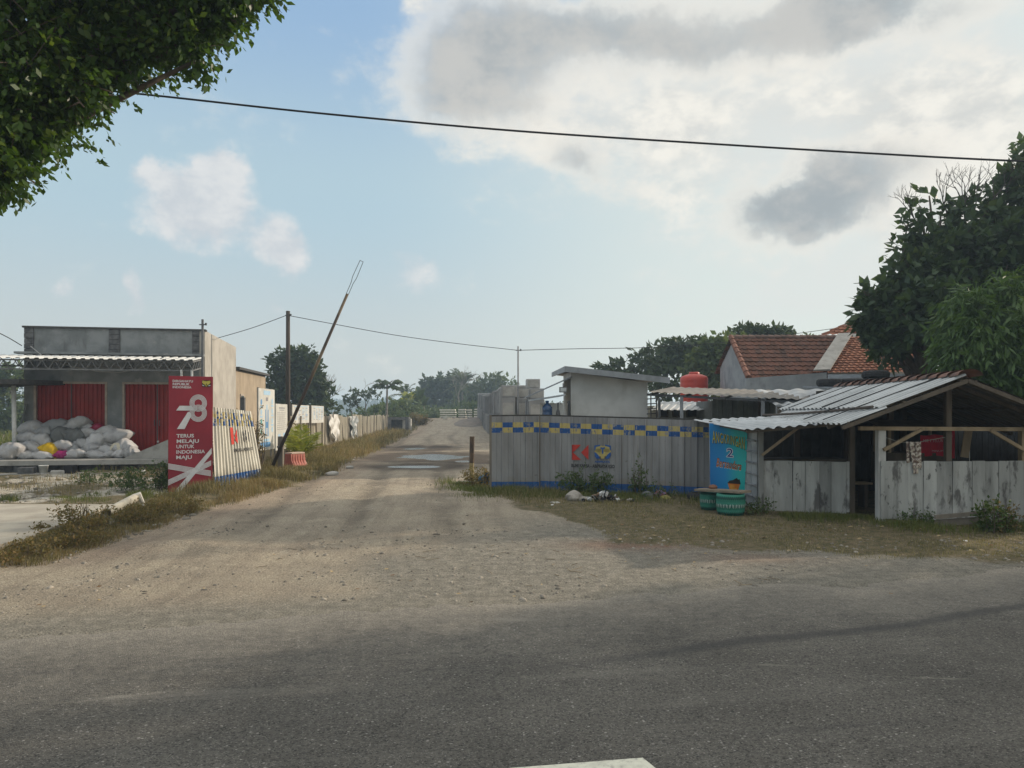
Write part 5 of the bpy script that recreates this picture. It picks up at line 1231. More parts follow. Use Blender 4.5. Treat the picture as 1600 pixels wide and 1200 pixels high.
def tile_mat(name, cols, us, vs):
    m, nt, b = new_mat(name)
    uv = N(nt, 'ShaderNodeSeparateXYZ', nt.nodes.new('ShaderNodeTexCoord').outputs['UV'])
    cu = mth(nt, 'FLOOR', mth(nt, 'DIVIDE', uv.outputs[0], us)); cv = mth(nt, 'FLOOR', mth(nt, 'DIVIDE', uv.outputs[1], vs))
    wn = N(nt, 'ShaderNodeTexWhiteNoise', N(nt, 'ShaderNodeCombineXYZ', cu, cv, 0.).outputs[0]).outputs[0]
    ob = nt.nodes.new('ShaderNodeTexCoord').outputs['Object']
    f = mth(nt, 'ADD', mth(nt, 'MULTIPLY', wn, .55), mth(nt, 'MULTIPLY', noise(nt, ob, .9, 5), .5))
    r = nt.nodes.new('ShaderNodeValToRGB'); put(nt, r.inputs[0], f)
    r.color_ramp.elements[0].color = (*cols[0], 1); r.color_ramp.elements[0].position = .15; r.color_ramp.elements[1].color = (*cols[-1], 1); r.color_ramp.elements[1].position = .85
    for i, c in enumerate(cols[1:-1]): e = r.color_ramp.elements.new(.15+.7*(i+1)/(len(cols)-1)); e.color = (*c, 1)
    col = mixc(nt, mth(nt, 'MULTIPLY', ss(nt, noise(nt, ob, 4, 6, .65), .56, .72), .6), r.outputs[0], (.07,.06,.05))
    put(nt, b.inputs['Base Color'], col); b.inputs['Roughness'].default_value = .9; b.inputs['Specular IOR Level'].default_value = .1
    return m
TILE1 = tile_mat("brown_clay_tiles", [(.07,.045,.035),(.125,.065,.045),(.17,.08,.055),(.10,.06,.045)], .22, .26)
TILE2 = tile_mat("orange_clay_tiles", [(.15,.065,.04),(.23,.095,.055),(.28,.12,.07),(.18,.08,.05)], .22, .26)
def tiles(mb, A, B, C, D, tw=.22, th=.26):
    """A,B eave left/right, C,D top right/left (quad or triangle with C==D allowed)"""
    A, B, C, D = map(Vector, (A, B, C, D)); n = (B-A).cross(D-A).normalized(); W = max((B-A).length, (C-D).length); H = ((D+C)/2-(A+B)/2).length
    nv = max(1, int(H/th)); nu = max(1, int(W/tw))*4
    V, UV, Fc = [], [], []
    for j in range(nv):
        for e in (0, 1):
            v = (j+e*1.0)/nv
            for i in range(nu+1):
                u = i/nu; p = (A*(1-u)+B*u)*(1-v)+(D*(1-u)+C*u)*v
                ph = (i % 4)/4; w = (.030, .012, 0, .012)[i % 4]
                V.append(p+n*(w+(.035 if e == 0 else .0)+.012*(float(vn(i//4, j, 5))-.5))); UV.append((u*W+.001, (j+.5)/nv*H))
        b = j*2*(nu+1)
        for i in range(nu): Fc.append((b+i, b+i+1, b+nu+1+i+1, b+nu+1+i))
        if j < nv-1:
            for i in range(nu): Fc.append((b+nu+1+i, b+nu+1+i+1, b+2*(nu+1)+i+1, b+2*(nu+1)+i))
        
    mb.add(V, Fc, UV)
def boards(a, b, z0, z1, seed, w0=.17, w1=.30, th=.022, ragged=.02):
    mb = MB(); R = random.Random(seed); a, b = Vector((*a, 0)), Vector((*b, 0)); L = (b-a).length; d = (b-a).normalized(); n = Vector((d.y, -d.x, 0)); s = 0
    while s < L-.02:
        w = min(R.uniform(w0, w1), L-s); tl = R.uniform(-.006, .006); k = R.uniform(0, .012)
        za, zb = z0+R.uniform(-ragged, ragged*1.4), z1+R.uniform(-ragged*.4, ragged*.4)
        p, q = a+d*(s+.003)+n*k, a+d*(s+w-.003)+n*k
        c = [Vector((p.x,p.y,za)), Vector((q.x,q.y,za+R.uniform(-.008,.008))), Vector((q.x,q.y,za))-n*th, Vector((p.x,p.y,za))-n*th]
        c += [Vector((p.x,p.y,zb))+d*tl, Vector((q.x,q.y,zb))+d*tl, Vector((q.x,q.y,zb))-n*th+d*tl, Vector((p.x,p.y,zb))-n*th+d*tl]
        mb.hexa(c); s += w
    return mb
def stall():
    t = T("food_stall", "open wooden food stall with board half walls under a pale zinc gable roof", "stall", (6.7, 13.5, gz(6.7,13.5)))
    Y0, Y1 = 11.35, 15.7; AP = (6.75, 2.25); EL, ER = (4.86, 1.55), (8.95, 1.40)
    # roof: two courses of sheets on the left slope, one on the right
    mx, mz = EL[0]+(AP[0]-EL[0])*.30, EL[1]+(AP[1]-EL[1])*.30
    mb = MB()
    def slope(x0, z0, x1, z1, ya, yb, dz, amp=.02, pitch=.19): mb.corr((x0,yb,z0+dz), (x0,ya,z0+dz), (x1,ya,z1+dz), (x1,yb,z1+dz), pitch, amp, 'trap', 2, .004, 5)
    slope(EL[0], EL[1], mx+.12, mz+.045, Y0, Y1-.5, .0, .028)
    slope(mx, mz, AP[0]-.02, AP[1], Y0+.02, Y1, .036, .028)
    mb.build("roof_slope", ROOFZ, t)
    sm = MB(); R = random.Random(2)
    for y in (11.95, 12.75, 13.5, 14.35, 15.05):
        k = R.uniform(-.05, .05); f0 = .0 if y < 13 else .3
        sm.beam((EL[0]+(AP[0]-EL[0])*f0, y+k, EL[1]+(AP[1]-EL[1])*f0+.075), (AP[0]-.1, y, AP[1]-.036+.075), .028, .012)
    sm.build_each("sheet_seam", M("black_seam", (.02,.02,.02)), t)
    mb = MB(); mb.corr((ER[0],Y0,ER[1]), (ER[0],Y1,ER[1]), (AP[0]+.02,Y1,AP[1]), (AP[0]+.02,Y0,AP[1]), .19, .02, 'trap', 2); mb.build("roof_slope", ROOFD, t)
    # ridge tiles
    mb = MB(); n = 15
    for k in range(n):
        y0 = Y0-.05+(Y1-Y0+.1)*k/n; y1 = y0+(Y1-Y0)/n*1.12; V = []
        for (y, s_, lift) in ((y0, 1.12, .02), (y1, .92, 0)):
            for j in range(7):
                a = math.pi*j/6; V.append((AP[0]+.17*s_*math.cos(a), y, AP[1]+.0+lift+.085*s_*math.sin(a)+.01))
        mb.add(V, [(j, j+1, 8+j, 7+j) for j in range(6)])
    mb.build("ridge_tile", M("old_ridge_tile", (.23,.12,.085), (.13,.085,.07), 3, isl=.5, rough=.9), t)
    # frame
    fr = MB()
    for y in (11.9, 13.7, 15.5):
        fr.beam((AP[0],y,.0 if y < 15 else 0), (AP[0],y,AP[1]-.05), .085, .085, (0,1,0))
    fr.build_each("king_post", TIMBD, t)
    def post(x, y, z, m, w=.10): MB().beam((x,y,-.05), (x,y,z), w, w, (0,1,0)).build("post", m, t)
    post(5.70, 11.88, 1.50, M("whitewashed_post", (.50,.49,.46), (.34,.33,.31), 6, stretch=(1,1,.2)), .115); post(7.92, 11.90, 1.50, TIMBL); post(4.20, 12.98, 1.47, BOARD, .08); post(5.58, 12.62, 1.5, TIMBD, .08); post(5.75, 15.5, 1.9, TIMBD); post(7.9, 15.5, 1.8, TIMBD); post(9.2, 11.9, 1.3, TIMBL)
    fr = MB(); fr.beam((5.35,11.84,1.49), (9.2,11.84,1.47), .085, .06); fr.build("tie_beam", TIMBL, t)
    fr = MB()
    fr.beam((5.71,11.80,1.16), (6.30,11.80,1.48), .05, .05); fr.beam((7.90,11.80,1.14), (7.35,11.80,1.46), .05, .05); fr.beam((4.2,12.9,1.02), (4.72,12.62,1.50), .045, .045)
    fr.build_each("brace", TIMBL, t)
    fr = MB()
    for y in (Y0+.03, 11.9, 13.7, 15.5):
        k = -.045
        fr.beam((EL[0]+.03,y,EL[1]+k), (AP[0],y,AP[1]+k), .05, .06); fr.beam((ER[0]-.03,y,ER[1]+k), (AP[0],y,AP[1]+k), .05, .06)
    fr.build_each("rafter", TIMBD, t)
    fr = MB()
    for f in (.06, .5, .95):
        for (E_) in (EL, ER):
            x = E_[0]+(AP[0]-E_[0])*f; z = E_[1]+(AP[1]-E_[1])*f-.012; fr.beam((x,Y0,z), (x,Y1,z), .04, .03)
    fr.build_each("purlin", TIMBD, t)
    # half walls
    boards((5.66,11.80), (9.3,11.82), .07, .985, 5).build("half_wall", BOARD, t)
    boards((4.22,13.0), (5.56,12.60), .07, .93, 8).build("half_wall", BOARD, t)
    # enclosing walls
    MB().corr((4.15,15.6,.05), (4.15,13.0,.05), (4.15,13.0,1.48), (4.15,15.6,1.55), .3, .03, 'sine', 3, .01, 2).build("side_sheet", ZINC, t)
    mb = MB()
    for k in range(7):
        z = .12+k*.19; mb.tube([(4.135,15.5,z), (4.12,13.0,z)], .02, 6)
    mb.build_each("side_batten", M("grey_batten", (.30,.31,.31), (.2,.2,.2), 5), t)
    dk = M("dark_sheet", (.055,.055,.052), (.035,.035,.034), 4)  # very dark tone for the back and right sheets
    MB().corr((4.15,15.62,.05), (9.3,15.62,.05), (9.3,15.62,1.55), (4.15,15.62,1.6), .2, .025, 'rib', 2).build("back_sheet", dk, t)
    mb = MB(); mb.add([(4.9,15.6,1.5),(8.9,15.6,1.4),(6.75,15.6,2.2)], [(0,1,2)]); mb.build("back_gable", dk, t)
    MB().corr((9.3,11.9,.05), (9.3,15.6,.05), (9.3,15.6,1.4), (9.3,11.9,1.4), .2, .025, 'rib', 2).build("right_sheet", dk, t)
    # lean-to canopy
    a, b, c, d = (3.74,12.35,1.455), (5.52,12.15,1.60), (5.45,14.9,1.68), (3.52,14.9,1.60)
    mb = MB(); mb.corr(a, b, c, d, .16, .016, 'sine', 3, .015, 7); ca = mb.build("canopy", ROOFZ, t, smooth=True)
    fr = MB(); fr.beam((3.80,12.45,1.425), (5.5,12.25,1.57), .05, .045); fr.beam((3.7,14.4,1.56), (5.4,14.5,1.63), .05, .045); fr.beam((3.85,12.4,1.43), (3.66,14.7,1.56), .04, .04); fr.beam((4.6,12.4,1.49), (4.5,14.7,1.6), .04, .04)
    fr.build_each("canopy_beam", TIMBD, ca)
    p = [(4.62,14.6,1.66), (4.75,13.9,1.645), (5.05,12.9,1.70), (5.45,11.9,1.83), (5.55,11.45,1.86)]
    fr = MB(); fr.tube([(4.9,15.0,1.69),(5.15,14,1.72),(5.3,12.7,1.765),(5.40,11.5,1.82)], .022, 7); 
    tag(fr.build("roof_pole", M("dark_bamboo", (.10,.08,.065)), origin=(5.15,14,1.72)), "dark bamboo pole lying across the pale zinc stall roof", "pole")
    # --- things inside
    X, Y = 7.05, 13.6; z = gz(X, Y)
    k = T("food_cart", "small wooden food cart with a red cloth sign inside the stall", "cart", (X, Y, z))
    mb = MB(); mb.box(X-.55,X+.55,Y-.3,Y+.3,z+.45,z+.95); mb.build("cabinet", TIMBD, k)
    mb = MB(); 
    for (sx_, sy_) in ((-1,-1),(1,-1),(-1,1),(1,1)): mb.beam((X+sx_*.5,Y+sy_*.27,z+.951), (X+sx_*.5,Y+sy_*.27,z+1.42), .045, .045, (0,1,0))
    mb.build_each("cart_post", TIMBL, k)
    mb = MB(); mb.hexa([(X-.75,Y-.5,z+1.36),(X+.75,Y-.5,z+1.36),(X+.75,Y,z+1.5),(X-.75,Y,z+1.5),(X-.75,Y-.5,z+1.385),(X+.75,Y-.5,z+1.385),(X+.75,Y,z+1.525),(X-.75,Y,z+1.525)]); mb.build("cart_roof", TIMBD, k)
    RC = M("red_cloth_sign", (.50,.03,.05), (.40,.03,.05), 6)
    mb = MB(); V = []
    for j in range(5):
        for i in range(9): V.append((X+.02+.42*i/8, Y-.305+.012*math.sin(i*1.7), z+.90+.36*j/4-.01*math.sin(i)))
    mb.add(V, [(j*9+i, j*9+i+1, (j+1)*9+i+1, (j+1)*9+i) for j in range(4) for i in range(8)]); mb.box(X+.50,X+.60,Y-.33,Y-.30,z+.86,z+1.42)
    sg = mb.build("cloth_sign", RC, k)
    g = MB(); put_text(g, "MIE 1 TELUR", (X+.05,Y-.33,z+1.14), (1,0,0), (0,0,1), .07, fit=.34); put_text(g, "MINUM", (X+.2,Y-.33,z+.97), (1,0,0), (0,0,1), .05, fit=.2); g.build("lettering", M("pink_print", (.6,.35,.36)), sg)
    mb = MB(); mb.beam((7.42,12.6,1.0), (7.50,12.62,1.44), .13, .02, (0,1,0)); tag(mb.build("hanging_board", TIMBL, origin=(7.42,12.6,1.0)), "brown board hanging tilted in the right bay of the stall", "board")
    # table and bench in the dark doorway
    tb = T("serving_table", "plain dark table standing inside the stall behind the doorway", "table", (5.3,14.1,gz(5.3,14.1)))
    mb = MB(); mb.box(4.5,6.1,13.8,14.5,.86,.90); mb.build("table_top", TIMBD, tb)
    for (x, y) in ((4.6,13.87),(6.0,13.87),(4.6,14.43),(6.0,14.43)): MB().beam((x,y,.1), (x,y,.86), .06, .06, (0,1,0)).build("leg", TIMBD, tb)
    tb = T("slat_bench", "low slatted bench just inside the stall doorway", "bench", (5.6,13.4,gz(5.6,13.4)))
    mb = MB(); [mb.box(4.9,6.2,13.2+k*.11,13.28+k*.11,.50,.53) for k in range(3)]; mb.build_each("seat_slat", TIMBL, tb)
    for x in (5.0, 6.1): MB().box(x-.03,x+.03,13.22,13.48,.1,.50).build("leg", TIMBD, tb)
    # sachet strips on a cord
    cord = [(5.72,11.83,1.36),(6.0,11.85,1.27),(6.25,11.87,1.27),(6.82,11.9,1.37)]
    tag(MB().tube(cord, .004, 5).build("cord", M("string", (.35,.33,.28)), origin=cord[0]), "thin cord strung between the stall posts holding sachet strips", "cord")
    SA_ = M("sachet_print", (.42,.37,.30), (.14,.09,.07), 22, lo=.42, hi=.55, rough=.35, spec=.5); 
    s = T("sachet_strip", "hanging strips of drink sachets in the front bay of the stall", "sachets", (6.15,11.77,1.27))
    for c, (x0, n, y, w) in enumerate(((6.09,6,11.765,.075),(6.175,5,11.755,.085),(6.05,4,11.79,.05))):
        mb = MB()
        for r in range(n):
            z1 = 1.285-r*.082; xx = x0+r*.012*(1 if c == 0 else .2)
            q = []
            for (dx, dz, dy) in ((0,-.078,0),(w,-.078,0),(w,0,0),(0,0,0)): q.append((xx+dx, y, z1+dz))
            cx_ = (xx+w/2, y-.014, z1-.039); cb = (xx+w/2, y+.014, z1-.039)
            mb.add(q+[cx_, cb], [(0,1,4),(1,2,4),(2,3,4),(3,0,4),(1,0,5),(2,1,5),(3,2,5),(0,3,5)])
        mb.build("strip", SA_, s)
    # raised edging planks in the weeds in front
    a, b = P(1462,813,11.2), P(1550,800,11.45)
    mb = MB(); mb.beam((6.2,11.3,.10), (7.05,11.42,.14), .03, .10); mb.beam((6.2,11.26,.2), (7.1,11.4,.25), .03, .06)
    tag(mb.build("edging_plank", TIMB, origin=(6.2,11.3,.05)), "grey edging planks lying along the foot of the right half wall", "plank")
    mb = MB(); mb.beam((7.9,11.45,.16), (8.9,11.6,.10), .16, .10); tag(mb.build("timber_log", M("mossy_log", (.10,.09,.06), (.06,.055,.04), 6), origin=(7.9,11.45,.1)), "dark squared log against the right end of the stall wall", "log")
stall()

# ---------------------------------------------------------------- site office, canopies behind the hoarding
WHITEW = M("white_plaster", (.56,.56,.54), (.48,.48,.46), 2, stains=[((.33,.31,.28), 2.5, .55, .75, (1,1,.4), .45)])
GREYM = M("grey_metal_trim", (.27,.285,.30), (.2,.21,.22), 3, rough=.5)
def office():
    D0, D1 = 22.0, 25.2; X0, X1 = PX(892,D0), PX(1012,D0)
    t = T("site_office", "white site cabin with a low mono-pitch grey roof behind the hoarding", "building", (X0, D0, gz(X0,D0)))
    zl, zr = 2.92, 2.62
    MB().hexa([(X0,D0,0),(X1,D0,0),(X1,D1,0),(X0,D1,0),(X0,D0,zl),(X1,D0,zr),(X1,D1,zr+.1),(X0,D1,zl+.1)]).build("wall", WHITEW, t)
    yf, yb = D0-.5, 28.6; xa, xb = PX(884,yf), PX(1046,yf); za, zb = 3.02, 2.70
    r = MB().hexa([(xa,yf,za-.05),(xb,yf,zb-.05),(xb,yb,zb+.16),(xa,yb,za+.16),(xa,yf,za),(xb,yf,zb),(xb,yb,zb+.21),(xa,yb,za+.21)]).build("roof", ROOFD, t)
    m = MB(); m.beam((xa-.01,yf-.014,za-.04), (xb+.01,yf-.014,zb-.04), .025, .16); m.beam((xa-.016,yf,za-.04), (xa-.016,yb,za+.17), .03, .16); m.build_each("fascia", GREYM, r)
    m = MB(); m.box(X0-.04,X0-.003,D0+.35,D0+1.1,1.55,2.1); w = m.build("window", GREYM, t); MB().box(X0-.05,X0-.042,D0+.42,D0+1.03,1.6,2.05).build("pane", M("cabin_glass", (.05,.06,.06), rough=.1, spec=.5), w)
    # sloping entrance canopy on the left
    c = T("entrance_canopy", "thin sloping entrance canopy on the left side of the white cabin", "canopy", (X0-.7, D0+.6, gz(X0-.7,D0)))
    a1, b1 = P(822,622,D0), P(894,590,D0)
    m = MB(); m.hexa([(a1.x,D0-.15,a1.z),(b1.x-.01,D0-.15,b1.z),(b1.x-.01,D1-.3,b1.z+.05),(a1.x,D1-.3,a1.z+.05),(a1.x,D0-.15,a1.z+.04),(b1.x-.01,D0-.15,b1.z+.04),(b1.x-.01,D1-.3,b1.z+.09),(a1.x,D1-.3,a1.z+.09)]); m.build("sheet", GREYM, c)
    m = MB(); m.tube([(a1.x+.05,D1-.6,.1),(a1.x+.05,D1-.6,a1.z)], .025, 8); m.tube([(a1.x+.05,D0+.0,a1.z),(a1.x+.05,D0,1.0),(a1.x+.05,D0,.1)], .02, 8); m.build_each("post", GREYM, c)
    q = T("floodlight", "rectangular floodlight under the peak of the entrance canopy", "lamp", tuple(P(880,609,D0-.3)))
    p = P(880,609,D0-.3); MB().obox(p, (1,0,0), (0,1,0), (0,0,1), .11, .05, .075).build("housing", STEELD, q); MB().obox(p-Vector((0,.055,0)), (1,0,0), (0,1,0), (0,0,1), .085, .004, .055).build("lens", M("milky_glass", (.45,.47,.46), rough=.2, spec=.5), q); MB().beam(p+Vector((0,.0,.076)), p+Vector((0,.05,.18)), .03, .02).build("bracket", STEELD, q)
    # low booth left of the cabin
    D2 = 21.2; xa, xb = PX(847,D2), PX(880,D2)
    b = T("wash_booth", "small white booth with a grey shed roof left of the white cabin", "booth", (xa, D2, gz(xa,D2)))
    MB().box(xa, xb, D2, D2+1.6, 0, 2.02).build("wall", WHITEW, b)
    p0, p1 = P(826,627,D2), P(882,617,D2); p1.z = 2.22; p0.z = 2.06
    m = MB(); m.hexa([(p0.x,D2-.5,p0.z),(p1.x,D2-.5,p1.z),(p1.x,D2+1.7,p1.z+.02),(p0.x,D2+1.7,p0.z+.02),(p0.x,D2-.5,p0.z+.04),(p1.x,D2-.5,p1.z+.04),(p1.x,D2+1.7,p1.z+.06),(p0.x,D2+1.7,p0.z+.06)]); m.build("roof", M("pale_blue_zinc", (.40,.43,.46), (.3,.33,.36), 3, rough=.5), b)
    # water bottles on a high shelf
    sh = MB(); sx0, sx1 = PX(845,20.8), PX(884,20.8); sh.box(sx0, sx1, 20.75, 21.05, 1.60, 1.63); 
    st = T("bottle_shelf", "narrow shelf in front of the small white booth", "shelf", (sx0, 20.8, gz(sx0,20.8))); sh.build("board", TIMB, st)
    m = MB(); [m.beam((x,20.9,.1), (x,20.9,1.60), .05, .05, (0,1,0)) for x in (sx0+.06, sx1-.06)]; m.build_each("leg", TIMB, st)
    BB = M("blue_bottle", (.02,.05,.12), (.03,.07,.16), 5, rough=.2, spec=.5)
    prof = [(0,0),(.13,.0),(.14,.03),(.14,.12),(.132,.14),(.14,.16),(.14,.26),(.10,.33),(.045,.37),(.045,.42),(0,.42)]
    for px, lab in ((855, "dark blue water gallon bottle on the shelf by the white booth"),):
        x = PX(px,20.88); bt = T("water_bottle", lab, "bottle", (x,20.88,1.631)); MB().lathe((x,20.88,1.631), prof, 20).build("body", BB, bt, smooth=True); MB().lathe((x,20.88,2.052), [(0,0),(.048,0),(.048,.03),(0,.03)], 12).build("cap", M("blue_cap", (.05,.15,.4)), bt)
    x = PX(872,20.88); bt = T("hand_pump", "dark slender hand pump on the shelf right of the water bottle", "pump", (x,20.88,1.631))
    m = MB(); m.lathe((x,20.88,1.631), [(0,0),(.055,0),(.06,.08),(.045,.18),(.02,.22),(.02,.40),(0,.40)], 12); m.tube([(x,20.88,2.0),(x+.06,20.88,2.06),(x+.08,20.88,1.98)], .013, 6); m.build("body", STEELD, bt)
    # ladder-like rack at the right
    x = PX(1017,21.6); rk = T("pipe_rack", "dark upright rack with short rungs right of the white cabin", "rack", (x,21.6,gz(x,21.6)))
    m = MB(); [m.beam((x+s,21.6,.1), (x+s,21.6,2.25), .03, .03, (0,1,0)) for s in (.0,.16)]; m.build_each("upright", STEELD, rk)
    m = MB(); [m.beam((x-.12,21.575,1.72+k*.14), (x+.17,21.575,1.74+k*.14), .03, .03) for k in range(4)]; m.build_each("rung", STEELD, rk)
    # grey canopy roof and sheds right of the cabin
    s = T("grey_canopy", "wide brownish grey corrugated canopy roof on posts right of the white cabin", "canopy", (5.5,19.5,gz(5.5,19.5)))
    A, B, C, D = P(1012,612.5,19.2), P(1262,625,17.6), P(1290,612,21.5), P(1050,604.5,23)
    MB().corr(A, B, C, D, .2, .013, 'sine', 3, .015, 9).build("roof", ROOFD, s, smooth=True)
    m = MB(); m.beam(A-Vector((0,-.1,.06)), B-Vector((0,-.1,.06)), .05, .06); m.beam(D-Vector((0,.1,.06)), C-Vector((0,.1,.06)), .05, .06); [m.beam(A.lerp(B,k)-Vector((0,0,.05)), D.lerp(C,k)-Vector((0,0,.05)), .04, .05) for k in (.02,.25,.5,.75,.98)]; m.build_each("roof_beam", STEELD, s)
    for px, Dd in ((1065,18.9),(1192,18.1),(1030,22),(1240,20.8)):
        x = PX(px,Dd); k = (px-1012)/250; MB().beam((x,Dd,.1), (x,Dd,A.lerp(B,max(0,min(1,k))).z-.07), .07, .07, (0,1,0)).build("post", GREYM, s)
    s2 = T("grey_canopy", "lower grey zinc lean-to roof before the tiled house", "canopy", (7.4,19,gz(7.4,19)))
    A, B, C, D = P(1212,634,17.4), P(1300,628,17.0), P(1330,607,20.5), P(1180,609,21.5)
    MB().corr(A, B, C, D, .22, .025, 'sine', 3, .02, 4).build("roof", ZINC, s2, smooth=True)
    m = MB(); [m.beam((p_.x,p_.y,.05), (p_.x,p_.y,p_.z-.02), .07, .07, (0,1,0)) for p_ in (A+Vector((.1,.05,0)), B+Vector((-.1,.05,0)), C+Vector((-.1,-.05,0)), D+Vector((.1,-.05,0)))]; m.build_each("post", TIMBD, s2)
    w = T("tin_shed", "white zinc awning over a low pale shed under the grey canopy", "shed", (PX(1060,24),24,.2))
    A, B, C, D = P(1016,641,23.0), P(1100,641,23.0), P(1118,628,25), P(1030,628,25)
    MB().corr(A, B, C, D, .2, .02, 'trap', 1).build("awning", ROOFZ, w); MB().box(PX(1018,24),PX(1118,24),24,26,0,1.98).build("wall", M("pale_green_wall", (.40,.41,.37), (.33,.34,.3), 3), w)
    for (a, b_) in ((1026,1044),(1050,1062),(1072,1092)): 
        f = MB().box(PX(a,24),PX(b_,24),23.97,23.995,1.62,1.90).build("window", TIMBD, w); MB().box(PX(a,24)+.05,PX(b_,24)-.05,23.955,23.965,1.66,1.86).build("pane", M("dark_pane", (.03,.03,.035), rough=.2), f)
    g = T("green_cabin", "dark grey green ribbed cabin wall under the grey canopy", "cabin", (PX(1115,22),22,.2))
    MB().corr((PX(1113,22),22,.1),(PX(1212,21.5),21.5,.1),(PX(1212,21.5),21.5,2.14),(PX(1113,22),22,2.16), .3, .03, 'trap', 1).build("front_sheet", M("green_grey_sheet", (.17,.20,.19), (.13,.155,.15), 3, rough=.6), g)
    MB().box(PX(1113,22)+.02,PX(1212,21.5),22.05,24,.1,2.1).build("body", M("cabin_grey", (.18,.2,.2)), g)
    # water tank
    Dt = 29; x = PX(1084.5,Dt); zt = 1.7+66/F*Dt; zb = zt-1.25
    tk = T("water_tank", "round red plastic water tank on a block stand behind the canopies", "tank", (x,Dt,gz(x,Dt)))
    TR = M("red_tank_plastic", (.50,.055,.03), (.42,.045,.03), 3, rough=.4, spec=.4)
    r = .52
    MB().lathe((x,Dt,zb), [(0,0),(r*.95,0),(r,.05)]+[p for k in range(5) for p in ((r,.10+k*.17),(r*.985,.16+k*.17),(r*.985,.20+k*.17),(r,.24+k*.17))]+[(r*.99,1.02),(r*.9,1.10),(r*.55,1.17),(r*.32,1.19),(r*.32,1.25),(0,1.26)], 32).build("body", TR, tk, smooth=True)
    MB().lathe((x,Dt,zb+1.19), [(.20,0),(.20,.045),(.17,.075),(0,.08)], 20).build("lid", TR, tk, smooth=True)
    m = MB(); m.box(x-.6,x+.6,Dt-.6,Dt+.6,0,zb-.005); m.build("stand", ROUGHBLOCK, tk)
office()

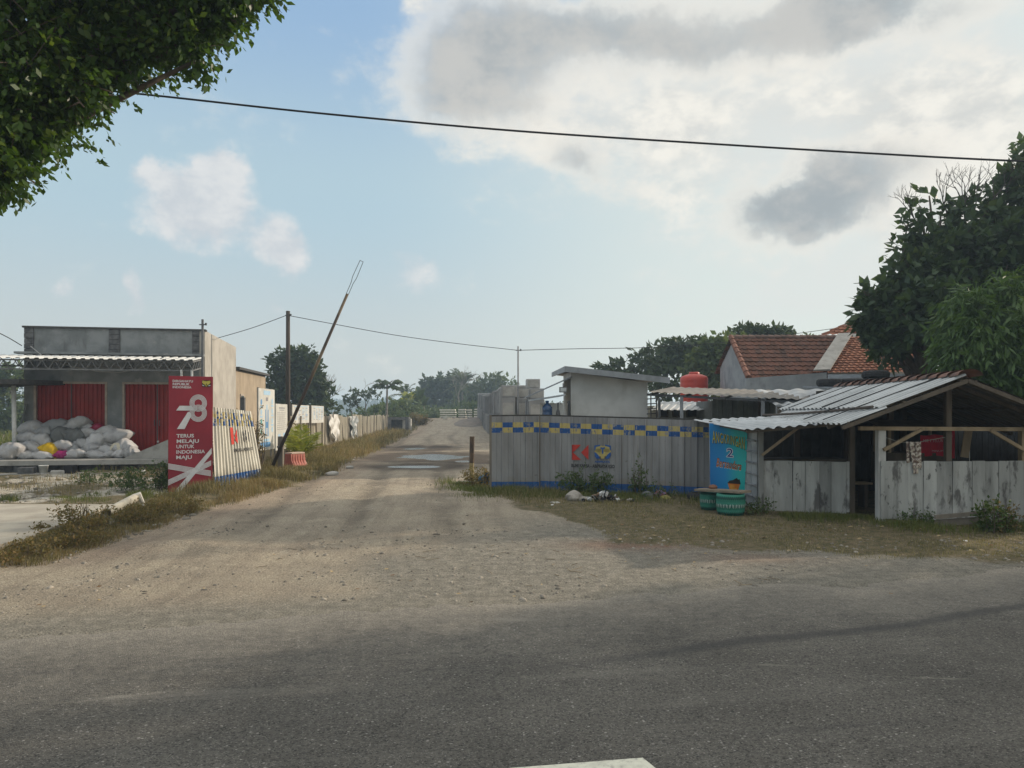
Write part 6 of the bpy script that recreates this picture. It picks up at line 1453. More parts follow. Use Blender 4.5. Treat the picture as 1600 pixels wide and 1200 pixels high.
# ---------------------------------------------------------------- tiled houses, tyres
def house():
    Xg, Y0, Y1 = 7.97, 26.0, 29.4; Yr = 27.65; zr = 4.42; ze = 3.15; ze2 = 3.5; X1 = 12.6
    t = T("tiled_house", "grey walled house with a brown clay tile gable roof", "house", (Xg, Y0, gz(Xg,Y0)))
    GW = M("grey_house_wall", (.33,.34,.345), (.25,.26,.265), 1.8, stains=[((.16,.16,.16), 3, .54, .74, (1,1,.4), .6)])
    m = MB(); m.add([(Xg,Y0,0),(Xg,Y1,0),(Xg,Y1,ze2),(Xg,Yr,zr-.03),(Xg,Y0,ze)], [(4,3,2,1,0)]); m.box(Xg+.01,X1,Y0+.02,Y0+.2,0,ze-.02); m.box(Xg+.01,X1,Y1-.2,Y1,0,ze2-.2); m.build("wall", GW, t)
    ev = Y0-.45; zev = ze-(zr-ze)/(Yr-Y0)*.45+.06
    m = MB(); tiles(m, (Xg-.12,ev,zev), (X1-.3,ev,zev), (X1,Yr,zr+.04), (Xg-.12,Yr,zr+.04)); r = m.build("roof", TILE1, t)
    m = MB(); tiles(m, (X1,Y1+.4,ze2-.25), (Xg-.12,Y1+.4,ze2-.25), (Xg-.12,Yr,zr+.04), (X1,Yr,zr+.04)); m.build("roof", TILE1, t)
    m = MB()
    n = 9
    for k in range(n):
        a, b = k/n, (k+1.12)/n; p = Vector((Xg-.1,ev,zev+.05)).lerp(Vector((Xg-.1,Yr,zr+.09)), a); q = Vector((Xg-.1,ev,zev+.05)).lerp(Vector((Xg-.1,Yr,zr+.09)), min(1,b)); m.tube([p+Vector((0,0,.02)), q], [.105,.09], 8)
    m.build("verge_tile", M("orange_verge_tile", (.25,.115,.075), (.17,.08,.055), 4, isl=.4), r)
    m = MB(); n = 20
    for k in range(n):
        x0 = Xg-.15+(X1-Xg)*k/n; m.tube([(x0,Yr,zr+.07),(x0+(X1-Xg)/n*1.1,Yr,zr+.05)], [.095,.085], 8)
    m.build("ridge_tile", M("mossy_ridge_tile", (.22,.13,.10), (.14,.10,.08), 4, isl=.5), r)
    # cement valley and parapet wall
    a = P(1322,538,27.4); 
    m = MB(); m.hexa([(X1-.9,ev+.1,zev+.1),(X1-.1,ev+.1,zev+.1),(X1+.15,Yr,zr+.12),(X1-.35,Yr,zr+.12),(X1-.9,ev+.1,zev+.24),(X1-.1,ev+.1,zev+.24),(X1+.15,Yr,zr+.2),(X1-.35,Yr,zr+.2)]); m.build("cement_valley", CONCRETE, t)
    p = T("parapet_wall", "low grey parapet wall in front of the tiled house", "wall", (7.6,25,gz(7.6,25)))
    m = MB(); m.hexa([(PX(1166,25),25,0),(PX(1292,24.6),24.6,0),(PX(1292,24.6),24.75,0),(PX(1166,25),25.15,0),(PX(1166,25),25,1.7+57/F*25),(PX(1292,24.6),24.6,1.7+66/F*24.6),(PX(1292,24.6),24.75,1.7+66/F*24.6),(PX(1166,25),25.15,1.7+57/F*25)]); m.build("body", GW, p)
    m = MB(); m.box(PX(1166,25)-.03,PX(1292,24.6),24.9,25.2,0,.3) if False else None
    # second house with orange hip roof
    h = T("tiled_house", "house with orange clay hip roof partly behind the dark broad-leaved tree", "house", (11.2,25,gz(11.2,25)))
    El, Er = P(1292,584,24.6), P(1412,583,23.8); Rl, Rr = P(1330,527,27.5), P(1420,516,27.0)
    m = MB(); tiles(m, El, Er+Vector((.6,0,0)), Rr+Vector((2.0,0,0)), Rl); tiles(m, El+Vector((.1,4.5,.3)), El, Rl, Rl+Vector((.05,.02,0))); m.build("roof", TILE2, h)
    u8 = Vector((0,-.02,.05)); e0, e1, r1, r0 = El+Vector((-.42,.05,.08)), El+Vector((.10,0,.10)), Rl+Vector((.05,0,.12)), Rl+Vector((-.45,.05,.10))
    m = MB(); m.hexa([e0,e1,r1,r0,e0+u8,e1+u8,r1+u8,r0+u8]); m.build("cement_valley", CONCRETE, h)
    m = MB(); m.box(El.x+.35, Er.x+2.4, 25.2, 25.4, 0, El.z-.02+.18); m.box(El.x+.35, Er.x+2.4, 25.41, 29, 0, 2.9); m.build("wall", WHITEW, h)
    m = MB(); m.beam(El+Vector((.02,-.02,-.10)), Er+Vector((.6,-.02,-.10)), .03, .16); m.build("fascia", M("blue_white_fascia", (.45,.49,.53)), h)
    v = T("roof_pavilion", "small orange tiled hip roof on short posts above the house ridges", "pavilion", tuple(P(1322,540,28.5)-Vector((0,0,.4))))
    a, b = P(1296,524,28), P(1350,526,27.6); c = P(1336,500,29.2); d = P(1345,500,29.0)
    m = MB(); tiles(m, a, b, d, c); tiles(m, a+Vector((.3,2.2,.1)), a, c, c+Vector((.02,.02,0))); tiles(m, b, b+Vector((.2,2.2,.1)), d+Vector((.02,.02,0)), d); m.build("roof", TILE2, v)
    m = MB(); [m.beam((x,y,3.4), (x,y,z), .10, .10, (0,1,0)) for (x, y, z) in ((a.x+.25,a.y+.3,a.z+.05),(b.x-.2,b.y+.3,b.z+.05),(a.x+.5,a.y+1.9,a.z+.2),(b.x,b.y+1.9,b.z+.2))]; m.build_each("post", TIMBL, v)
    # workshop lean roof carrying tyres
    w = T("tyre_shed", "low shed with a thin grey sheet roof carrying old tyres", "shed", (9,18.4,gz(9,18.4)))
    za = 1.7+44/F*18
    m = MB(); m.hexa([(7.35,17.6,za-.06),(9.9,17.6,za-.1),(9.9,19.4,za-.02),(7.35,19.4,za+.02),(7.35,17.6,za-.02),(9.9,17.6,za-.06),(9.9,19.4,za+.02),(7.35,19.4,za+.06)]); m.build("roof", GREYM, w)
    m = MB(); m.box(7.6,9.8,17.9,19.2,0,za-.07); m.build("wall", TIMBD, w)
    ty = tyre_mesh(.31, .095).build("old_tyre", TIRE, smooth=False); ty['category'] = 'tyre'
    spec = ((1297,18.3,0,"old tyre at the left end of the row on the thin grey shed roof"),(1332,18.2,0,"old tyre lying second from the left on the shed roof"),(1347,18.9,.0,"old tyre set back between its neighbours on the shed roof"),(1366,18.25,0,"lower tyre of the stacked pair on the shed roof"),(1368,18.27,.19,"upper tyre of the stacked pair on the shed roof"),(1401,18.2,0,"old tyre at the right end of the row on the shed roof"))
    for k, (px, D, dz, lab) in enumerate(spec):
        o = ty if k == 0 else ty.copy()
        if k: COL.objects.link(o)
        o.location = (PX(px,D), D, za+.095+dz+.02*(D-17.6)/1.8); o.rotation_euler = (.02, 0, k*.7); tag(o, lab, "tyre", "tyres on the shed roof")
    # whitewashed wall with vent blocks behind the trees
    g = T("vent_wall", "pale wall with cross patterned vent block behind the right-hand trees", "wall", (13,24.2,gz(13,24.2)))
    x0, x1 = PX(1432,23.4), PX(1800,23.4)
    m = MB(); m.box(x0,x1,23.4,23.6,0,1.7+62/F*23.4); m.build("body", WHITEW, g)
    m = MB(); q = P(1443,588,23.38); m.obox(q, (1,0,0), (0,1,0), (0,0,1), .3, .015, .17); m.build("vent_panel", STEELD, g)
    m = MB(); [m.beam(q+Vector((-.28+s,-.03,-.15)), q+Vector((-.28+s+.28,-.03,.15)), .03, .03) for s in (0,.28)]; [m.beam(q+Vector((-.28+s,-.035,.15)), q+Vector((-.28+s+.28,-.035,-.15)), .03, .03) for s in (0,.28)]; m.build("lattice", WHITEW, g)
house()

# ---------------------------------------------------------------- precast concrete boxes along the right of the road
UCON = M("precast_concrete", (.34,.335,.325), (.27,.265,.255), 1.8, bump=.2, bscale=25, objv=.5, stains=[((.18,.17,.16), 2.5, .55, .75, (1,1,.3), .5)])
def ditch(L, H, W):
    mb = MB(); th = .12
    mb.box(0, th, 0, L, 0, H); mb.box(W-th, W, 0, L, 0, H); mb.box(th, W-th, 0, L, H-th, H)
    for y in (0.0, L-.10): mb.box(-.07, -.001, y, y+.10, 0, H)
    mb.box(-.05, -.001, .101, L-.101, H-.12, H)
    return mb
def precast():
    L, H, W = 2.3, 1.5, 1.3; ang = math.atan(.07)
    root = T("precast_channel", "x", "concrete channel", (0,0,0))
    ditch(L, H, W).build("channel", UCON, root, local=True)
    n = 0; k = 0
    ordw = lambda i: ["nearest","second","third","fourth","fifth","sixth","seventh","eighth","ninth","tenth","eleventh","twelfth","thirteenth","fourteenth","fifteenth","sixteenth","seventeenth","eighteenth","nineteenth","twentieth","twenty-first","twenty-second","twenty-third","twenty-fourth"][i]
    D = 41.0; i = 0
    while D < 94:
        x = -.07*D+2.4; z = gz(x+.5, D)+.02
        for lv in (0, 1):
            lab = f"grey precast channel, {ordw(i)} from the near end in the {'lower' if lv==0 else 'upper'} tier along the road"
            loc = (x+random.uniform(-.04,.04)+.05*lv, D, z+lv*(H+.06)); rz = ang+random.uniform(-.008,.008)
            if n == 0: root.location = loc; root.rotation_euler = (0,0,rz); root['label'] = lab; root['group'] = "precast channels stacked along the road"; o = root
            else: o = dup(root, loc, rz, lab, "precast channels stacked along the road")
            n += 1
        D += L+.12+(.25 if i % 5 == 4 else 0); i += 1
    # nearer mixed blocks
    def blk(px0, px1, py0, py1, D, dep, lab):
        a, b = P(px0,py1,D), P(px1,py0,D); t = T("precast_block", lab, "concrete block", (a.x, D, a.z))
        mb = MB(); mb.box(a.x,b.x,D,D+dep,a.z,b.z); o = mb.build("body", UCON, t); md = o.modifiers.new("b", 'BEVEL'); md.width = .03; md.segments = 2
        w, h = b.x-a.x, b.z-a.z
        m2 = MB()
        if w > .6: m2.box(a.x+w*.12,b.x-w*.12,D-.012,D-.002,a.z+h*.12,b.z-h*.12); m2.build("recess_panel", CONCRETE, t)
        return t
    blk(783,805,621,690,37.5,2.0,"lower of two upright precast blocks at the near end of the channel row")
    blk(783,807,602,620.5,37.6,2.0,"upper precast block with a lighter face panel at the near end of the row")
    blk(807,826,622,690,38.0,2.0,"low precast block just left of the thin grey pole's right side")
    blk(826,851,624,690,37.0,2.0,"low precast block partly behind the entrance canopy")
    blk(806,827,607,621.5,38.5,1.8,"small precast block lying on top beside the thin grey pole")
    blk(822,844,592,606.5,39.0,1.4,"topmost precast block standing highest near the cabin roof")
    blk(827,850,606.8,623.5,38.6,1.6,"precast block carrying the topmost one near the cabin roof")
    # slab stacks at the crest
    SLB = M("pale_precast_slab", (.66,.63,.56), (.52,.5,.44), 3, objv=.2)
    def stack(px0, px1, D, n, z1, lab, gap=.13):
        x0, x1 = PX(px0,D), PX(px1,D); z0 = gz((x0+x1)/2, D)-.02; h = (z1-z0)/n
        t = T("slab_stack", lab, "slab stack", ((x0+x1)/2, D, z0), group="slab stacks at the road crest")
        for k in range(n):
            j = random.uniform(-.06,.06); MB().box(x0+j,x1+j,D+random.uniform(-.1,.1),D+1.6,z0+h*k+gap,z0+h*(k+1)).build("slab", SLB, t)
        mb = MB(); [mb.box(x0+(x1-x0)*f-.08,x0+(x1-x0)*f+.08,D+.05,D+1.5,z0,z0+gap-.001) for f in (.15,.85)]; mb.build_each("bearer", TIMBD, t)
    D = 97
    stack(687,711.5,D,4,1.7+8.5/F*D,"widest stack of pale slabs, leftmost on the road crest"); stack(715.5,727,D+2,4,1.7+9/F*D,"stack of pale slabs, second from the left on the road crest"); stack(730.5,737,D+1,4,1.7+8.5/F*D,"stack of pale slabs, third from the left on the road crest"); stack(740.5,748,D+1,4,1.7+9.5/F*D,"stack of pale slabs nearest the channel wall on the road crest")
    stack(691,697.5,90,2,1.7-3/F*90+.05,"low small pair of slabs in front of the widest slab stack",.04)
    # soil mound by the wall
    mb = MB(); nx, ny = 26, 18; V = []
    for j in range(ny+1):
        for i in range(nx+1):
            u, v = i/nx*2-1, j/ny*2-1; x = PX(738,80)+u*2.0; y = 80+v*8; r = u*u+v*v
            V.append((x, y, gz(x, y)-.08+.55*max(0,1-r)**1.0*(.7+.6*float(fbm(x*1.3,y*.6,4)))))
    mb.add(V, [(j*(nx+1)+i, j*(nx+1)+i+1, (j+1)*(nx+1)+i+1, (j+1)*(nx+1)+i) for j in range(ny) for i in range(nx)])
    tag(mb.build("gravel_mound", M("mound_soil", (.24,.20,.16), (.16,.135,.11), 2, bump=.5), origin=(PX(738,80),80,gz(PX(738,80),80)), smooth=True), "low mound of earth at the foot of the channel wall near the crest", "mound")
precast()
# ================================================================== VEGETATION
LF_NEAR = leafmat("roadside_tree_leaves", [(.035,.078,.014), (.058,.112,.018), (.042,.085,.015), (.12,.165,.022)], .5, .42, .5, .4)
LF_DARK = leafmat("dark_broad_leaves", [(.042,.075,.034), (.062,.10,.042), (.05,.085,.037), (.09,.125,.045)], .38, .5, .6, .3)
LF_MANGO = leafmat("mango_leaves", [(.06,.11,.028), (.085,.15,.038), (.065,.12,.03), (.13,.19,.05)], .4, .5, .7, .3)
LF_FAR = leafmat("far_leaves", [(.035,.055,.025), (.05,.075,.03), (.06,.085,.035), (.045,.07,.03)], .25, .6, .25, .2)
LF_FARL = leafmat("far_light_leaves", [(.07,.10,.04), (.09,.13,.05), (.11,.14,.06), (.06,.09,.035)], .3, .6, .3, .2)
LF_SHRUB = leafmat("shrub_leaves", [(.04,.075,.02), (.06,.10,.03), (.10,.13,.05), (.05,.085,.025)], .3, .6, 1.2, .2)
LF_DRY = leafmat("dry_shrub_leaves", [(.17,.12,.06), (.13,.12,.05), (.22,.15,.07), (.08,.09,.035)], .3, .8, 1.2, .1)
LF_YG = leafmat("yellow_green_fronds", [(.24,.26,.05), (.30,.31,.07), (.18,.23,.04), (.36,.32,.10)], .4, .5, 1., .3)
LF_PALM = leafmat("palm_fronds", [(.05,.085,.03), (.07,.11,.035), (.045,.07,.03), (.10,.13,.04)], .3, .5, 1., .3)
def B(px, py, D, r, n, sx_=1., sz=1., sy_=1.):
    c = P(px, py, D); q = r/F*D; return (tuple(c), (q*sx_, q*sy_, q*sz), n)
# overhanging roadside tree at upper left
tree("roadside_tree", "big leafy tree hanging over the street, dark against the sky", (-8.6, 7.2, 0),
     [B(5,20,7.4,130,420), B(90,20,7.6,105,380), B(180,10,7.7,85,300), B(262,5,7.8,66,220), B(335,-12,7.9,46,130), B(385,-28,8.0,30,70),
      B(25,125,7.2,80,280), B(95,112,7.4,52,150), B(160,85,7.6,44,120), B(222,66,7.7,36,90), B(296,62,7.8,26,55), B(340,22,7.9,26,60), B(0,190,7.1,52,150), B(40,172,7.2,36,90),
      B(-12,245,7.0,34,80), B(8,268,7.0,16,26), B(130,132,7.3,26,50), B(304,96,7.8,12,14), B(60,150,8.4,90,180), B(190,35,8.9,100,200), B(300,-15,8.8,70,120),
      B(-140,60,7.2,190,380), B(-160,220,7.0,150,260), B(-60,-120,7.6,200,420), B(160,-130,7.8,190,420), B(350,-120,8.0,120,200), B(-260,0,8.4,220,300), B(60,-240,8.2,260,400), B(280,-220,8.4,160,200), B(-300,-220,8.0,260,300)],
     LF_NEAR, 12, .078, .046, .24, 21, (-6.6, 7.3, 3.6), droop=.35, tl=.27, out=.6, fill=.25, bend=.06, twig_sticks=700)
# right-hand trees
tree("broadleaf_tree", "large dark broad-leaved tree rising behind the stall and tiled roofs", (10.9, 21.0, gz(10.9,21)),
     [B(1400,478,21,40,120), B(1378,505,21,34,80), B(1368,468,21,20,34), B(1392,535,20.8,26,55), B(1436,438,21,48,130), B(1420,512,20.5,34,70), B(1462,398,21,38,85), B(1500,430,21,70,190), B(1462,490,20,54,130), B(1418,392,21.2,20,22), B(1540,385,21,50,110),
      B(1585,350,21.5,54,130), B(1600,290,21.8,36,64), B(1615,430,21,100,300), B(1690,370,21.5,140,420), B(1565,450,22.5,80,180), B(1660,280,22,90,240), B(1580,520,21,80,200), B(1584,266,21.6,16,16), B(1760,450,21,140,280), B(1490,540,21.5,44,90),
      B(1438,352,21.2,18,12), B(1416,362,21.2,10,5), B(1470,330,21.3,20,12), B(1452,306,21.4,10,4), B(1522,330,21.4,24,16), B(1550,305,21.6,18,12), B(1502,360,21.3,28,26), B(1412,425,21,18,20), B(1437,322,21.3,8,4), B(1565,330,21.5,24,26), B(1350,455,21,8,6), B(1348,492,21,10,9)],
     LF_DARK, 8, .26, .14, .26, 33, (11.2, 21.0, 3.6), droop=.1, tl=.27, out=.7, fill=.15, bend=.07, twig_sticks=450)
def bare_top():
    # bare twigs standing out of the crown belong to the tree: grown as a child part
    t = bpy.data.objects["broadleaf_tree"]; mb = MB(); rr = random.Random(4)
    for px, py, dx, dz in ((1500,350,.0,1),(1520,345,.25,1),(1482,352,-.3,1),(1535,340,.5,1),(1440,365,-.4,1),(1508,345,.12,1)):
        bare_branches(mb, P(px,py,21.3), (dx, rr.uniform(-.2,.2), dz), .66, .026, 4, rr, .42, .35)
    mb.build("bare_twigs", bark("grey_twig", (.10,.085,.075)), t)
bare_top()
tree("mango_tree", "bright green drooping-leaved tree beside the stall roof at the picture's right edge", (14.0, 17.6, gz(14,17.6)),
     [B(1515,500,17.5,46,200), B(1560,478,17.5,42,190), B(1605,470,17.4,44,190), B(1540,545,17,62,280), B(1600,530,17,72,330), B(1500,555,17.2,34,110), B(1575,600,16.8,58,240), B(1640,560,17,90,360), B(1660,480,17.6,80,300), B(1505,598,17,30,80), B(1540,595,16.9,44,130), B(1620,625,16.6,60,200), B(1720,540,17.4,110,320), B(1780,480,17.8,120,300), B(1487,580,17.3,20,34)],
     LF_MANGO, 9, .24, .055, .2, 41, (13.6, 17.5, 2.2), droop=.75, tl=.34, out=.55, fill=.4, bend=.07)
# street-side trees to the right of the stall that shade the junction
tree("street_tree", "spreading street tree standing right of the food stall beyond the picture edge", (15.2, 11.6, gz(15.2,11.6)),
     [((13.6,11.8,5.4),(1.9,1.8,1.5),420), ((15.6,11.2,6.3),(2.2,2.0,1.6),500), ((17.3,12,5.3),(1.9,1.9,1.5),380), ((15,10.1,4.9),(1.8,1.6,1.3),340), ((15.6,13.2,5.2),(1.9,1.7,1.5),340), ((12.9,10.6,4.6),(1.3,1.3,1.1),200)], LF_MANGO, 9, .26, .08, .22, 43, droop=.4, tl=.4, fill=.3)
tree("street_tree", "tall street tree farther right along the asphalt beyond the picture edge", (19.5, 9.4, gz(19.5,9.4)),
     [((18.6,9.2,6.6),(2.4,2.2,1.9),520), ((20.4,9.8,7.6),(2.4,2.2,2.0),520), ((21.5,8.6,6.2),(2.1,2.0,1.7),400), ((18.9,7.8,5.2),(2.1,1.9,1.5),400), ((19.6,11,5.6),(2.1,1.9,1.6),400)], LF_DARK, 9, .28, .10, .28, 44, droop=.3, tl=.42, fill=.3)

# trees behind the roofs, right
BG = "trees behind the tiled roofs"
def bt(name, lab, px, D, blobs, leaf, k, ls, seed, tr=.18, group=None, **kw):
    x = PX(px, D); return tree(name, lab, (x, D, gz(x, D)), blobs, leaf, k, ls, ls*.55, tr, seed, group=group, tl=ls*.9, fill=.3, **kw)
bt("acacia_tree", "flat layered feathery tree farthest left behind the cabin roof", 985, 52, [B(962,582,52,20,34,1.5,.3), B(985,570,52,24,44,1.6,.28), B(1015,558,53,22,40,1.5,.28), B(1002,584,52,26,40,1.5,.3), B(1030,574,52,20,34,1.4,.4), B(1045,546,53,20,30,1.6,.28), B(948,574,52,9,10,1.5,.3)], LF_FAR, 7, .42, 51, group=BG)
bt("acacia_tree", "high layered feathery tree behind the red water tank", 1070, 48, [B(1050,545,48,24,44,1.6,.28), B(1080,537,48,24,46,1.5,.28), B(1065,560,48,32,70,1.3,.4), B(1095,565,47,30,90,1.2,.6), B(1100,548,48,22,60,1.5,.4), B(1040,590,47,30,80)], LF_FAR, 7, .40, 52, group=BG)
bt("leafy_tree", "dense green tree against the gable of the tiled house", 1118, 40, [B(1112,556,40,26,130), B(1098,585,40,30,130), B(1125,545,40,20,80), B(1125,580,40,30,130), B(1150,535,41,14,40)], LF_FARL, 7, .32, 53, group=BG)
bt("leafy_tree", "dark round-topped tree showing above the ridge of the tiled house", 1180, 44, [B(1165,524,44,20,90,1.1,.75), B(1190,528,44,24,110,1.2,.6), B(1215,525,44,22,90,1.1,.6), B(1222,532,44,14,40,1.3,.5), B(1180,550,44,40,160)], LF_FAR, 7, .33, 54, group=BG)
bt("leafy_tree", "small pale tree tip showing beyond the ridge's right part", 1262, 60, [B(1262,534,60,9,24), B(1255,545,60,16,40), B(1285,545,60,14,30)], LF_FARL, 6, .4, 55, group=BG)
# left: trees behind the annex
bt("leafy_tree", "tall grey green tree behind the beige annex and the dark pole", 462, 58, [B(447,572,58,26,150), B(470,562,58,22,110), B(440,598,58,22,120), B(475,595,58,30,170), B(500,610,58,16,70), B(455,620,58,30,150), B(488,632,58,20,80), B(430,620,58,14,40), B(490,580,58,14,50)], LF_FAR, 7, .42, 56, .3)
def bare_tree(lab, px, D, py0, h, seed, r=.12, spread=.5, depth=5, nm="bare_tree"):
    x = PX(px, D); z = gz(x, D); t = T(nm, lab, "tree", (x, D, z)); mb = MB(); rr = random.Random(seed)
    top = Vector((x, D, z+h*.45)); mb.tube([(x,D,z-.2), (x+.1,D,z+h*.25), top], [r, r*.85, r*.7], 7)
    for k in range(4): bare_branches(mb, top-Vector((0,0,rr.uniform(0,h*.12))), (rr.uniform(-.9,.9), rr.uniform(-.4,.4), 1), h*.2, r*.5, depth-1, rr, spread, .3)
    mb.build("branches", BARK2, t); return t
bare_tree("thin nearly leafless tree right of the tall grey green tree", 503, 62, 640, 5.6, 6)
bt("shrubby_tree", "low green bush mass below the leafless tree", 502, 62, [B(495,640,62,16,60), B(515,645,62,16,50), B(480,648,62,14,40)], LF_FAR, 6, .4, 57, .1, cat='bush')
bt("acacia_tree", "flat-topped feathery tree left of the papaya tree", 575, 88, [B(552,620,88,12,20,1.4,.3), B(568,612,88,13,26,1.5,.28), B(580,618,88,9,12,1.5,.3), B(550,632,88,9,18,1.1,.7)], LF_FAR, 6, .42, 58, .14)
m_ = MB(); rr_ = random.Random(8); bare_branches(m_, P(566,612,88), (.5,0,.7), .9, .03, 2, rr_); 
m_.build("bare_twigs", BARK2, bpy.data.objects["acacia_tree.002"])
# papaya
def papaya():
    D = 70; x = PX(605,D); z = gz(x,D); t = T("papaya_tree", "slender papaya tree with a drooping leaf rosette against the sky", "tree", (x,D,z)); zt = 1.7+48/F*D
    MB().tube([(x-.1,D,z-.1),(x-.03,D,(z+zt)/2),(x,D,zt)], [.13,.10,.07], 8).build("trunk", BARK2, t)
    rg = np.random.default_rng(5); V = []; st = MB()
    for k in range(20):
        a = k*2.4; e = rg.uniform(-.35, .75); L = rg.uniform(.75, 1.25)
        tip = Vector((x+math.cos(a)*L*math.cos(e), D+math.sin(a)*L*math.cos(e), zt+L*math.sin(e)*.65+.05)); st.tube([(x,D,zt),(Vector((x,D,zt))+tip)/2+Vector((0,0,.08)),tip], [.02,.016,.01], 5)
        for j in range(7):
            b = a+(j-3)*.75; l = rg.uniform(.5,.72); d = Vector((math.cos(b), math.sin(b), -.55-.1*rg.random())); s = Vector((-math.sin(b), math.cos(b), 0))*.16
            V += [tip, tip+d*l*.5+s, tip+d*l, tip+d*l*.5-s]
    st.build("leaf_stalks", BARK2, t); V = np.array(V); np_mesh("crown", V, np.arange(len(V)).reshape(-1,4), LF_FAR, t)
papaya()
def fronds(mb_rachis, base, n, L, wl, seed, up=(.2,1.2), droopk=.9, leaflets=26, lw=.05):
    rr = random.Random(seed); V = []; base = Vector(base)
    for k in range(n):
        a = k*2.4+rr.uniform(-.3,.3); e = rr.uniform(*up); l = L*rr.uniform(.7,1.1); path = []
        for i in range(9):
            f = i/8; r = l*f; path.append(base+Vector((math.cos(a)*math.cos(e)*r, math.sin(a)*math.cos(e)*r, math.sin(e)*r-droopk*l*.5*f*f)))
        mb_rachis.tube(path, [.022*L*.4*(1-.8*i/8)+.003 for i in range(9)], 5)
        for i in range(leaflets):
            f = .14+.85*i/leaflets; j = min(7, int(f*8)); p = path[j].lerp(path[j+1], f*8-j); d = (path[j+1]-path[j]).normalized(); s = d.cross(Vector((0,0,1))).normalized()
            for sg in (-1, 1):
                q = (d*.55+s*sg*.9+Vector((0,0,rr.uniform(-.35,.1)))).normalized(); ll = wl*(math.sin(math.pi*min(1,f*.9+.1))**.6)*rr.uniform(.8,1.1); w = d*lw*.5
                V += [p-w*.4, p+q*ll*.45-w+Vector((0,0,.02)), p+q*ll, p+q*ll*.45+w+Vector((0,0,.02))]
    return np.array([tuple(v) for v in V])
def palm(name, lab, px, D, base_z, n, L, wl, seed, leaf, trunk=0, cat="palm", px_top=None, **kw):
    x = PX(px, D); z = gz(x, D); t = T(name, lab, cat, (x, D, z)); m = MB()
    if trunk: MB().tube([(x,D,z-.1),(x+.1,D,z+trunk*.5),(x+.05,D,z+trunk)], [.16,.12,.11], 8).build("trunk", BARK2, t)
    V = fronds(m, (x, D, z+trunk+base_z), n, L, wl, seed, **kw); m.build("leaf_stalks", LF_YG if leaf is LF_YG else BARK2, t); np_mesh("fronds", V, np.arange(len(V)).reshape(-1,4), leaf, t)
palm("palm_sapling", "young coconut palm with yellow green fronds beside the orange barrier", 470, 22.0, .22, 11, 1.25, .36, 3, LF_YG, up=(.6,1.5), droopk=.55, leaflets=30, lw=.035)
palm("oil_palm", "dark spiky palm among the trees left of the road crest", 633, 92, 1.0, 16, 3.0, .7, 5, LF_PALM, 1.8, up=(.2,1.5), leaflets=18, lw=.12)
palm("oil_palm", "tall spiky palm in front of the dark trees at the road crest", 722, 118, 1.0, 22, 4.6, .9, 6, LF_PALM, 4.0, up=(.0,1.5), leaflets=18, lw=.18)
def banana(lab, px, D, h, seed, leaf):
    x = PX(px, D); z = gz(x, D); rr = random.Random(seed); t = T("banana_plant", lab, "banana plant", (x, D, z)); MB().tube([(x,D,z-.1),(x,D,z+h*.45)], [.14,.09], 8).build("trunk", BARK2, t); mb = MB()
    for k in range(9):
        a = k*2.4+seed; e = rr.uniform(.7,1.4); l = h*.62*rr.uniform(.8,1.1); b = Vector((x,D,z+h*.42)); V = []
        for i in range(8):
            f = i/7; c = b+Vector((math.cos(a)*math.cos(e)*l*f, math.sin(a)*math.cos(e)*l*f, math.sin(e)*l*f-.35*l*f**3)); w = h*.075*math.sin(math.pi*min(.97,f*.86+.12)); s = Vector((-math.sin(a),math.cos(a),.15))*w; V += [c-s, c, c+s]
        mb.add(V, [(i*3+j, i*3+j+1, i*3+j+4, i*3+j+3) for i in range(7) for j in (0,1)])
    mb.build("leaves", leaf, t)
banana("banana plant with upright pale leaves behind the fence end", 636, 86, 4.2, 1, LF_YG); banana("banana plant with torn green leaves, left of the crest trees", 655, 88, 4.6, 2, LF_PALM); banana("shorter banana plant at the right of the banana clump", 662, 92, 3.6, 3, LF_PALM)
bt("leafy_tree", "rounded green bush tree under the papaya rosette", 612, 76, [B(604,642,76,13,50,1.2,.7), B(622,641,76,15,60,1.2,.7), B(640,634,80,14,50), B(594,649,76,8,20), B(614,635,78,11,30)], LF_FARL, 7, .4, 60, .12)
bt("leafy_tree", "bulky dark tree left of the leafless stem at the road crest", 690, 128, [B(672,610,128,16,90), B(692,604,128,19,120), B(712,608,128,18,110), B(680,625,128,22,110), B(705,630,128,26,120), B(664,632,128,14,60), B(665,600,128,8,24)], LF_FAR, 7, .75, 61, .3)
bare_tree("pale leafless tree standing among the crest trees", 716, 112, 650, 8.2, 12, .10, .45, 5)
bt("leafy_tree", "open-crowned light green tree at the right end of the crest trees", 768, 118, [B(750,612,118,18,80), B(770,602,118,20,80), B(790,606,118,18,60), B(760,630,118,22,90), B(785,625,118,20,80), B(775,594,118,12,30), B(805,615,118,16,50), B(742,632,118,18,70)], LF_FARL, 6, .62, 62, .25)
bt("leafy_tree", "low dark tree behind the slab stacks on the crest", 735, 135, [B(730,622,135,20,90), B(742,610,135,14,50), B(720,640,135,22,90), B(750,640,135,24,90)], LF_FAR, 6, .7, 63, .25)
bt("leafy_tree", "far green tree behind the shop's left shelter", 5, 60, [B(-10,600,60,30,120), B(15,590,60,20,90), B(-50,590,60,50,160), B(10,640,60,34,130), B(25,660,60,24,80)], LF_FARL, 7, .42, 64, .25)
bt("leafy_tree", "low tree peeking over the fence left of the crest road", 652, 100, [B(650,625,100,12,50), B(640,640,100,14,60), B(668,648,100,14,60)], LF_FAR, 6, .5, 65, .12)
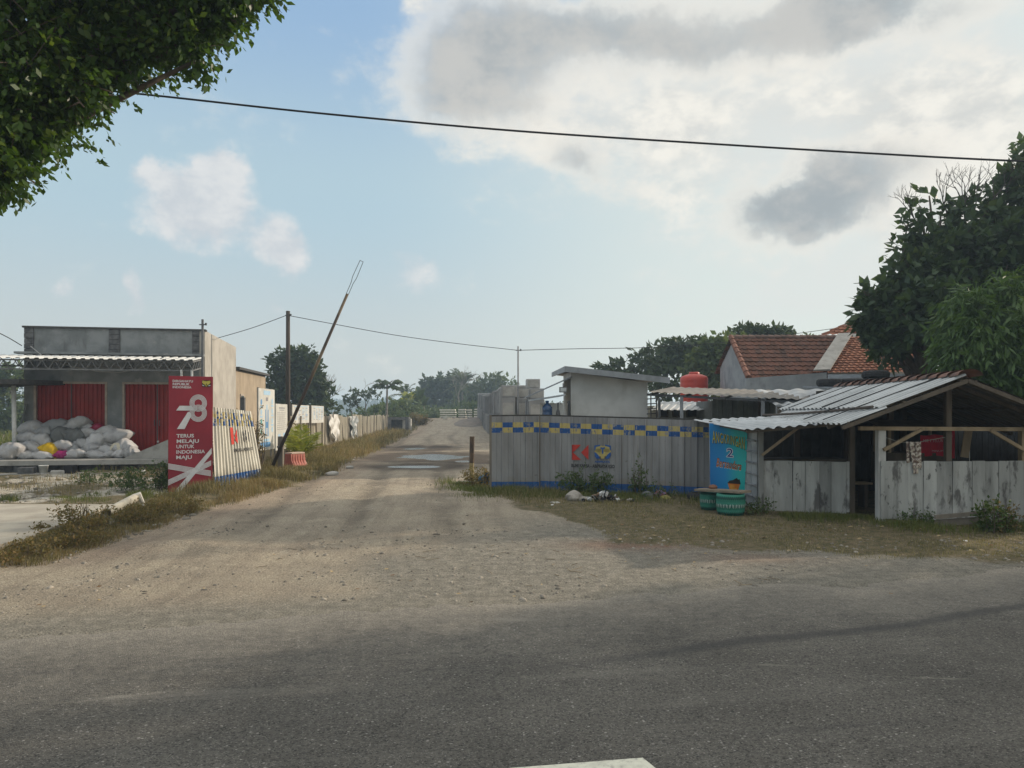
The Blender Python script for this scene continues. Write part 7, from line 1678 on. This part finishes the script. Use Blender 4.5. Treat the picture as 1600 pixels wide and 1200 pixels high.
# hills with forest far behind
def hills():
    nx, ny = 160, 16; V = []
    for j in range(ny+1):
        for i in range(nx+1):
            x = -330+470*i/nx; D = 500+100*j/ny; px = CX+x/D*F
            top = 6.6*math.exp(-((px-560)/170)**4)+3.2+3.0*float(fbm(x*.012, 3.3, 4))
            V.append((x, D, -1+(top+1)*math.sin(min(1, j/ny*1.4)*math.pi/2)))
    mb = MB().add(V, [(j*(nx+1)+i, j*(nx+1)+i+1, (j+1)*(nx+1)+i+1, (j+1)*(nx+1)+i) for j in range(ny) for i in range(nx)])
    o = mb.build("hills", M("hill_soil", (.05,.065,.03), (.035,.05,.022), .1)); o['kind'] = 'structure'
    rg = np.random.default_rng(2); n = 4200; ii = rg.integers(0, len(V), n); c = np.array(V)[ii]+rg.normal(0, 1.0, (n,3))*[1,2,.35]
    S = np.repeat(c, 4, 0)+rg.normal(0, .9, (n*4,3)); Dn = rg.normal(size=(n*4,3)); Dn /= np.linalg.norm(Dn, axis=1, keepdims=True)
    VV, FF = leaf_arrays((S, Dn), 2, 1.7, 1.2, rg, 0, .9, .8)
    # tree lines closing the fields to either side
    A_, B_ = [], []
    for (x0, y0, x1, y1, n, hh) in ((-75,75,-130,150,1500,8),(-130,150,-60,175,1200,8),(48,30,70,100,1500,8.5),(70,100,30,150,1100,8.5),(44,26,60,4,700,7)):
        for q in range(n//30):
            t = rg.random(); c = np.array([x0+(x1-x0)*t+rg.normal(0,2.5), y0+(y1-y0)*t+rg.normal(0,2.5), 0]); h_ = hh*(.5+.6*rg.random())
            d = rg.normal(size=(30,3)); d /= np.linalg.norm(d, axis=1, keepdims=True); A_.append(c+d*np.array([2.2,2.2,h_*.42])*(.5+.5*rg.random((30,1)))+np.array([0,0,h_*.55])); B_.append(d)
    V2, F2 = leaf_arrays((np.concatenate(A_), np.concatenate(B_)), 7, .9, .5, rg, .1, .9, .9)
    o = np_mesh("forest", np.concatenate([VV, V2]), np.concatenate([FF, F2+len(VV)]), LF_FAR); o['kind'] = 'stuff'
    # hedge-like undergrowth behind the left fence and round the crest
    rg = np.random.default_rng(3); S = []
    for (x0, y0, x1, y1, n, h) in ((-13.5,74,-14,92,700,1.4),(-16,50,-30,90,900,.9),(-25,95,-9,105,900,1.0),(-9,112,6,116,900,2.0),(4,104,16,112,500,1.6),(-30,70,-60,110,700,.9),(-11.5,78,-11.6,96,500,1.0)):
        t = rg.random(n); S.append(np.stack([x0+(x1-x0)*t+rg.normal(0,.8,n), y0+(y1-y0)*t+rg.normal(0,1.5,n), .1+h*rg.random(n)**1.4], 1)); S[-1][:,2] += base_h(S[-1][:,0], S[-1][:,1])
    S = np.concatenate(S); Dn = rg.normal(size=S.shape); Dn[:,2] = abs(Dn[:,2]); Dn /= np.linalg.norm(Dn, axis=1, keepdims=True)
    VV, FF = leaf_arrays((S, Dn), 7, .38, .16, rg, -.1, .9, .6); o = np_mesh("undergrowth", VV, FF, LF_SHRUB); o['kind'] = 'stuff'
hills()
# shrubs and weeds
def sh(lab, px, py, D, w, h, n, ls, leaf, seed, **kw):
    x = PX(px, D); return shrub("shrub", lab, (x, D, gz(x, D)), w, h, n, ls, leaf, seed, **kw)
sh("low dark green shrub spreading left of the red banner", 225, 770, 15.7, 1.5, .52, 260, .055, LF_SHRUB, 1, dep=.8)
sh("small green weed clump before the shop porch step", 142, 745, 17.0, .7, .35, 70, .05, LF_SHRUB, 2)
sh("green weed clump touching the red banner's left edge", 256, 720, 15.9, .55, .75, 110, .06, LF_SHRUB, 3)
sh("yellowish weeds growing behind the top of the leaning ribbed sheet", 352, 650, 18.6, 1.4, 2.05, 330, .055, LF_DRY, 4, dep=.6)
sh("climbing weeds at the left edge of the tall pictogram board", 402, 700, 20.3, .35, 1.8, 110, .06, LF_DRY, 5)
sh("dry vine tangle between the notice boards and the palm sapling", 452, 690, 24.0, .5, 1.5, 130, .06, LF_DRY, 6)
sh("wide green shrub in front of the hoarding logo", 912, 770, 15.2, 1.25, .55, 300, .05, LF_SHRUB, 7, dep=.5)
sh("upright green weed right of the logo shrub", 1000, 770, 14.9, .35, .75, 70, .05, LF_SHRUB, 8)
sh("low weed patch right of the gate panel foot", 1035, 775, 14.6, .7, .28, 80, .045, LF_SHRUB, 9)
sh("green weed mound at the left foot of the hoarding gate", 752, 745, 16.6, .8, .5, 150, .05, LF_DRY, 10)
sh("tall weedy plant in front of the stall's right half wall", 1555, 822, 10.9, .42, .56, 90, .06, LF_SHRUB, 11)
sh("dry stalky weed right of the tall weedy plant", 1575, 815, 10.9, .35, .42, 50, .05, LF_DRY, 12)
sh("round dry tuft growing on the concrete slab", 65, 828, 10.6, .16, .12, 60, .035, LF_DRY, 13, k=6)
sh("thin dry stalk beside the cream pipe", 130, 812, 11.3, .16, .38, 24, .03, LF_DRY, 14, k=5)
sh("low weeds at the left corner of the stall", 1180, 808, 12.6, .5, .22, 70, .04, LF_SHRUB, 15)
sh("low weeds under the left half wall of the stall", 1445, 815, 11.5, .6, .2, 80, .04, LF_SHRUB, 16)
sh("bushy weeds over the far end of the zinc fence", 625, 655, 72, 2.6, 1.7, 260, .16, LF_SHRUB, 17)
sh("dry bushes along the far left verge below the crest", 650, 665, 76, 2.4, 1.2, 220, .16, LF_DRY, 18)
for k in range(5):
    x = -6.25+.25*math.sin(k*2.1); y = 8.9+k*.95
    shrub("dry_weed", ["dry brown weed nearest the camera on the slab edge","second dry brown weed along the slab edge","middle dry brown weed along the slab edge","dry brown weed just before the cream pipe","dry brown weed at the foot of the red banner's verge"][k], (x+.5, y, gz(x+.5,y)), .95, .26+.06*(k%3), 260, .04, LF_DRY, 40+k, group="dry weeds along the slab edge", k=6)
# rubbish
def rubbish():
    rg = random.Random(12); mats = [M("white_rubbish", (.6,.6,.58)), M("black_rubbish", (.02,.02,.02)), M("grey_rubbish", (.3,.29,.27)), M("brown_rubbish", (.22,.15,.10))]
    mb = MB(); X, D = PX(942,14.2), 14.2; z = gz(X, D)
    for k in range(85):
        x, y = X+rg.gauss(0,.19), D+rg.gauss(0,.13); hz_ = max(0, .16-abs(x-X)*.5); s = rg.uniform(.015,.05); mb.cur = rg.choice((0,0,1,1,1,2,3))
        mb.obox((x,y,z+rg.random()*hz_+.02), (rg.gauss(0,1),rg.gauss(0,1),rg.gauss(0,.5)), (rg.gauss(0,1),rg.gauss(0,1),rg.gauss(0,1)), (rg.gauss(0,1),rg.gauss(0,1),1), s, s*.6, s*.35)
    o = mb.build("litter", mats, origin=(X,D,z)); o['kind'] = 'stuff'
    def rock(px, D, s, lab, m, sz=.7, name="stone", cat="stone"):
        X = PX(px, D); z = gz(X, D); b = bmesh.new(); bmesh.ops.create_icosphere(b, subdivisions=3, radius=1); mb = MB(); R = random.Random(int(px))
        V = [(v.co.x*s*(1+.5*(float(vn(v.co.x*2+px,v.co.y*2+v.co.z,1))-.5)), v.co.y*s*(1+.4*(float(vn(v.co.y*2,v.co.z*2+px,2))-.5)), s*sz*(v.co.z*(1+.4*(float(vn(v.co.x*2,v.co.z*3+px,3))-.5))+.6)) for v in b.verts]; Fc = [[v.index for v in f.verts] for f in b.faces]; b.free()
        o = mb.add([(x+X,y+D,zz+z-.02) for x,y,zz in V], Fc).build(name, m, origin=(X,D,z)); tag(o, lab, cat); return o
    st = M("field_stone", (.34,.31,.27), (.22,.20,.17), 4, bump=.3)
    rock(897,14.3,.15,"angular grey stone left of the litter heap", st, .8); rock(912,14.2,.09,"small stone touching the litter heap's left side", st)
    rock(982,14.2,.06,"small pale stone right of the litter heap", st); rock(867,14.0,.09,"flat pale stone in the grass before the hoarding", M("pale_stone", (.42,.40,.35)), .3)
    rock(1012,14.6,.13,"crumpled grey sack in the weeds right of the litter heap", SACKG, .7, "sack", "sack"); rock(1040,14.5,.10,"crumpled yellowish plastic bag near the tyre tubs", M("yellowish_plastic", (.35,.31,.10)), .5, "plastic_bag", "bag")
    rock(1032,14.75,.14,"patterned cloth bundle against the blue foot of the hoarding", M("patterned_cloth", (.15,.17,.30), (.30,.10,.10), 14), .7, "cloth_bundle", "bundle")
    rock(520,19.0,.16,"pale lump of broken concrete on the left verge", CONCRETE, .5); rock(547,21.5,.12,"pale stone farther along the left verge", CONCRETE, .5)
    rock(1508,10.2,.05,"white scrap of paper in the grass before the right half wall", M("paper", (.7,.7,.68)), .3, "paper_scrap", "paper")
    X, D = PX(758,16.6), 16.6; z = gz(X,D); t = T("blue_bucket", "bright blue bucket lying in weeds left of the hoarding", "bucket", (X,D,z))
    d = Vector((.6,-.7,.25)).normalized(); c = Vector((X,D,z+.14)); MB().tube([c-d*.12, c+d*.12], [.10,.135], 18, cap=False).tube([c-d*.12, c-d*.115], [.10,.098], 18).build("body", M("blue_plastic", (.03,.20,.42), rough=.45), t, smooth=False)
rubbish()
def scraps():
    rg = random.Random(31); mats = [M("pale_scrap", (.62,.60,.56)), M("brown_leaf", (.20,.12,.06)), M("straw_leaf", (.36,.27,.14))]; mb = MB()
    def at(x, y, s, m):
        z = gz(x, y)+.012+rg.random()*.02; a = rg.uniform(0, 6.28); mb.cur = m; u = (math.cos(a)*s, math.sin(a)*s); v = (-math.sin(a)*s*.6, math.cos(a)*s*.6)
        mb.add([(x-u[0], y-u[1], z), (x+v[0], y+v[1], z+s*rg.uniform(0,.5)), (x+u[0], y+u[1], z+s*rg.uniform(0,.4)), (x-v[0], y-v[1], z)], [(0,1,2,3)])
    for k in range(46): y = rg.uniform(9, 30); at(float(x_lroad(y))-rg.uniform(-.3, 1.1), y, rg.uniform(.02,.06), 0 if k % 3 else 1)
    for k in range(220): x = rg.uniform(-.5, 8.5); y = max(float(y_rgrass(x))-.3, 8.8)+rg.uniform(0, 3.0); at(x, y, rg.uniform(.015,.045), rg.choice((1,1,2,2,2)) if k % 20 else 0)
    for k in range(90): at(rg.uniform(-6, 4), rg.uniform(5.8, 9.5), rg.uniform(.012,.035), rg.choice((1,2,2)))
    o = mb.build("fallen_leaves", mats); o['kind'] = 'stuff'
scraps()
# bits of straw and twigs in front of the stall
def twigs():
    rg = random.Random(9); mb = MB()
    for (x0, x1, y0, y1, n) in ((6.2,8.6,9.9,10.9,90),(-6.3,-5.2,9,13,90),(-3,3,7.6,10.5,50)):
        for k in range(n):
            x, y = rg.uniform(x0,x1), rg.uniform(y0,y1); a = rg.uniform(0,3.14); l = rg.uniform(.04,.16); z = gz(x,y)+.008; mb.beam((x,y,z), (x+math.cos(a)*l,y+math.sin(a)*l,z+rg.uniform(0,.02)), .006, .006)
    o = mb.build("debris", M("straw_twigs", (.34,.28,.19), (.16,.12,.08), 30)); o['kind'] = 'stuff'
twigs()

# ================================================================== HAZE
def haze():
    m = bpy.data.materials.new("haze_air"); m.use_nodes = True; nt = m.node_tree; nt.nodes.clear()
    v = nt.nodes.new('ShaderNodeVolumePrincipled'); v.inputs['Color'].default_value = (.62,.80,1.0,1); v.inputs['Density'].default_value = HAZE_D; v.inputs['Anisotropy'].default_value = .2
    o = nt.nodes.new('ShaderNodeOutputMaterial'); nt.links.new(v.outputs[0], o.inputs['Volume'])
    b = MB(); b.box(-440, 440, -60, 660, -4, 16); h = b.build("haze", m); h['kind'] = 'stuff'
HAZE_D = .0012
haze()
